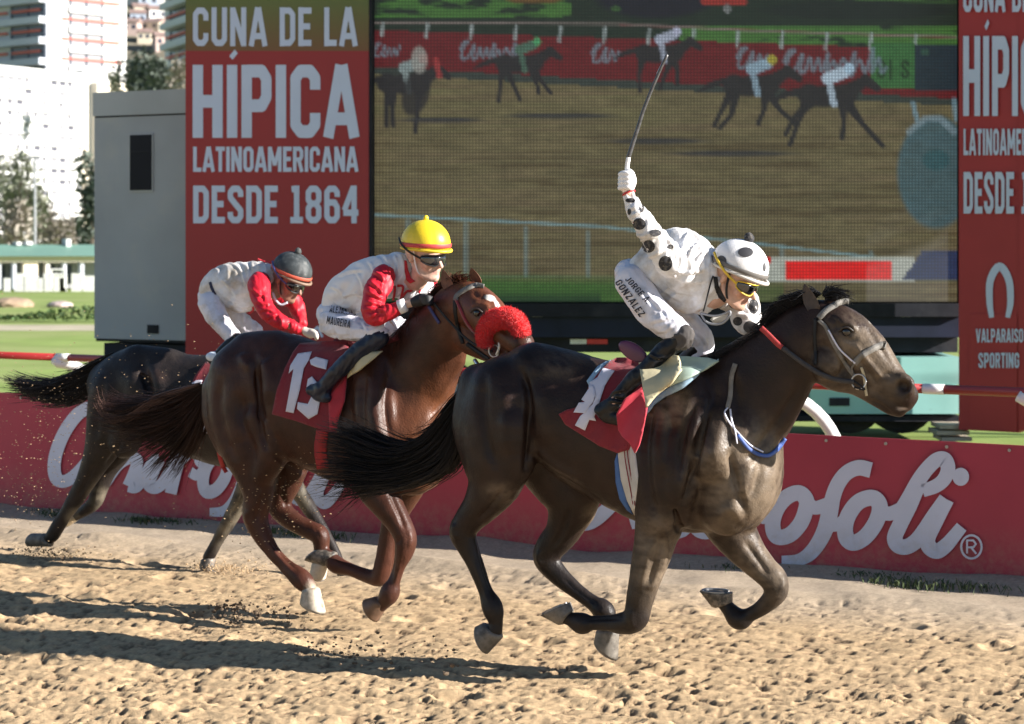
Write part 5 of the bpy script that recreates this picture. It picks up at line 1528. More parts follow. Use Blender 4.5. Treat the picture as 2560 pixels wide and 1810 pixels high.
def ear(Z, frame, base, tip, lat, latt, w_, material, parent):
    b_, t_ = frame.w(*Z(*base), lat)[0], frame.w(*Z(*tip), latt)[0]
    ax = (t_ - b_); L_ = ax.length; ax.normalize(); side = ax.cross(frame.n).normalized()
    rings = []
    for t, wr in [(-.12, .75), (0.05, .95), (.3, 1.0), (.6, .78), (.85, .4), (1.0, .06)]:
        c = b_ + ax*L_*t + side*(-.006*math.sin(t*3))
        pts = []
        for k in range(12):
            a = 2*math.pi*k/12
            dep = .55 if math.sin(a) < 0 else (.1 - .25*max(0, math.sin(a)))
            pts.append(c + side*math.cos(a)*w_*wr + frame.n*(math.sin(a) if math.sin(a) < 0 else -math.sin(a)*.25)*w_*wr*.8)
        rings.append(pts)
    return MB().loft(rings).build('ear', material, parent, True)
M_ear1 = mat('bay_ear', (0.05, 0.034, 0.026), .6, var=.3, scale=30)
ear(Z1, F1, (1445,188), (1408,92), .07, .06, .036, M_ear1, horse1)
ear(Z1, F1, (1520,160), (1492,98), -.07, -.07, .032, M_ear1, horse1)
# tail: dark mass flowing back across the second horse
t1 = strands(F1, Z2, [
   [(1150,675,0),(1085,735,0),(1010,860,0),(900,905,0),(790,870,.02),(690,820,.04),(635,800,.05)],
   [(1150,690,0),(1080,780,0),(1000,880,0),(900,930,0),(800,915,.02),(700,870,.04),(630,860,.05)],
   [(1148,700,0),(1080,830,0),(1000,920,0),(900,960,0),(800,965,.02),(710,940,.04),(620,930,.05)],
   [(1146,712,0),(1080,880,0),(990,965,0),(900,1000,0),(800,1010,.02),(710,990,.04),(600,985,.05)],
   [(1144,725,0),(1085,930,0),(1000,1000,0),(900,1035,0),(810,1045,.02),(730,1050,.04),(640,1040,.05)],
   [(1142,735,0),(1090,960,0),(1005,1025,0),(900,1055,0),(830,1065,.02),(770,1080,.04),(720,1110,.05)]], 1700, .0034, 16, 'tail', hair1, horse1, jit=.015, latj=.045, seed=4, freej=.024)
t1['kind'] = 'stuff'
tw = strands(F1, Z2, [[(780,1000,.02),(690,1010,.03),(620,1030,.04),(560,1045,.04)], [(800,1030,.02),(700,1060,.03),(640,1100,.04),(585,1110,.04)], [(820,1050,.02),(740,1090,.03),(700,1120,.04),(640,1125,.04)]], 90, .0016, 14, 'tail_wisp', hair1, horse1, jit=.02, latj=.03, seed=9, freej=.04)
tw['kind'] = 'stuff'
mn = strands(F1, Z1, [
   [(1470,130,0),(1440,120,.01),(1400,150,.02),(1370,165,.02)], [(1440,150,0),(1400,130,.01),(1360,145,.02),(1320,160,.02)],
   [(1400,180,0),(1360,150,.01),(1330,160,.02),(1295,185,.02)], [(1350,220,0),(1300,180,.02),(1270,200,.03),(1240,230,.03)],
   [(1300,270,0),(1272,250,.02),(1245,272,.04),(1215,300,.05)], [(1235,325,0),(1200,312,.03),(1165,330,.05),(1130,355,.07)],
   [(1160,380,0),(1130,350,.04),(1095,360,.07),(1070,385,.09)], [(1090,410,0),(1070,380,.05),(1040,390,.08),(1020,420,.1)]], 1500, .0026, 9, 'mane', hair1, horse1, jit=.010, latj=.022, seed=5, freej=.014)
mn['kind'] = 'stuff'
fl = strands(F1, Z1, [[(1480,135,0),(1510,110,0),(1545,122,0),(1575,130,0)], [(1490,140,.02),(1520,130,0),(1550,135,0),(1582,140,0)], [(1500,145,-.02),(1530,128,0),(1560,128,0),(1570,150,0)]], 160, .0026, 8, 'forelock', hair1, horse1, jit=.012, latj=.02, seed=6, freej=.015)
fl['kind'] = 'stuff'

# bridle of horse 1
br1 = empty('bridle', F1.w(*Z1(1500,300), 0)[0], 'dusty grey leather bridle with red rein grip on the leading dark horse', 'bridle', 'bridles')
strap([(1462,225),(1490,195),(1530,170),(1562,160),(1580,160)], Z1, F1, B1v, .1, 11, M_strap, 'browband', br1, .012, .008)
strap([(1450,225),(1448,290),(1450,350),(1448,405)], Z1, F1, B1v, .1, 6, M_strapd, 'throat_latch', br1, .010, .006)
strap([(1462,232),(1490,260),(1520,325),(1555,385),(1585,430),(1605,452)], Z1, F1, B1v, .1, 7, M_strap, 'cheekpiece', br1, .010, .006)
strap([(1500,270),(1540,340),(1580,380),(1604,400)], Z1, F1, B1v, .1, 3, M_whcloth, 'cheek_cord', br1, .014, .003)
strap([(1600,402),(1630,370),(1670,345),(1708,327),(1722,329)], Z1, F1, B1v, .1, 12, M_strap, 'noseband', br1, .013, .01)
strap([(1600,402),(1590,420),(1597,440)], Z1, F1, B1v, .1, 4, M_strap, 'noseband_strap', br1, .012, .004)
strap([(1628,415),(1638,450),(1642,490),(1648,525)], Z1, F1, B1v, .07, 5, mat('cream_cord', (.5,.44,.3), .7), 'lip_strap', br1, .014, .005)
def ring3(Z, frame, x, y, lat, R_, r_, material, parent, name='bit_ring'):
    c = frame.w(*Z(x, y), lat)[0]
    pts = [c + frame.u*R_*math.cos(t) + Vector((0, 0, R_*math.sin(t))) for t in np.linspace(0, 2*math.pi, 21)]
    return MB().tube(pts, r_, 6, caps=False).build(name, material, parent, True)
ring3(Z1, F1, 1618, 470, .09, .036, .0045, M_steel, br1)
M_rein = mat('worn_rein_rubber', (0.035, 0.033, 0.035), .7, var=.3, scale=40, bump=.4, bscale=150)
M_reinr = mat('red_rein_grip', (0.33, 0.03, 0.03), .7, var=.15, scale=40)
cord([(1240,262,.15),(1265,285,.15),(1305,325,.15),(1322,338,.15)], Z1, F1, .014, M_reinr, 'rein_grip', br1, flat=.5)
cord([(1322,338,.15),(1370,375,.14),(1420,410,.13),(1470,440,.12),(1530,462,.1),(1600,472,.095)], Z1, F1, .0125, M_rein, 'rein', br1, flat=.5)
cord([(1600,468,.095),(1640,500,.09),(1600,492,.09)], Z1, F1, .006, M_strapd, 'rein_buckle', br1)
# neck strap of horse 1
ns = empty('neck_strap', F1.w(*Z1(1130,560), .1)[0], 'grey and blue neck strap hanging round the leading dark horse', 'strap')
strap([(1140,400),(1126,450),(1122,520),(1112,570)], Z1, F1, B1v, .2, 9, M_strap, 'strap_band', ns, .012, .008)
strap([(1112,570),(1100,590),(1120,630),(1150,665),(1200,715),(1250,742)], Z1, F1, B1v, .2, 3, M_whcloth, 'cord', ns, .014, .005)
strap([(1122,575),(1128,620),(1140,660),(1148,710)], Z1, F1, B1v, .2, 3, M_whcloth, 'cord', ns, .016, .005)
strap([(1150,675),(1190,725),(1230,750),(1270,755),(1305,732),(1335,690)], Z1, F1, B1v, .1, 7, mat('blue_webbing', (0.05, 0.10, 0.32), .6), 'breast_band', ns, .014, .008)

# saddle of horse 1
sd1 = empty('racing_saddle', F1.w(*Z1(760,420), 0)[0], 'racing saddle with red number cloth, tan pad flap and striped girth on the leading horse', 'saddle', 'racing saddles')
patch([(505,258),(470,268),(400,310),(312,430),(330,462),(380,440),(520,300)], ZR3, F1, B1v, .15, .012, 'under_pad', M_bluepad, sd1, 8)
cl = patch([(508,262),(560,238),(640,238),(738,275),(800,300),(790,480),(770,640),(730,760),(690,900),(655,990),(560,1015),(420,960),(260,860),(140,785),(85,700),(150,665),(240,640),(300,560),(330,470),(400,370),(450,310)], ZR3, F1, B1v, .2, .022, 'number_cloth', M_redcloth, sd1, 8, .008, .004)
Cb = mesh_bvh(cl)
patch([(445,322),(540,345),(505,395),(462,465),(430,560),(405,640),(375,720),(390,755),(335,745),(300,832),(218,790),(260,715),(290,690),(360,620),(385,560),(345,470),(335,440),(400,400)], ZR3, F1, Cb, .2, .008, 'number', M_whcloth, cl, 7, .002)
patch([(330,452),(372,470),(385,545),(365,600),(300,690),(205,685),(250,605),(300,600),(270,580),(330,490)], ZR3, F1, Cb, .2, .012, 'number', M_whcloth, cl, 7, .002)
patch([(620,575),(760,480),(800,640),(790,700),(765,860),(735,950),(700,1015),(660,935),(600,880),(570,830),(555,700)], ZR3, F1, B1v, .26, .20, 'cloth_front_fold', mat('bright_red_cloth', (0.42, 0.02, 0.04), .8, var=.1, scale=12, sheen=.2), sd1, 7, .008, .010)
patch([(735,280),(860,250),(1000,215),(1060,226),(1075,330),(1000,440),(880,540),(795,640),(770,500)], ZR3, F1, B1v, .27, .26, 'pad_flap', M_tanflap, sd1, 8, .012)
patch([(1000,216),(1060,226),(1180,232),(1298,240),(1380,262),(1260,340),(1150,400),(1060,440),(985,480),(1040,380),(1060,300)], ZR3, F1, B1v, .12, .07, 'front_pad', M_aqua, sd1, 8, .012)
patch([(1385,262),(1298,305),(1200,400),(1100,480),(1000,530),(900,580),(850,620),(790,700),(795,640),(880,545),(985,482),(1080,435),(1200,350)], ZR3, F1, B1v, .15, .03, 'pad_edge', M_bluepad, sd1, 8, .012)
MB_g = patch([(570,860),(640,930),(700,960),(705,1040),(722,1200),(715,1320),(700,1520),(640,1400),(590,1230),(568,1040)], ZR3, F1, B1v, .24, .012, 'girth', mat('grey_white_girth', (.5, .49, .47), .8, var=.12, scale=14), sd1, 8, .008)
patch([(562,1010),(572,1060),(592,1230),(640,1400),(688,1515),(640,1480),(580,1390),(548,1250),(540,1080)], ZR3, F1, B1v, .24, .010, 'girth_edge', mat('blue_girth', (.05, .13, .35), .7), sd1, 8, .006)
for dx in (0, 24):
    strap([(617+dx,945),(625+dx,1060),(648+dx,1200),(672+dx,1330),(690+dx*.5,1440)], ZR3, F1, B1v, .24, 4, M_redcloth, 'girth_stripe', sd1, .026, .002)
# round purple pommel pad
pc = F1.w(*ZR3(690, 192), .22)[0]; pn = (F1.n*.8 + Vector((.15, 0, .55))).normalized(); pa_ = pn.cross(Vector((0, 0, 1))).normalized(); pb_ = pn.cross(pa_)
ringz = []
ax1 = (F1.w(*ZR3(800, 262), .22)[0] - F1.w(*ZR3(582, 122), .22)[0])/2; ax2v = F1.w(*ZR3(655, 255), .22)[0] - F1.w(*ZR3(725, 130), .22)[0]; ax2v = ax2v/2
nrm = ax1.cross(ax2v).normalized()
for o_, k_ in ((-.012, .85), (-.008, 1.0), (.008, 1.0), (.012, .88)):
    ringz.append([pc + nrm*o_ + ax1*k_*math.cos(t) + ax2v*k_*.9*math.sin(t) for t in np.linspace(0, 2*math.pi, 28, endpoint=False)])
MB().loft(ringz).build('cantle', mat('purple_leather', (0.09, 0.02, 0.06), .35, var=.1, scale=10), sd1, True)

# ------------------------------------------------------------------ horse 2 (chestnut, red sheepskin noseband, number 13)
F2 = Frame(800, 12.1, 31.0)
H2 = [
 ([(300,685,132,0,1.05),(360,660,165,0,1.05),(440,670,182,0,1.1),(560,750,228,0,1.35),(700,790,258,0,1.6),(820,800,235,0,1.6),(900,840,205,0,1.45),(935,880,165,0,1.3)], .05),
 ([(330,570,80,.07,1.1),(420,560,75,.06,1.1)], .05),
 ([(900,880,150,.06,1.2),(930,990,100,.06,1.1)], .03),
 ([(960,860,150,-.06,1.2),(960,980,95,-.08,1.1)], .03),
 ([(860,730,205,0,1.7),(920,670,185,0,1.7),(985,570,150,.02,1.6),(1045,480,118,.06,1.5),(1080,430,105,.08,1.4)], .05),
 ([(790,620,85,.12,1.2),(800,760,95,.18,1.2),(820,900,95,.19,1.1),(790,1000,70,.17,1)], .025),
 # near fore
 ([(800,930,110,.12,1.2),(790,1040,78,.14,1.1),(835,1120,60,.15,1),(880,1190,47,.15,1),(905,1245,42,.15,1),(902,1290,37,.15,1),(882,1350,25,.15,1.15),(862,1410,25,.15,1.15),(848,1448,38,.15,1.05),(828,1478,29,.15,1),(812,1490,30,.15,1)], .028),
 # far fore
 ([(930,980,90,-.10,1.1),(905,1080,58,-.13,1),(860,1180,42,-.13,1),(838,1280,36,-.13,1),(822,1360,36,-.13,1),(806,1392,34,-.13,1),(760,1385,26,-.13,1.1),(700,1362,25,-.13,1.1),(650,1345,33,-.13,1.05),(625,1318,27,-.13,1.0)], .028),
 # near hind
 ([(300,650,125,.10,1.1),(290,780,118,.12,1.1),(320,900,105,.13,1.1),(350,1000,78,.13,1.1),(362,1090,58,.14,1.1),(352,1160,50,.14,1.15),(368,1215,42,.14,1.2),(410,1290,30,.14,1.2),(465,1350,28,.14,1.2),(520,1398,39,.14,1.1),(548,1428,29,.14,1.05),(556,1445,28,.14,1)], .03),
 ([(400,800,95,.14,1.1),(420,910,70,.15,1.05),(380,1010,48,.16,1)], .02),
 ([(215,700,62,.08,1.1),(215,800,60,.10,1.1),(255,900,55,.11,1.1)], .03),
 # far hind
 ([(430,850,100,-.1,1.1),(480,940,78,-.13,1.1),(470,1030,58,-.14,1.1),(440,1100,50,-.14,1.1),(448,1145,44,-.14,1.15),(500,1190,37,-.14,1.15),(555,1218,35,-.14,1.1),(590,1238,36,-.14,1.05),(595,1285,28,-.14,1),(592,1330,27,-.14,1)], .03),
 # head, turned towards the camera
 ([(1085,395,85,.08,1.4),(1140,385,86,.12,1.2),(1195,415,78,.18,1.05),(1245,460,64,.24,1),(1295,500,54,.29,1),(1335,530,47,.33,1)], .02),
 ([(1105,470,75,.08,1.5),(1165,520,60,.14,1.4),(1225,560,42,.2,1.2),(1280,580,32,.27,1.1)], .02),
 ([(1185,350,26,.19,1),(1215,370,22,.22,1)], .012),
 ([(1150,390,24,.21,1),(1180,385,22,.24,1)], .012),
 ([(370,600,6,.24,1),(362,700,10,.27,1),(380,800,8,.26,1)], .035, 'cut'),
 ([(870,1080,6,.17,1),(850,1000,8,.2,1)], .025, 'cut'),
]
print('sculpt horse 2')
V2_, Q2_ = sculpt(F2, Z2, H2, 0.0105)
V2_ = relief(V2_, Q2_, Z2, F2, [
 ([(345,560),(358,660),(362,760),(372,860),(400,940)], 14, -.024), ([(300,560),(315,600),(340,610)], 22, .014), ([(380,585),(400,640),(405,760)], 26, .014), ([(230,640),(215,760),(240,880),(290,980)], 16, -.014),
 ([(280,640),(275,780),(310,900)], 30, .012), ([(410,930),(500,990),(600,1010)], 12, -.010), ([(760,600),(740,740),(750,880),(790,980)], 18, -.016), ([(850,620),(830,760),(850,900)], 16, -.014), ([(800,640),(790,780),(810,900)], 24, .012),
 ([(1120,620),(1060,720),(990,820)], 16, -.012), ([(900,900),(920,990),(930,1060)], 12, -.012), ([(840,1060),(880,1150),(905,1220)], 9, -.010), ([(865,1260),(860,1340),(850,1420)], 6, -.006), ([(385,1080),(365,1140),(350,1190)], 9, -.010), ([(400,1240),(450,1310),(510,1370)], 6, -.006),
 ([(460,1010),(450,1080),(470,1140)], 9, -.010), ([(915,1215),(925,1250),(915,1285)], 8, .006), ([(885,1240),(880,1270)], 6, -.005), ([(325,1140),(318,1175),(335,1205)], 9, .006), ([(395,1260),(450,1330),(500,1385)], 5, .004), ([(585,1215),(600,1245)], 6, .005), ([(890,1300),(880,1360),(865,1420)], 4, .004), ([(1130,560),(1090,650),(1020,760)], 14, .010), ([(700,620),(690,720)], 14, -.008), ([(1180,390),(1200,385),(1215,400)], 8, .007), ([(1150,395),(1165,385),(1185,388)], 7, .007), ([(1215,440),(1250,470),(1290,500)], 8, -.007), ([(1120,470),(1150,500),(1190,520)], 10, .006), ([(1150,340),(1180,360),(1200,350)], 8, -.006),
], 5.0, .0022)
PX = CX + FPX*V2_[:, 0]/V2_[:, 1]; PY = HY + FPX*(CAM_H - V2_[:, 2])/V2_[:, 1]
nn = fbm(V2_[:, 0]*14 + V2_[:, 1]*9, V2_[:, 2]*14, 4, 5.0)
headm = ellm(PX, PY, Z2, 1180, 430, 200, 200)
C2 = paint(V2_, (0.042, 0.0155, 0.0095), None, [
   (np.clip(headm*1.6, 0, 1), (0.11, 0.037, 0.018)), (ellm(PX, PY, Z2, 1010, 850, 220, 330)*.8, (0.12, 0.042, 0.017)), (np.clip((0.8 - V2_[:, 2])/.3, 0, 1)*.6, (0.080, 0.028, 0.017)),  # breast patch: orange of the sunlit front put into the coat colour
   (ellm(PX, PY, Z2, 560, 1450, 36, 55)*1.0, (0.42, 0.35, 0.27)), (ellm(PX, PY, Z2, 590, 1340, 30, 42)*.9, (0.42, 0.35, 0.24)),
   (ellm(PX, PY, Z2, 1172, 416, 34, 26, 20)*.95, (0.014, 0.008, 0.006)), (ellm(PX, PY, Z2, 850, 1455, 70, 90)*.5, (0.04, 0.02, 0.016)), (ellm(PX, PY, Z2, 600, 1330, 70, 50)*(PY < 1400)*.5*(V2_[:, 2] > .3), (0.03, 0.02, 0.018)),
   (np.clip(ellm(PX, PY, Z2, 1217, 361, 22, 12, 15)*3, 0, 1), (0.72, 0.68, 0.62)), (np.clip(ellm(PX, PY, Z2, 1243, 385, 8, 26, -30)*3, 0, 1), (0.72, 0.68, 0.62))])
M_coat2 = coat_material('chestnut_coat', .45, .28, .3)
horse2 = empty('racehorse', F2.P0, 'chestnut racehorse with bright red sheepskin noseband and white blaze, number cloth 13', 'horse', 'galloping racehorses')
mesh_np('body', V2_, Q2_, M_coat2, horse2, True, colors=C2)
B2v = bvh_of(V2_, Q2_)
hoof(Z2, F2, .14, (530,1436), (584,1438), (521,1482), (606,1525), .125, mat('white_hoof_horn', (0.42, 0.37, 0.30), .55, var=.3, scale=25, dirt=(.2,.15,.1), dscale=20), horse2)
hoof(Z2, F2, -.14, (566,1336), (614,1346), (560,1385), (602,1402), .12, M_hoofw, horse2)
hoof(Z2, F2, .15, (792,1462), (836,1496), (756,1472), (800,1556), .13, mat('brown_hoof_horn', (0.12, 0.07, 0.045), .45, var=.3, scale=20), horse2)
hoof(Z2, F2, -.13, (648,1300), (606,1350), (600,1282), (540,1330), .12, M_hoofd, horse2)
eye_on(Z2, F2, B2v, 1172, 416, .026, horse2, mat('chestnut_eyelid', (0.022, 0.011, 0.008), .5))
M_ear2 = mat('chestnut_ear', (0.13, 0.05, 0.026), .6, var=.3, scale=30)
ear(Z2, F2, (1066,325), (1043,256), .14, .14, .038, M_ear2, horse2)
ear(Z2, F2, (1168,302), (1148,250), .10, .12, .034, M_ear2, horse2)
hair2 = hair_material('dark_chestnut_hair', (0.028, 0.013, 0.010), .42)
hair2m = hair_material('chestnut_mane_hair', (0.085, 0.03, 0.016), .42)
t2 = strands(F2, Z3, [
   [(940,735,0),(850,770,0),(730,800,0),(600,810,0),(500,805,.02),(430,770,.03)],
   [(940,742,0),(850,800,0),(740,840,0),(620,860,0),(520,870,.02),(440,850,.03)],
   [(940,752,0),(860,830,0),(760,890,0),(650,920,0),(560,930,.02),(470,900,.03)],
   [(940,762,0),(870,870,0),(790,930,0),(700,980,0),(620,1010,.02),(560,1010,.03)],
   [(940,775,0),(890,900,0),(830,980,0),(760,1040,0),(720,1090,.02),(690,1120,.03)],
   [(942,790,0),(905,920,0),(880,1000,0),(850,1060,0),(820,1110,.02),(790,1150,.03)]], 1300, .0036, 15, 'tail', hair2, horse2, jit=.016, latj=.045, seed=14, freej=.032)
t2['kind'] = 'stuff'
tw = strands(F2, Z3, [[(900,740,.03),(720,800,.05),(560,890,.07),(470,880,.08),(440,800,.08)], [(900,750,.03),(730,820,.05),(580,900,.07),(490,895,.08),(450,830,.08)]], 120, .003, 14, 'tail_sheen', hair_material('sunlit_tail_hair', (0.16, 0.09, 0.07), .4), horse2, jit=.012, latj=.02, seed=19, freej=.02)  # paler strands, sunlit highlight put into the hair colour
tw['kind'] = 'stuff'
mn = strands(F2, Z2, [[(1110,318,.10),(1115,292,.10),(1130,288,.12),(1150,300,.15)], [(1092,316,.08),(1088,290,.08),(1100,282,.1),(1120,292,.12)], [(1060,330,.06),(1050,300,.05),(1035,320,.05),(1028,350,.06)],
    [(1030,360,.04),(1010,340,.04),(990,365,.06),(985,395,.08)], [(990,400,.02),(960,400,.04),(940,430,.08),(935,470,.12)], [(950,440,.0),(920,450,.05),(900,490,.1),(895,540,.15)], [(900,490,.0),(880,500,.05),(860,530,.1),(865,570,.15)]], 700, .003, 9, 'mane', hair2m, horse2, jit=.012, latj=.02, seed=15, freej=.015)
mn['kind'] = 'stuff'
# bridle with sheepskin roll
br2 = empty('bridle', F2.w(*Z2(1150,400), .1)[0], 'bridle with thick bright red sheepskin noseband on the chestnut horse', 'bridle', 'bridles')
M_fleece = mat('red_sheepskin', (0.74, 0.012, 0.016), .9, var=.05, scale=40, sheen=.5)
P = np.array([tuple(F2.w(*Z2(x, y), l)[0]) for x, y, l in [(1203,530,.31),(1200,488,.34),(1222,452,.36),(1262,434,.38),(1300,440,.38),(1326,466,.37),(1332,500,.33)]])
P = catmull(P, 7)
m = MB(); m.tube([Vector(p) for p in P], [.04 + .012*math.sin(math.pi*i/(len(P)-1)) for i in range(len(P))], 20)
fz = m.build('sheepskin_roll', M_fleece, br2, True)
# fleece pile
fv = []; ff = []; rsf = np.random.default_rng(3)
me = fz.data
vs0 = np.array([tuple(v.co) for v in me.vertices]); ns0 = np.array([tuple(v.normal) for v in me.vertices])
for _ in range(20000):
    i = rsf.integers(len(vs0)); j = rsf.integers(len(vs0))
    d = vs0 - vs0[i]; nb = np.where((d*d).sum(1) < .0006)[0]; j = rsf.choice(nb); w_ = rsf.random()
    p = vs0[i]*(1-w_) + vs0[j]*w_ + rsf.normal(0, .0045, 3); nrm_ = ns0[i]*1.9 + rsf.normal(0, .5, 3); nrm_ /= np.linalg.norm(nrm_)
    sd = np.cross(nrm_, rsf.normal(0, 1, 3)); sd /= np.linalg.norm(sd)
    b = len(fv); fv += [p - sd*.0013, p + sd*.0013, p + nrm_*.013]; ff.append((b, b+1, b+2))
fo = mesh_np('sheepskin_pile', np.array(fv), ff, M_fleece, fz); fo['kind'] = 'stuff'
strap([(1088,370),(1095,350),(1130,325),(1165,312),(1195,318)], Z2, F2, B2v, .15, 8, M_strap, 'browband', br2, .012, .008)
strap([(1090,365),(1105,400),(1125,445),(1150,480),(1180,505)], Z2, F2, B2v, .15, 5, M_redcloth, 'cheekpiece', br2, .012, .006)
strap([(1085,370),(1088,420),(1100,480),(1115,530)], Z2, F2, B2v, .15, 6, M_strapd, 'throat_latch', br2, .010, .006)
strap([(1130,530),(1170,560),(1210,590)], Z2, F2, B2v, .2, 7, M_strapd, 'chin_strap', br2, .012, .006)
ring3(Z2, F2, 1232, 556, .30, .034, .0045, M_steel, br2)
cord([(1250,525,.34),(1250,545,.33),(1240,570,.3)], Z2, F2, .006, M_fw, 'lip_cord', br2)
cord([(990,392,.2),(1010,425,.2),(1030,455,.2)], Z2, F2, .010, mat('dark_blue_strap', (0.03, 0.03, 0.12), .5), 'rein_end', br2, flat=.5)
cord([(1000,370,.2),(1060,440,.22),(1140,520,.26),(1225,560,.3)], Z2, F2, .008, M_strapd, 'rein', br2, flat=.5)
cord([(1160,590,.22),(1175,610,.24),(1185,606,.26)], Z2, F2, .012, M_steel, 'buckle', br2)
# saddle of horse 2
sd2 = empty('racing_saddle', F2.w(*Z2(650,560), 0)[0], 'racing saddle with dark red number cloth reading 13 on the chestnut horse', 'saddle', 'racing saddles')
cl2 = patch([(515,528),(600,520),(690,520),(700,560),(690,650),(660,760),(645,860),(600,850),(500,815),(412,790),(430,700),(460,620),(490,560)], Z2, F2, B2v, .2, .02, 'number_cloth', M_redcloth, sd2, 8, .008, .003)
Cb2 = mesh_bvh(cl2)
patch([(508,566),(560,558),(548,590),(530,620),(515,700),(492,786),(463,780),(478,700),(492,622),(474,640),(480,610)], Z2, F2, Cb2, .2, .008, 'number', M_whcloth, cl2, 6, .002)
patch([(552,590),(575,578),(620,590),(612,625),(575,615),(556,606)], Z2, F2, Cb2, .2, .010, 'number', M_whcloth, cl2, 6, .002)
patch([(545,660),(560,650),(600,700),(590,740),(580,790),(548,808),(505,770),(508,745),(545,752),(560,720),(540,690)], Z2, F2, Cb2, .2, .010, 'number', M_whcloth, cl2, 6, .002)
patch([(620,730),(690,640),(680,740),(660,800),(650,860),(625,850)], Z2, F2, B2v, .26, .035, 'cloth_front_fold', mat('red_cloth_edge', (0.38, 0.015, 0.03), .8, sheen=.2), sd2, 7, .008, .006)
patch([(715,566),(770,560),(822,556),(780,590),(735,625),(690,655),(700,610)], Z2, F2, B2v, .26, .09, 'pad_flap', M_tanflap, sd2, 7, .012)
strap([(640,515),(760,540),(880,505)], Z2, F2, B2v, .1, 10, M_redcloth, 'front_cloth', sd2, .01, .01)
strap([(598,850),(590,920),(600,990)], Z2, F2, B2v, .2, 22, mat('red_girth', (.3, .015, .02), .7), 'girth', sd2, .012, .008)

# ------------------------------------------------------------------ horse 3 (black, behind on the left, no. partly seen)
F3 = Frame(515, 14.05, 27.0)
H3 = [
 ([(510,745,120,0,1.05),(600,735,158,0,1.1),(690,760,182,0,1.15),(840,830,225,0,1.35),(1000,860,250,0,1.6),(1150,880,240,0,1.6),(1250,900,200,0,1.4),(1300,910,150,0,1.3)], .05),
 ([(620,640,75,.05,1.1),(760,650,70,.04,1.1)], .05),
 ([(1200,820,190,0,1.7),(1320,790,150,0,1.7),(1440,750,118,0,1.6),(1540,740,100,0,1.4)], .05),
 ([(1540,740,90,0,1.4),(1640,790,78,0,1.2),(1740,860,55,0,1.2),(1800,900,42,0,1.1)], .03),
 ([(1560,790,75,0,1.6),(1660,850,50,0,1.4),(1760,900,34,0,1.2)], .03),
 # near hind, stretched back
 ([(520,780,125,.1,1.1),(500,890,112,.12,1.1),(470,1000,88,.13,1.1),(430,1090,64,.14,1.1),(385,1180,47,.14,1.1),(345,1250,42,.14,1.15),(300,1320,33,.14,1.15),(262,1380,33,.14,1.1),(240,1418,32,.14,1.1),(222,1436,27,.14,1)], .03),
 ([(600,880,110,.14,1.1),(560,1000,75,.15,1.05)], .03),
 # far hind
 ([(580,900,100,-.1,1.1),(530,1030,72,-.13,1.1),(478,1120,54,-.14,1.1),(450,1200,43,-.14,1.1),(430,1265,36,-.14,1.15),(395,1300,29,-.14,1.1),(355,1325,26,-.14,1.1),(330,1338,24,-.14,1)], .03),
 # near fore reaching the ground
 ([(1200,1000,90,.12,1.1),(1150,1110,62,.14,1),(1110,1210,47,.14,1),(1070,1290,38,.14,1),(1030,1360,34,.14,1),(990,1430,28,.14,1.1),(958,1490,28,.14,1.1),(940,1520,27,.14,1)], .03),
 # far fore
 ([(1220,1000,85,-.12,1.1),(1265,1090,58,-.14,1),(1330,1200,40,-.14,1),(1400,1310,34,-.14,1),(1470,1420,26,-.14,1.1),(1520,1520,25,-.14,1.1),(1545,1600,26,-.14,1)], .03),
 ([(640,700,8,.2,1),(700,820,12,.27,1),(690,940,8,.25,1)], .035, 'cut'),
]
print('sculpt horse 3')
V3, Q3 = sculpt(F3, Z3, H3, 0.0125)
V3 = relief(V3, Q3, Z3, F3, [
 ([(640,620),(665,740),(675,860),(650,980)], 18, -.024), ([(600,660),(590,800),(560,920)], 34, .014), ([(700,640),(720,760),(720,880)], 34, .012), ([(470,720),(440,860),(430,1000)], 18, -.014), ([(700,1000),(820,1060),(950,1110)], 14, -.010),
 ([(430,1100),(390,1180),(350,1260)], 9, -.009), ([(560,960),(520,1050),(470,1120)], 12, -.012), ([(1120,1180),(1080,1270),(1030,1350)], 8, -.008)], 8.0, .0022)
PX = CX + FPX*V3[:, 0]/V3[:, 1]; PY = HY + FPX*(CAM_H - V3[:, 2])/V3[:, 1]
nn = fbm(V3[:, 0]*14 + V3[:, 1]*9, V3[:, 2]*14, 4, 5.0)
dm = np.maximum.reduce([ellm(PX, PY, Z3, 1080, 1330, 180, 240), ellm(PX, PY, Z3, 1330, 1180, 130, 200), ellm(PX, PY, Z3, 440, 1240, 60, 90)*.8, ellm(PX, PY, Z3, 340, 1340, 60, 50)])
C3 = paint(V3, (0.019, 0.015, 0.014), None, [(np.clip(dm*1.4*np.clip((nn-.3)*3, 0, 1), 0, 1)*.6, (0.19, 0.165, 0.12)), (ellm(PX, PY, Z3, 690, 700, 80, 40, 15)*.5, (0.09, 0.055, 0.045))])
horse3 = empty('racehorse', F3.P0, 'black racehorse at the rear by the banner with streaming tail, head hidden', 'horse', 'galloping racehorses')
mesh_np('body', V3, Q3, coat_material('black_coat', .52, .24, .35), horse3, True, colors=C3)
B3v = bvh_of(V3, Q3)
hoof(Z3, F3, .14, (196,1412), (228,1474), (146,1412), (134,1472), .125, M_hoofp, horse3)
hoof(Z3, F3, -.14, (336,1322), (346,1356), (316,1338), (300,1386), .11, mat('tan_hoof_horn', (0.42, 0.34, 0.22), .6), horse3)
hoof(Z3, F3, .14, (912,1530), (966,1528), (906,1560), (968,1592), .12, M_hoofd, horse3)
ZF = zoomer(0, 1200, 1.913)
hoof(ZF, F3, -.14, (1636,548), (1690,512), (1652,560), (1736,552), .12, M_hoofw, horse3)
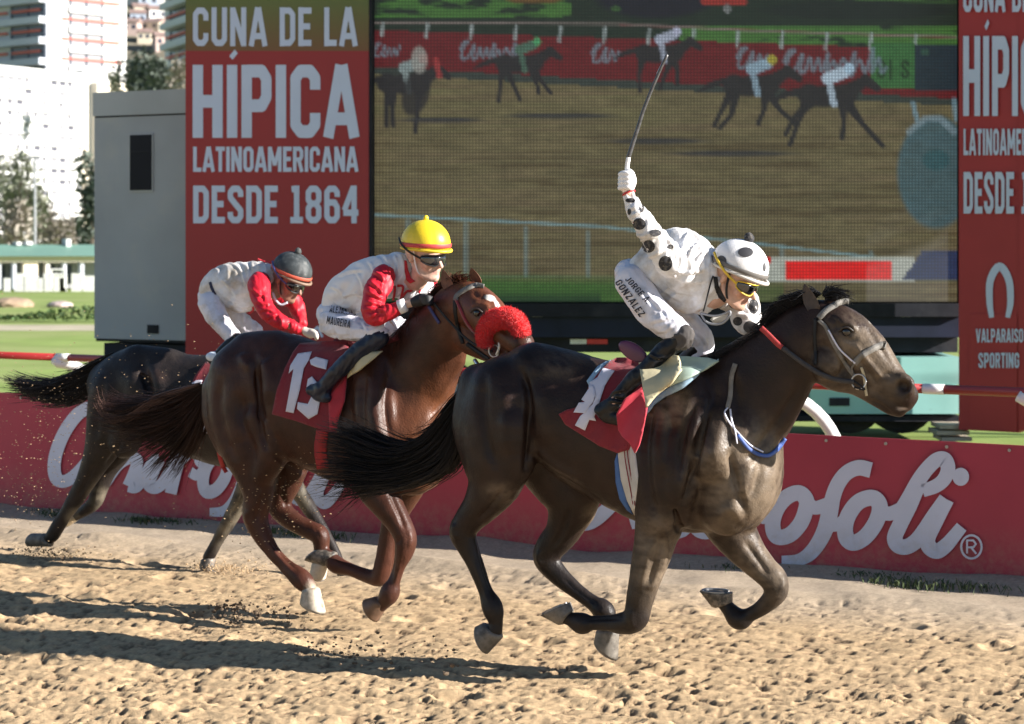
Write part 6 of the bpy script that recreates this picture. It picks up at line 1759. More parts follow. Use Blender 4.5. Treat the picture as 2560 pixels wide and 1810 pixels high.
hair3 = hair_material('black_tail_hair', (0.013, 0.012, 0.014), .42)
t3 = strands(F3, Z3, [
   [(520,600,0),(440,640,0),(350,690,0),(260,730,0),(160,735,0),(60,712,0)],
   [(515,612,0),(430,670,0),(340,715,0),(260,748,0),(160,752,0),(50,735,0)],
   [(512,628,0),(430,700,0),(350,745,0),(260,770,0),(170,770,0),(80,758,0)],
   [(508,640,0),(430,730,0),(360,775,0),(290,800,0),(200,795,0),(120,785,0)],
   [(504,655,0),(430,760,0),(390,800,0),(340,825,0),(280,828,0),(230,815,0)]], 1300, .0042, 14, 'tail', hair3, horse3, jit=.014, latj=.04, seed=24, freej=.028)
t3['kind'] = 'stuff'
strands(F3, Z3, [[(1540,650,0),(1500,630,0),(1460,650,.03)], [(1450,660,0),(1400,640,0),(1370,680,.05)], [(1350,690,0),(1300,670,0),(1280,710,.05)]], 200, .004, 7, 'mane', hair3, horse3, jit=.015, latj=.02, seed=25)['kind'] = 'stuff'
ear(Z3, F3, (1545,668), (1520,610), .06, .06, .035, M_ear1, horse3); ear(Z3, F3, (1560,668), (1545,615), -.06, -.06, .035, M_ear1, horse3)
sd3 = empty('racing_saddle', F3.w(*Z3(950,650), 0)[0], 'racing saddle with dark red cloth on the rear black horse, mostly hidden', 'saddle', 'racing saddles')
cl3 = patch([(925,640),(1000,630),(1100,640),(1100,900),(1000,960),(900,965),(880,900),(850,770),(880,700)], Z3, F3, B3v, .2, .02, 'number_cloth', M_redcloth, sd3, 9, .008, .003)
Cb3 = mesh_bvh(cl3)
patch([(865,735),(885,722),(912,722),(905,745),(862,770)], Z3, F3, Cb3, .2, .008, 'number', M_whcloth, cl3, 6, .002)
patch([(905,910),(945,900),(945,962),(900,960)], Z3, F3, Cb3, .2, .008, 'number', M_whcloth, cl3, 6, .002)
strap([(975,970),(985,1040),(1000,1100),(1020,1138)], Z3, F3, B3v, .2, 9, mat('red_surcingle', (.3, .015, .02), .7), 'girth', sd3, .012, .008)

# ================================================================== JOCKEYS
def rz(rows, Za, Zb):
    out = []
    for r_ in rows:
        sx_, sy_ = Za(r_[0], r_[1])
        out.append(((sx_ - Zb.ox)*Zb.sc, (sy_ - Zb.oy)*Zb.sc, r_[2]/Za.sc*Zb.sc) + tuple(r_[3:]))
    return out
def w2f(frame, p):
    p = Vector(p); d = p - frame.P0
    return [d.dot(frame.u), d.dot(frame.n), p.z]

class Head:
    """head axes in the world: x forward, y to the wearer's left, z up; unit metre"""
    def __init__(s, frame, Z, px, py, lat, fwd, roll=0.0, sc=1.0):
        s.c = frame.w(*Z(px, py), lat)[0]; s.f = Vector(fwd).normalized()
        l = Vector((0, 0, 1)).cross(s.f).normalized(); u = s.f.cross(l).normalized()
        q = Matrix.Rotation(roll, 3, s.f)
        s.l = q @ l; s.u = q @ u; s.s = sc; s.frame = frame
    def w(s, x, y, z): return s.c + (s.f*x + s.l*y + s.u*z)*s.s
    def rows(s, rows): return [w2f(s.frame, s.w(*r_[:3])) + [r_[3]*s.s, 1.0] for r_ in rows]
    def chains(s):
        H = [([(-.035,0,.035,.082),(.025,0,.04,.080)], .02), ([(.035,0,.01,.062),(.045,0,-.05,.052)], .02), ([(.02,0,-.04,.055),(.06,0,-.085,.030)], .02)]
        for q in (-1, 1):
            H += [([(-.01,q*.062,-.035,.018),(.03,q*.05,-.08,.018),(.068,q*.018,-.1,.018)], .02), ([(.062,q*.040,-.028,.026)], .015),
                  ([(.088,q*.012,.03,.012),(.078,q*.045,.032,.013)], .012), ([(.103,q*.012,-.038,.0085)], .006), ([(-.012,q*.082,.012,.016),(-.016,q*.085,-.012,.012)], .008),
                  ([(.098,q*.0,-.058,.008),(.088,q*.022,-.062,.006)], .006), ([(.096,q*0,-.07,.0085),(.086,q*.018,-.069,.006)], .006), ([(.083,q*.032,.008,.014)], .012, 'cut')]
        H += [([(.092,0,.022,.011),(.112,0,-.010,.0115),(.127,0,-.033,.0125)], .010), ([(.108,.010,-.036,.008),(.108,-.010,-.036,.008)], .006), ([(.082,0,-.1,.019)], .014), ([(.105,0,-.0645,.0042),(.090,.024,-.067,.003)], .003, 'cut'), ([(.105,0,-.0645,.0042),(.090,-.024,-.067,.003)], .003, 'cut'),
              ([(.112,.007,-.043,.0035)], .003, 'cut'), ([(.112,-.007,-.043,.0035)], .003, 'cut')]
        return [(s.rows(h[0]), *h[1:]) for h in H]

def field_mesh(frame, rows, vox, grow=0.0, scale=1.0, pad=.05):
    rows = [([[*(p[:3]), p[3]*scale + grow, p[4]] for p in r_[0]], *r_[1:]) for r_ in rows]
    add = [r_ for r_ in rows if len(r_) < 3 or r_[2] == 'add']
    allp = np.array([p for r_ in add for p in r_[0]])
    rr = np.maximum(allp[:, 3], allp[:, 3]/allp[:, 4])
    S = SDF((allp[:, :3] - rr[:, None]).min(0) - pad, (allp[:, :3] + rr[:, None]).max(0) + pad, vox)
    for r_ in rows: S.chain(r_[0], k=r_[1], op=r_[2] if len(r_) > 2 else 'add')
    V, Q = S.mesh(); W = frame.to_world(V)
    return W, orient(W, Q)
def cv(frame, Z, chains): return [(conv(frame, Z, c[0]), *c[1:]) for c in chains]
def wrinkle(W, Q, amp, sc_, seed, ax=(1.0, .6, .3)):
    """cloth folds: displace along normals by stretched noise"""
    me = bpy.data.meshes.new('tmp'); me.from_pydata(W.tolist(), [], Q.tolist()); me.update()
    N = np.empty(len(W)*3, np.float32); me.vertices.foreach_get('normal', N); N = N.reshape(-1, 3); bpy.data.meshes.remove(me)
    a = W[:, 0]*ax[0] + W[:, 1]*ax[1] - W[:, 2]*ax[2]; b = W[:, 2]*ax[0] + W[:, 0]*ax[2]
    n = fbm(a*sc_*2.2, b*sc_*.8, 3, seed); n = np.clip(1 - np.abs(n*2 - 1)*3.2, -1, 1) - .3
    return W + N*(n*amp)[:, None]

M_skin1 = mat('light_skin', (1, 1, 1), .5, var=.08, scale=40, bump=.1, bscale=200, attr=True, spec=.4)
M_silkw = mat('white_silk_dusty', (0.74, 0.74, 0.76), .6, var=.06, scale=10, dirt=(0.36, 0.30, 0.225), dscale=5.5, dlo=.42, dhi=.70, bump=.6, bscale=15, sheen=.2)
M_silkc = mat('white_silk', (0.72, 0.72, 0.75), .6, var=.05, scale=10, dirt=(0.52, 0.46, 0.38), dscale=5, dlo=.6, dhi=.85, bump=.6, bscale=15, sheen=.2)
M_silkr = mat('red_silk', (0.46, 0.012, 0.026), .5, var=.1, scale=10, dirt=(0.36, 0.08, 0.06), dscale=7, dlo=.58, dhi=.85, bump=.6, bscale=16, spec=.3)
M_breech = mat('white_breeches', (0.70, 0.69, 0.76), .65, var=.05, scale=8, dirt=(0.36, 0.31, 0.25), dscale=6, dlo=.50, dhi=.76, bump=.5, bscale=13)
M_boot = mat('black_boot_leather', (0.009, 0.009, 0.011), .34, var=.4, scale=14, dirt=(0.10, 0.085, 0.065), dscale=18, dlo=.68, dhi=.9, spec=.3, bump=.3, bscale=40)
M_bootcuff = mat('grey_boot_cuff', (0.065, 0.058, 0.055), .8, var=.2, scale=20)
M_glovew = mat('white_glove', (0.78, 0.77, 0.78), .6, var=.04, scale=20)
M_gloveb = mat('black_glove', (0.012, 0.012, 0.014), .6, var=.3, scale=30)
M_lens = mat('dark_lens', (0.01, 0.01, 0.012), .06, spec=.9, coat=.6)
M_yel = mat('yellow_plastic', (0.62, 0.42, 0.03), .4)
M_spot = mat('black_spot_cloth', (0.022, 0.022, 0.026), .85, var=.5, scale=60, dirt=(.2, .18, .15), dscale=55, dlo=.5, dhi=.75)
M_ink = mat('ink_print', (0.008, 0.008, 0.02), .7)
M_linered = mat('red_piping', (0.5, 0.03, 0.04), .7)

def helmet(hd, material, band_mat, rim_mat, parent, a=.142, b=.118, c=.122, zc=.078, knob=None, knob_r=.02, seam=.02, spots=None, name='helmet'):
    rings = []; n = 72
    for ph in list(np.linspace(0.03, 1.83, 22)):
        ring = []
        for k in range(n):
            t = 2*math.pi*k/n
            g_ = 1 - seam*math.exp(-(((t % (math.pi/3)) - math.pi/6)/.05)**2)*math.sin(min(ph, 1.57))
            s_ = math.sin(ph)*g_
            z = zc + c*math.cos(ph)
            flo = 0.0
            if ph > 1.45: flo = (ph - 1.45)
            ring.append(hd.w(a*s_*math.cos(t)*(1 - .05*flo), b*s_*math.sin(t), z + .02*math.cos(t)*flo))
        rings.append(ring)
    m = MB(); m.loft(rings, caps=True)
    h = m.build(name, material, parent, True)
    # rolled rim with a short peak
    pts = []; rr = []
    for k in range(49):
        t = 2*math.pi*k/48
        pk = max(0, math.cos(t))**1.5
        pts.append(hd.w((a*.985 + .018*pk)*math.cos(t), b*.985*math.sin(t), zc - .028 + .004*math.cos(t) - .006*pk)); rr.append(.0075 + .003*pk)
    MB().tube(pts, rr, 8, caps=False).build('rim', rim_mat, h, True)
    rg = []
    for dz, of in ((-.018, .0035), (-.014, .006), (.0, .0065), (.004, .0035)):
        rg.append([hd.w((a + of)*math.cos(t)*(1 - ((dz + .002)/c)**2*.5), (b + of)*math.sin(t), zc + dz + .004*math.cos(t)) for t in np.linspace(0, 2*math.pi, 48, endpoint=False)])
    MB().loft(rg, caps=False).build('band', band_mat, h, True)
    if knob is not None:
        MB().blob(hd.w(-.006, 0, zc + c + knob_r*.5), knob_r*hd.s, 2, .07 if knob_r > .02 else .0, (1, 1, 1.15)).build('pompom', knob, h, True)
    return h
def goggles(hd, frame_mat, lens_mat, strap_mat, parent, zc=.004, strap=True):
    A = np.linspace(-1.05, 1.05, 25); rings = []
    def S(al, h, off=0.0):
        return hd.w((.104 + off)*math.cos(al)*1.02, (.084 + off)*math.sin(al), zc + h - .004*math.cos(al*2))
    def top(al): return .024*(1 - (abs(al)/1.25)**4)
    def bot(al): return -.033*(1 - (abs(al)/1.18)**4)*(1 - .75*math.exp(-(al/.16)**2))
    v = []; f = []
    for al in A:
        for q in range(5):
            h = bot(al) + (top(al) - bot(al))*q/4; v.append(tuple(S(al, h, .012 + .004*math.sin(math.pi*q/4))))
    for i in range(len(A) - 1):
        for q in range(4): f.append((i*5+q, (i+1)*5+q, (i+1)*5+q+1, i*5+q+1))
    g_ = empty_part = mesh_np('goggles', np.array(v), f, lens_mat, parent, True)
    md = g_.modifiers.new('thickness', 'SOLIDIFY'); md.thickness = .004
    path = [S(al, bot(al), .013) for al in A] + [S(al, top(al), .013) for al in A[::-1]]; path.append(path[0])
    MB().tube(path, .0034, 6, caps=False).build('goggle_frame', frame_mat, g_, True)
    if strap:
        for q in (-1, 1):
            P = [S(q*1.05, 0, .013), hd.w(.01, q*.118, .035), hd.w(-.045, q*.128, .07), hd.w(-.1, q*.10, .10)]
            P = [Vector(p) for p in catmull(np.array([tuple(p) for p in P]), 6)]
            MB().tube(P, .0065, 8, flat=.35, ref=(hd.u)).build('goggle_strap', strap_mat, g_, True)
    return g_
def chinstrap(hd, material, parent):
    for q in (-1, 1):
        P = [hd.w(.01, q*.092, .045), hd.w(.015, q*.083, -.02), hd.w(.03, q*.068, -.075), hd.w(.045, q*.03, -.112), hd.w(.05, 0, -.12)]
        MB().tube([Vector(p) for p in catmull(np.array([tuple(p) for p in P]), 6)], .007, 6, flat=.4, ref=hd.f).build('chin_strap', material, parent, True)
def skin_paint(W, hd, base, lip):
    L = W - np.array(hd.c)[None]; x = L @ np.array(hd.f)/hd.s; y = L @ np.array(hd.l)/hd.s; z = L @ np.array(hd.u)/hd.s
    n = fbm(W[:, 0]*60, W[:, 2]*60, 3, 1.)[:, None]
    C = np.array(base)[None]*(.85 + .3*n)
    lm = np.exp(-((z + .065)/.010)**2)*(x > .075)*(np.abs(y) < .026)
    C = C*(1 - lm[:, None]*.7) + np.array(lip)[None]*lm[:, None]*.7
    ck = np.exp(-((z + .03)/.03)**2 - ((np.abs(y) - .045)/.02)**2)*(x > .03)
    return C*(1 + ck[:, None]*np.array([.12, -.05, -.08]))
def text_on(txt, o_, dvec, up, Z, frame, bvh, lat, off, parent, hw=.07, material=None, name='lettering'):
    st, w = text_strokes(txt, hw, .12)
    V2 = []; F = []
    for P, h_, cl_, sm in st:
        for pc in square_strokes(P, h_):
            if len(pc) > 4: continue
            b = len(V2)
            for x, y in pc: V2.append(Z(o_[0] + dvec[0]*x/w + up[0]*(1-y), o_[1] + dvec[1]*x/w + up[1]*(1-y)))
            F.append(tuple(range(b, b + 4)))
    return drape(np.array(V2), F, bvh, frame, lat, off, name, material or M_ink, parent, smooth_it=0)
def cat_bvh(*ms):
    V = []; Q = []; b = 0
    for v, q in ms: V.append(v); Q.append(q + b); b += len(v)
    return bvh_of(np.vstack(V), np.vstack(Q))
def fist(frame, Z, palm, fdir, material, name, parent, vox=.0042, chains=None):
    W, Q = field_mesh(frame, cv(frame, Z, chains), vox, pad=.02)
    return mesh_np(name, W, Q, material, parent, True)

# ------------------------------------------------------------------ jockey 1: white with black spots, whip raised
print('jockey 1')
torso1 = [([(420,905,105,0,.95),(520,865,165,0,1.05),(650,850,208,0,1.1),(780,890,210,0,1.05),(880,950,155,0,1.0),(930,990,100,0,1)], .05),
  ([(560,715,92,0,1),(690,705,100,0,1),(790,770,95,0,1)], .06), ([(560,960,110,0,1.0),(680,1040,130,0,1.0),(800,1080,105,0,1)], .06)]
arm1n = [([(700,860,110,.13,1),(600,800,108,.19,1),(520,680,84,.24,1),(455,600,76,.27,1),(400,515,66,.28,1),(355,435,50,.28,1),(325,375,40,.28,1)], .05)]
arm1f = [([(930,1010,105,-.12,1),(1070,1075,110,-.23,1),(1120,1150,102,-.26,1),(1118,1220,92,-.2,1),(1140,1265,52,-.1,1)], .04)]
hips1 = [([(335,905,100,0,.95),(410,960,125,0,.95)], .05), ([(350,960,112,.1,1),(430,1085,114,.15,1),(530,1195,108,.19,1),(635,1275,92,.22,1),(680,1310,76,.23,1)], .05),
  ([(420,950,105,-.1,1),(600,1120,105,-.16,1),(750,1280,100,-.2,1),(825,1345,84,-.21,1),(835,1420,60,-.21,1),(790,1480,50,-.21,1)], .05)]
boot1 = [([(690,1325,74,.23,1),(640,1375,70,.24,1),(560,1430,62,.25,1)] + rz([(800,330,66,.265,1),(700,410,70,.275,1),(600,520,58,.285,1),(555,580,55,.285,1)], ZR3, ZJ1), .03),
  (rz([(555,600,62,.285,1),(430,665,56,.285,1)], ZR3, ZJ1), .02), (rz([(555,600,62,.285,1),(470,690,66,.285,1),(540,725,60,.285,1),(610,745,45,.285,1)], ZR3, ZJ1), .02)]
boot1f = [([(820,1400,66,-.21,1),(740,1470,60,-.24,1),(600,1600,52,-.27,1),(520,1740,46,-.28,1),(600,1760,38,-.28,1)], .03)]
hd1 = Head(F1, ZJ1, 1042, 952, .0, (.74, -.52, -.36), R(-3), 1.08)
neck1 = [([w2f(F1, hd1.w(-.02, 0, -.04)) + [.058, 1], w2f(F1, hd1.w(-.075, 0, -.12)) + [.056, 1], conv(F1, ZJ1, [(900,980,60,0,1)])[0][:3] + [.048, 1]], .02)]
j1 = empty('person', F1.w(*ZJ1(400,950), 0)[0], 'crouching jockey in white silks with black spots raising a whip on the leading dark horse', 'person', 'jockeys')
hand1 = [([(322,345,34,.28,1),(312,290,46,.285,1),(306,240,30,.285,1)], .02)]
for i in range(4):
    y = 224 + i*31
    hand1.append(([(272 - i*1, y + 8, 17, .30, 1), (292, y, 18, .325, 1), (335, y + 4, 17, .325, 1), (352, y + 12, 15, .29, 1)], .006))
hand1.append(([(352,318,20,.27,1),(366,275,18,.275,1),(352,222,15,.30,1),(332,205,14,.31,1)], .008))
hand1f = [([(1145,1265,42,-.08,1),(1180,1278,40,-.02,1)], .02)]
for i in range(4): hand1f.append(([(1165 + i*12, 1262 + i*6, 16, .02, 1), (1195 + i*8, 1272 + i*8, 16, .05, 1), (1190 + i*6, 1292 + i*6, 15, .02, 1)], .006))
allb = cv(F1, ZJ1, torso1 + arm1n + arm1f + hips1 + boot1 + boot1f + hand1 + hand1f)
rows = [([[*(p[:3]), p[3]*(.86 if p[3] < .034 else .80), p[4]] for p in r_[0]], *r_[1:]) for r_ in allb] + neck1 + hd1.chains()
Wb, Qb = field_mesh(F1, rows, .0056)
mesh_np('body', Wb, Qb, M_skin1, j1, True, colors=skin_paint(Wb, hd1, (0.56, 0.34, 0.25), (0.45, 0.18, 0.15)))
Wj, Qj = field_mesh(F1, cv(F1, ZJ1, torso1 + arm1n + arm1f), .0075); Wj = wrinkle(Wj, Qj, .011, 7, 2.)
Wj = relief(Wj, Qj, ZJ1, F1, folds([[(405,930),(500,1060),(640,1160)], [(440,900),(560,1010),(700,1100)], [(540,930),(660,1020),(820,1050)], [(590,900),(720,960),(880,950)], [(620,880),(740,900),(860,870)],
  [(745,610),(705,680),(690,770)], [(820,680),(760,740),(730,820)], [(880,740),(810,790),(770,860)], [(560,640),(620,700),(640,770)], [(330,470),(380,450),(415,440)], [(338,520),(400,490),(450,485)], [(350,640),(420,650),(500,620)], [(385,690),(450,665),(530,640)],
  [(440,800),(520,770),(590,720)], [(760,1150),(840,1120),(900,1060)], [(1060,1060),(1080,1140),(1060,1220)], [(1110,1040),(1150,1110),(1200,1150)], [(1040,1180),(1110,1190),(1190,1175)]], .0055, 12, 20), 2., 0)
jm = mesh_np('jersey', Wj, Qj, M_silkw, j1, True)
Wh, Qh = field_mesh(F1, cv(F1, ZJ1, hips1), .0075); Wh = wrinkle(Wh, Qh, .006, 9, 5.)
Wh = relief(Wh, Qh, ZJ1, F1, folds([[(420,990),(500,1090),(600,1180)], [(470,1230),(560,1210),(650,1190)], [(500,1290),(570,1290),(640,1240)], [(270,1100),(340,1180),(430,1250)], [(700,1190),(760,1210),(820,1290)], [(780,1290),(830,1330),(870,1400)], [(740,1260),(780,1330),(790,1400)]], .005, 12, 20), 2., 0)
br = mesh_np('breeches', Wh, Qh, M_breech, j1, True)
Wt, Qt = field_mesh(F1, cv(F1, ZJ1, boot1), .006); Wt = relief(wrinkle(Wt, Qt, .003, 14, 3.), Qt, ZR3, F1, folds([[(520,540),(600,560),(680,560)], [(500,590),(570,600),(640,610)], [(480,560),(540,520),(620,500)], [(820,200),(880,240),(960,230)]], .006, 13, 20), 1., 0)
mesh_np('boot', Wt, Qt, M_boot, j1, True)
Wt2, Qt2 = field_mesh(F1, cv(F1, ZJ1, boot1f), .009)
mesh_np('boot', Wt2, Qt2, M_boot, j1, True)
Wc, Qc = field_mesh(F1, cv(F1, ZJ1, [([(715,1320,70,.235,1),(690,1345,76,.24,1),(660,1360,70,.24,1)], .02)]), .006); Wc = wrinkle(Wc, Qc, .007, 12, 3.)
mesh_np('boot_cuff', Wc, Qc, M_bootcuff, j1, True)
fist(F1, ZJ1, None, None, M_glovew, 'glove', j1, chains=hand1)
fist(F1, ZJ1, None, None, M_gloveb, 'glove', j1, .005, chains=hand1f)
MB().tube([F1.w(*ZJ1(332, 362), .28)[0], F1.w(*ZJ1(328, 352), .28)[0]], [.036, .034], 16).build('wristband', M_linered, j1, True)
hm1 = helmet(hd1, mat('white_helmet_silk', (.75,.74,.74), .45, var=.05, scale=8, dirt=(.6,.55,.48), dscale=9, dlo=.58, dhi=.85, bump=.15, bscale=30), mat('grey_band', (.13,.12,.11), .7), mat('white_rim', (.55,.52,.48), .6), j1, knob=M_spot, knob_r=.024)
goggles(hd1, M_yel, M_lens, M_yel, j1)
chinstrap(hd1, M_strapd, j1)
Jb = cat_bvh((Wj, Qj))
for x, y, rx, ry in [(400,568,44,40), (463,720,44,43), (578,835,47,52), (510,628,42,24), (612,722,22,16), (340,408,34,16), (332,486,12,22), (420,462,14,26), (1175,1125,34,52), (1066,1226,32,30), (960,1300,30,20)][:10]:
    poly = [(x + rx*math.cos(t), y + ry*math.sin(t)) for t in np.linspace(0, 2*math.pi, 18, endpoint=False)]
    patch(poly, ZJ1, F1, Jb, .25, .0035, 'spot', M_spot, jm, 5, .0, smooth_it=0)
Hb = mesh_bvh(hm1)
for x, y, rx, ry in [(1120,758,52,34), (955,825,36,44), (1248,860,10,30)]:
    poly = [(x + rx*math.cos(t), y + ry*math.sin(t)) for t in np.linspace(0, 2*math.pi, 18, endpoint=False)]
    patch(poly, ZJ1, F1, Hb, 0, .003, 'spot', mat('helmet_spot', (.03,.03,.035), .6), hm1, 4, .0, smooth_it=0)
Bb = cat_bvh((Wh, Qh))
text_on('JORGE A.', (300,945), (150,165), (36,-26), ZJ1, F1, Bb, .2, .012, br)
text_on('GONZALEZ', (232,965), (170,235), (44,-26), ZJ1, F1, Bb, .2, .012, br)
# spare goggles hanging at the throat
sg = MB(); 
P = [(815,1170),(850,1225),(900,1245),(960,1240),(1005,1200),(1015,1160),(975,1175),(920,1190),(870,1185),(815,1170)]
cord([(x, y, .07) for x, y in P], ZJ1, F1, .006, M_silver, 'spare_goggles', j1)
cord([(835,1160,.16),(855,1080,.15),(880,980,.13),(900,920,.11)], ZJ1, F1, .004, M_strapd, 'goggle_cord', j1)
patch([(900,1190),(960,1175),(1005,1165),(1000,1205),(960,1238),(905,1240),(880,1215)], ZJ1, F1, Jb, .07, .02, 'spare_lens', mat('clear_lens', (.55,.55,.52), .15, coat=.5), j1, 8, .003)
patch([(905,925),(930,925),(938,985),(965,1050),(985,1085),(975,1100),(935,1065),(912,1000)], ZJ1, F1, cat_bvh((Wj, Qj), (Wb, Qb)), .05, .01, 'collar', M_strapd, j1, 7, .004)
# whip
wp = empty('whip', F1.w(*ZJ1(320, 250), .3)[0], 'long black riding whip with pale handle held up by the spotted jockey', 'whip')
cord([(326,340,.30),(322,270,.30),(318,190,.30),(328,118,.30)], ZJ1, F1, [.010]*7 + [.0115]*12, M_glovew, 'handle', wp)
pts = [(1571,394),(1581,362),(1594,322),(1610,272),(1630,222),(1648,180),(1668,136)]
n_ = (len(pts)-1)*6 + 1
cord([(x, y, .30) for x, y in pts], ZSRC, F1, [.0115 - .0045*i/(n_-1) for i in range(n_)], mat('grey_black_shaft', (.06,.06,.065), .4, var=.4, scale=40), 'shaft', wp)
cord([(1644,185,.30),(1652,168,.30),(1668,137,.30)], ZSRC, F1, .0072, mat('whip_flap', (.42,.42,.44), .6), 'flap', wp, flat=.4)

# ------------------------------------------------------------------ jockey 2: white jersey, red sleeves, yellow cap
print('jockey 2')
torso2 = [([(270,725,90,0,.9),(345,665,145,0,1),(470,600,180,0,1.05),(620,540,178,0,1.05),(740,475,146,0,1),(820,455,112,0,1),(845,515,98,0,1)], .05),
   ([(420,700,110,0,1),(540,690,80,0,1)], .05), ([(760,560,130,-.02,1),(900,600,130,-.08,1),(990,620,100,-.17,1)], .05)]
arm2n = [([(680,520,88,.14,1),(640,600,102,.2,1),(600,715,94,.25,1),(590,815,88,.28,1),(640,850,72,.29,1),(720,812,62,.28,1),(800,775,50,.26,1)], .04)]
arm2f = [([(960,560,88,-.18,1),(1050,620,72,-.25,1),(1085,690,52,-.18,1)], .04)]
hips2 = [([(240,835,105,0,.9),(330,850,118,0,.9)], .05), ([(270,895,122,.1,1),(400,935,112,.16,1),(520,965,98,.2,1),(630,985,90,.23,1)], .05),
   ([(350,880,105,-.1,1),(560,900,95,-.16,1),(730,930,90,-.2,1),(800,920,78,-.2,1)], .05)]
boot2 = [([(640,1020,84,.235,1),(560,1075,84,.25,1),(430,1180,76,.27,1),(310,1290,68,.285,1),(225,1380,60,.285,1),(190,1430,58,.285,1)], .03),
   ([(190,1430,58,.285,1),(92,1448,48,.285,1)], .02), ([(180,1440,56,.285,1),(140,1478,50,.285,1),(215,1512,44,.285,1)], .02)]
boot2f = [([(790,930,70,-.22,1),(680,1060,64,-.25,1),(540,1250,52,-.28,1),(600,1300,40,-.28,1)], .03)]
hd2 = Head(F2, ZJ2, 1015, 372, .02, (.70, -.70, -.10), R(2), 1.12)
neck2 = [([w2f(F2, hd2.w(-.02, 0, -.04)) + [.056, 1], w2f(F2, hd2.w(-.05, 0, -.13)) + [.054, 1], conv(F2, ZJ2, [(860,520,60,0,1)])[0][:3] + [.05, 1]], .02)]
j2 = empty('person', F2.w(*ZJ2(260,850), 0)[0], 'crouching jockey in yellow cap with white jersey and red sleeves on the chestnut horse', 'person', 'jockeys')
hand2 = [([(900,738,34,.23,1),(960,722,46,.215,1),(1010,715,42,.20,1)], .02)]
for i in range(4): hand2.append(([(985 + i*6, 690 + i*17, 17, .235, 1), (1035 + i*4, 688 + i*18, 18, .235, 1), (1075 - i*3, 700 + i*16, 16, .20, 1), (1050, 712 + i*14, 15, .175, 1)], .006))
hand2.append(([(940,700,20,.22,1),(975,678,18,.215,1),(1015,672,15,.20,1)], .008))
hand2f = [([(1085,700,40,-.12,1),(1110,722,44,-.04,1),(1120,740,40,.02,1)], .02)]
for i in range(4): hand2f.append(([(1105 + i*4, 700 + i*16, 16, .05, 1), (1135, 704 + i*17, 17, .06, 1), (1128, 716 + i*15, 15, .02, 1)], .006))
allb = cv(F2, ZJ2, torso2 + arm2n + arm2f + hips2 + boot2 + boot2f + hand2 + hand2f + [([(800,775,42,.26,1),(900,738,34,.23,1)], .02)])
rows = [([[*(p[:3]), p[3]*(.86 if p[3] < .034 else .80), p[4]] for p in r_[0]], *r_[1:]) for r_ in allb] + neck2 + hd2.chains()
Wb, Qb = field_mesh(F2, rows, .0062)
mesh_np('body', Wb, Qb, M_skin1, j2, True, colors=skin_paint(Wb, hd2, (0.60, 0.39, 0.30), (0.50, 0.22, 0.19)))
Wj, Qj = field_mesh(F2, cv(F2, ZJ2, torso2), .008); Wj = wrinkle(Wj, Qj, .009, 7, 2.)
Wj = relief(Wj, Qj, ZJ2, F2, folds([[(225,640),(300,740),(420,790)], [(240,600),(330,640),(380,720)], [(330,700),(430,660),(530,690)], [(450,470),(500,560),(520,660)], [(560,400),(590,450),(600,500)], [(680,350),(720,420),(740,520)], [(760,340),(790,420),(800,520)], [(300,520),(400,480),(520,470)]], .006, 13, 22), 2., 0)
jm = mesh_np('jersey', Wj, Qj, M_silkc, j2, True)
Ws, Qs = field_mesh(F2, cv(F2, ZJ2, arm2n), .0075, .003); Ws = wrinkle(Ws, Qs, .007, 9, 7.)
Ws = relief(Ws, Qs, ZJ2, F2, folds([[(560,560),(640,620),(690,700)], [(540,640),(620,680),(700,720)], [(530,730),(600,740),(680,760)], [(525,790),(590,790),(680,790)], [(560,860),(620,820),(690,790)], [(600,480),(660,520),(700,580)]], .007, 12, 22), 2., 0)
mesh_np('sleeve', Ws, Qs, M_silkr, j2, True)
Ws2, Qs2 = field_mesh(F2, cv(F2, ZJ2, arm2f), .0085, .003)
mesh_np('sleeve', Ws2, Qs2, M_silkr, j2, True)
Wh, Qh = field_mesh(F2, cv(F2, ZJ2, hips2), .008); Wh = wrinkle(Wh, Qh, .009, 8, 5., (.3, .2, 1.0))
Wh = relief(Wh, Qh, ZJ2, F2, folds([[(180,960),(240,1000),(330,1030)], [(300,960),(320,1010),(330,1040)], [(400,900),(420,980),(420,1040)], [(500,880),(540,950),(560,1010)], [(150,800),(200,780),(260,770)], [(740,860),(780,920),(800,980)]], .005, 11, 20), 2., 0)
br = mesh_np('breeches', Wh, Qh, M_breech, j2, True)
Wt, Qt = field_mesh(F2, cv(F2, ZJ2, boot2), .0075); Wt = wrinkle(Wt, Qt, .004, 12, 3.)
mesh_np('boot', Wt, Qt, mat('dark_blue_boot', (0.012, 0.016, 0.03), .32, var=.4, scale=12, spec=.35, bump=.3, bscale=30), j2, True)
Wt, Qt = field_mesh(F2, cv(F2, ZJ2, boot2f), .01)
mesh_np('boot', Wt, Qt, M_boot, j2, True)
fist(F2, ZJ2, None, None, M_gloveb, 'glove', j2, .0045, chains=hand2)
fist(F2, ZJ2, None, None, M_gloveb, 'glove', j2, .005, chains=hand2f)
cc = [F2.w(*ZJ2(800, 775), .26)[0], F2.w(*ZJ2(862, 752), .24)[0]]
MB().tube([cc[0], cc[0].lerp(cc[1], .05), cc[0].lerp(cc[1], .95), cc[1]], [.038, .043, .039, .034], 18).build('cuff', M_silkc, j2, True)
helmet(hd2, mat('yellow_helmet_silk', (.74,.55,.02), .4, var=.06, scale=8, bump=.1, bscale=30), mat('red_band', (.45,.05,.05), .6), mat('yellow_rim', (.68,.5,.03), .5), j2, knob=mat('yellow_knob', (.72,.52,.02), .5), knob_r=.014)
gg = goggles(hd2, mat('dark_goggle_frame', (.02,.02,.022), .4), M_lens, M_strapd, j2)
chinstrap(hd2, M_fw, j2)
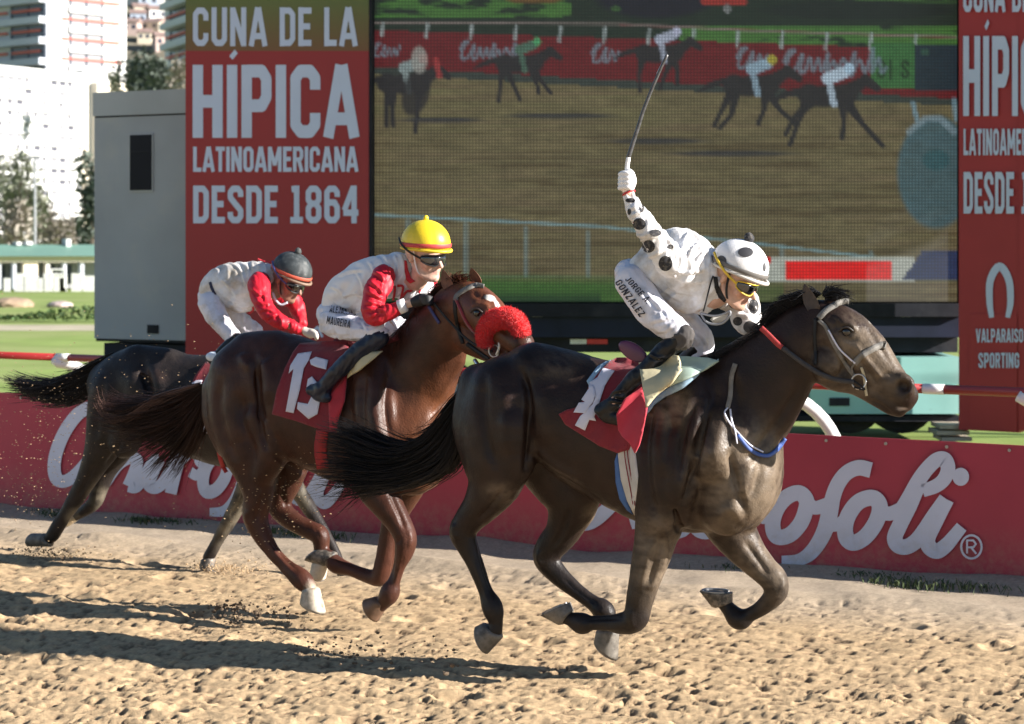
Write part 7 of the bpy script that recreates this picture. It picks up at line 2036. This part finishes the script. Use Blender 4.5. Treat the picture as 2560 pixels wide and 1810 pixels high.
Jb = cat_bvh((Wj, Qj))
patch([(846,390),(866,396),(878,470),(900,535),(935,562),(892,580),(862,552),(850,480)], ZJ2, F2, cat_bvh((Wj, Qj), (Wb, Qb)), .05, .01, 'collar', mat('red_collar', (.5,.02,.03), .7), j2, 8, .004)
for S_ in ([(770,600),(770,640),(755,720)], [(790,600),(835,610),(815,720)], [(830,690),(870,645),(900,640),(985,600),(965,660)]):
    strap(S_, ZJ2, F2, Jb, .0, 9, M_linered, 'chest_figure', jm, .012, .003)
strap([(1095,530),(1108,580),(1100,650)], ZJ2, F2, Jb, -.2, 8, M_linered, 'piping', jm, .008, .003)
Bb = cat_bvh((Wh, Qh))
text_on('ALEJANDRO', (238,812), (215,32), (8,-54), ZJ2, F2, Bb, .2, .014, br)
text_on('MAUREIRA', (212,905), (190,38), (10,-62), ZJ2, F2, Bb, .2, .014, br)

# ------------------------------------------------------------------ jockey 3: black cap, white jersey, red sleeves
print('jockey 3')
torso3 = [([(285,680,115,0,.95),(370,625,160,0,1),(480,605,188,0,1.05),(620,600,185,0,1.05),(740,560,145,0,1),(800,540,100,0,1)], .05),
   ([(450,720,120,0,1),(600,760,120,0,1),(740,760,90,-.02,1)], .06)]
arm3n = [([(720,590,85,.12,1),(715,640,98,.18,1),(740,760,82,.23,1),(790,870,78,.26,1),(870,930,68,.26,1),(960,975,60,.24,1),(1060,1015,48,.2,1),(1110,1035,40,.18,1)], .04)]
arm3f = [([(880,700,90,-.15,1),(1020,760,76,-.22,1),(1065,870,62,-.24,1),(1095,970,50,-.18,1)], .04)]
hips3 = [([(255,720,95,0,.9),(300,760,115,0,.9)], .05), ([(275,790,112,.1,1),(340,920,98,.15,1),(420,1030,82,.19,1),(490,1090,62,.21,1),(450,1150,46,.22,1)], .05),
   ([(350,800,100,-.08,1),(500,920,95,-.14,1),(620,1010,85,-.18,1),(680,1060,75,-.19,1),(620,1150,50,-.2,1)], .05)]
boot3 = [([(520,1110,60,.22,1),(430,1170,52,.24,1),(340,1260,46,.26,1),(290,1300,42,.27,1),(350,1330,38,.27,1)], .03)]
hd3 = Head(F3, ZJ3, 975, 592, .0, (.76, -.52, -.40), R(-2), 1.06)
neck3 = [([w2f(F3, hd3.w(-.02, 0, -.04)) + [.058, 1], w2f(F3, hd3.w(-.09, 0, -.10)) + [.062, 1], conv(F3, ZJ3, [(790,600,60,0,1)])[0][:3] + [.07, 1]], .02)]
j3 = empty('person', F3.w(*ZJ3(260,760), 0)[0], 'crouching jockey in black cap with dusty white jersey and red sleeves at the rear', 'person', 'jockeys')
hand3 = [([(1120,1035,38,.18,1),(1180,1062,42,.17,1)], .02)]
for i in range(4): hand3.append(([(1180 + i*6, 1040 + i*14, 15, .19, 1), (1225 + i*3, 1058 + i*13, 15, .19, 1), (1240 - i*4, 1080 + i*10, 14, .17, 1)], .006))
hand3.append(([(1150,1030,18,.18,1),(1195,1030,15,.18,1),(1230,1050,13,.18,1)], .008))
allb = cv(F3, ZJ3, torso3 + arm3n + arm3f + hips3 + boot3 + hand3)
rows = [([[*(p[:3]), p[3]*(.86 if p[3] < .034 else .80), p[4]] for p in r_[0]], *r_[1:]) for r_ in allb] + neck3 + hd3.chains()
Wb, Qb = field_mesh(F3, rows, .0068)
mesh_np('body', Wb, Qb, M_skin1, j3, True, colors=skin_paint(Wb, hd3, (0.26, 0.145, 0.10), (0.28, 0.12, 0.10)))
Wj, Qj = field_mesh(F3, cv(F3, ZJ3, torso3), .009); Wj = wrinkle(Wj, Qj, .010, 7, 4.)
Wj = relief(Wj, Qj, ZJ3, F3, folds([[(330,660),(430,740),(560,800)], [(360,560),(450,640),(520,740)], [(500,430),(560,520),(600,640)], [(640,400),(660,500),(650,600)], [(420,780),(560,820),(700,800)]], .006, 13, 22), 4., 0)
jm = mesh_np('jersey', Wj, Qj, M_silkw, j3, True)
for ch, v_ in ((arm3n, .0085), (arm3f, .01)):
    Ws, Qs = field_mesh(F3, cv(F3, ZJ3, ch), v_, .003); Ws = wrinkle(Ws, Qs, .007, 9, 7.)
    Ws = relief(Ws, Qs, ZJ3, F3, folds([[(640,640),(700,700),(780,720)], [(680,760),(740,790),(820,790)], [(720,850),(780,840),(840,850)], [(780,920),(840,900),(880,880)], [(900,920),(920,960),(910,1010)], [(1000,960),(1010,990),(1000,1030)]], .007, 12, 22), 4., 0)
    mesh_np('sleeve', Ws, Qs, M_silkr, j3, True)
Wh, Qh = field_mesh(F3, cv(F3, ZJ3, hips3), .009); Wh = wrinkle(Wh, Qh, .006, 9, 5.)
br = mesh_np('breeches', Wh, Qh, M_breech, j3, True)
Wt, Qt = field_mesh(F3, cv(F3, ZJ3, boot3), .009)
mesh_np('boot', Wt, Qt, M_boot, j3, True)
fist(F3, ZJ3, None, None, mat('dusty_glove', (.55,.50,.44), .7), 'glove', j3, .005, chains=hand3)
helmet(hd3, mat('black_helmet_silk', (.035,.042,.045), .6, var=.4, scale=30, dirt=(.16,.16,.15), dscale=30, dlo=.55, dhi=.8), mat('orange_red_band', (.5,.09,.05), .6), mat('dusty_rim', (.2,.13,.09), .6), j3, knob=mat('dark_knob', (.05,.055,.055), .7), knob_r=.022)
goggles(hd3, mat('dark_frame', (.02,.02,.022), .4), M_lens, mat('blue_strap', (.04,.06,.2), .6), j3)
chinstrap(hd3, M_strapd, j3)
cord([(835,690,.08),(865,760,.08),(910,800,.07),(970,780,.05)], ZJ3, F3, .008, mat('pale_cord', (.5,.52,.6), .6), 'goggle_cord', j3)
Jb = cat_bvh((Wj, Qj))
strap([(700,385),(760,410),(840,420)], ZJ3, F3, Jb, .0, 7, M_linered, 'piping', jm, .008, .003)
strap([(268,595),(285,650),(315,712)], ZJ3, F3, Jb, .1, 12, mat('navy_waistband', (.02,.025,.07), .7), 'waistband', jm, .006, .003)
strap([(620,880),(660,850),(655,820)], ZJ3, F3, Jb, .1, 9, M_linered, 'chest_figure', jm, .008, .003)
st3 = MB(); c = F3.w(*ZJ3(308, 1268), .28)[0]
st3.blob(c, .058, 2, 0, (1.0, .5, .62)); so3 = st3.build('stirrup', mat('white_stirrup', (.6,.66,.74), .4), sd3, True)

# ------------------------------------------------------------------ flying sand and clods
M_fly = mat('flying_sand', (0.44, 0.31, 0.18), .95, var=.3, scale=30)
M_clod = mat('damp_clod', (0.12, 0.085, 0.055), .95, var=.3, scale=30)
def spray(frame, Z, items, material, label, seed):
    rs = random.Random(seed); m = MB()
    for (x, y, sx_, sy_, n, r_, lat, lj, el) in items:
        for _ in range(n):
            px, py = Z(rs.gauss(x, sx_), rs.gauss(y, sy_))
            p = frame.w(px, py, lat + rs.gauss(0, lj))[0]
            if p.z < .005: continue
            r2 = r_*rs.uniform(.35, 1.3)
            m.blob(p, r2, 0, .25, (el, 1, 1))
    o = m.build('flying_sand', material, None)
    tag(o, label, 'sand', kind='stuff')
spray(F3, ZSRC, [(100,1080,75,110,420,.0026,.2,.3,2.2), (220,1000,110,80,180,.0024,.25,.2,2.2), (60,1240,60,50,150,.003,.2,.3,2.0), (350,1180,150,120,110,.0024,.3,.2,2.2), (420,900,120,60,90,.0022,.35,.15,2.2),
                 (115,1402,70,16,900,.005,.15,.1,1.3), (555,1430,46,12,600,.005,.15,.1,1.3), (515,1425,26,9,300,.005,.15,.05,1.3)], M_fly, 'fine sand thrown up behind the rear black horse', 5)
spray(F3, ZSRC, [(90,1398,40,14,500,.006,.15,.1,1.2), (500,1438,22,8,160,.006,.15,.08,1.2)], M_clod, 'dark damp clods kicked up under the rear black horse', 6)
spray(F2, ZSRC, [(700,1260,60,60,170,.0026,.25,.1,2.0), (745,1200,60,50,100,.0024,.2,.1,2.0), (600,1330,60,50,70,.003,.2,.2,1.8)], M_fly, 'sand grains flying round the hind legs of the chestnut horse', 7)
spray(F2, ZSRC, [(620,1552,70,22,420,.0068,.2,.3,1.3), (800,1630,200,30,240,.007,.6,.3,1.3), (560,1535,30,14,160,.008,.2,.2,1.3), (870,1650,60,20,200,.008,.8,.2,1.3)], M_clod, 'dark clods scattered low behind the chestnut horse', 8)
spray(F1, ZSRC, [(1180,1700,50,10,60,.011,.1,.15,1.2), (1000,1690,90,16,60,.011,.2,.2,1.2)], M_clod, 'dark clods flung low beneath the leading horse', 9)
print('scene built')
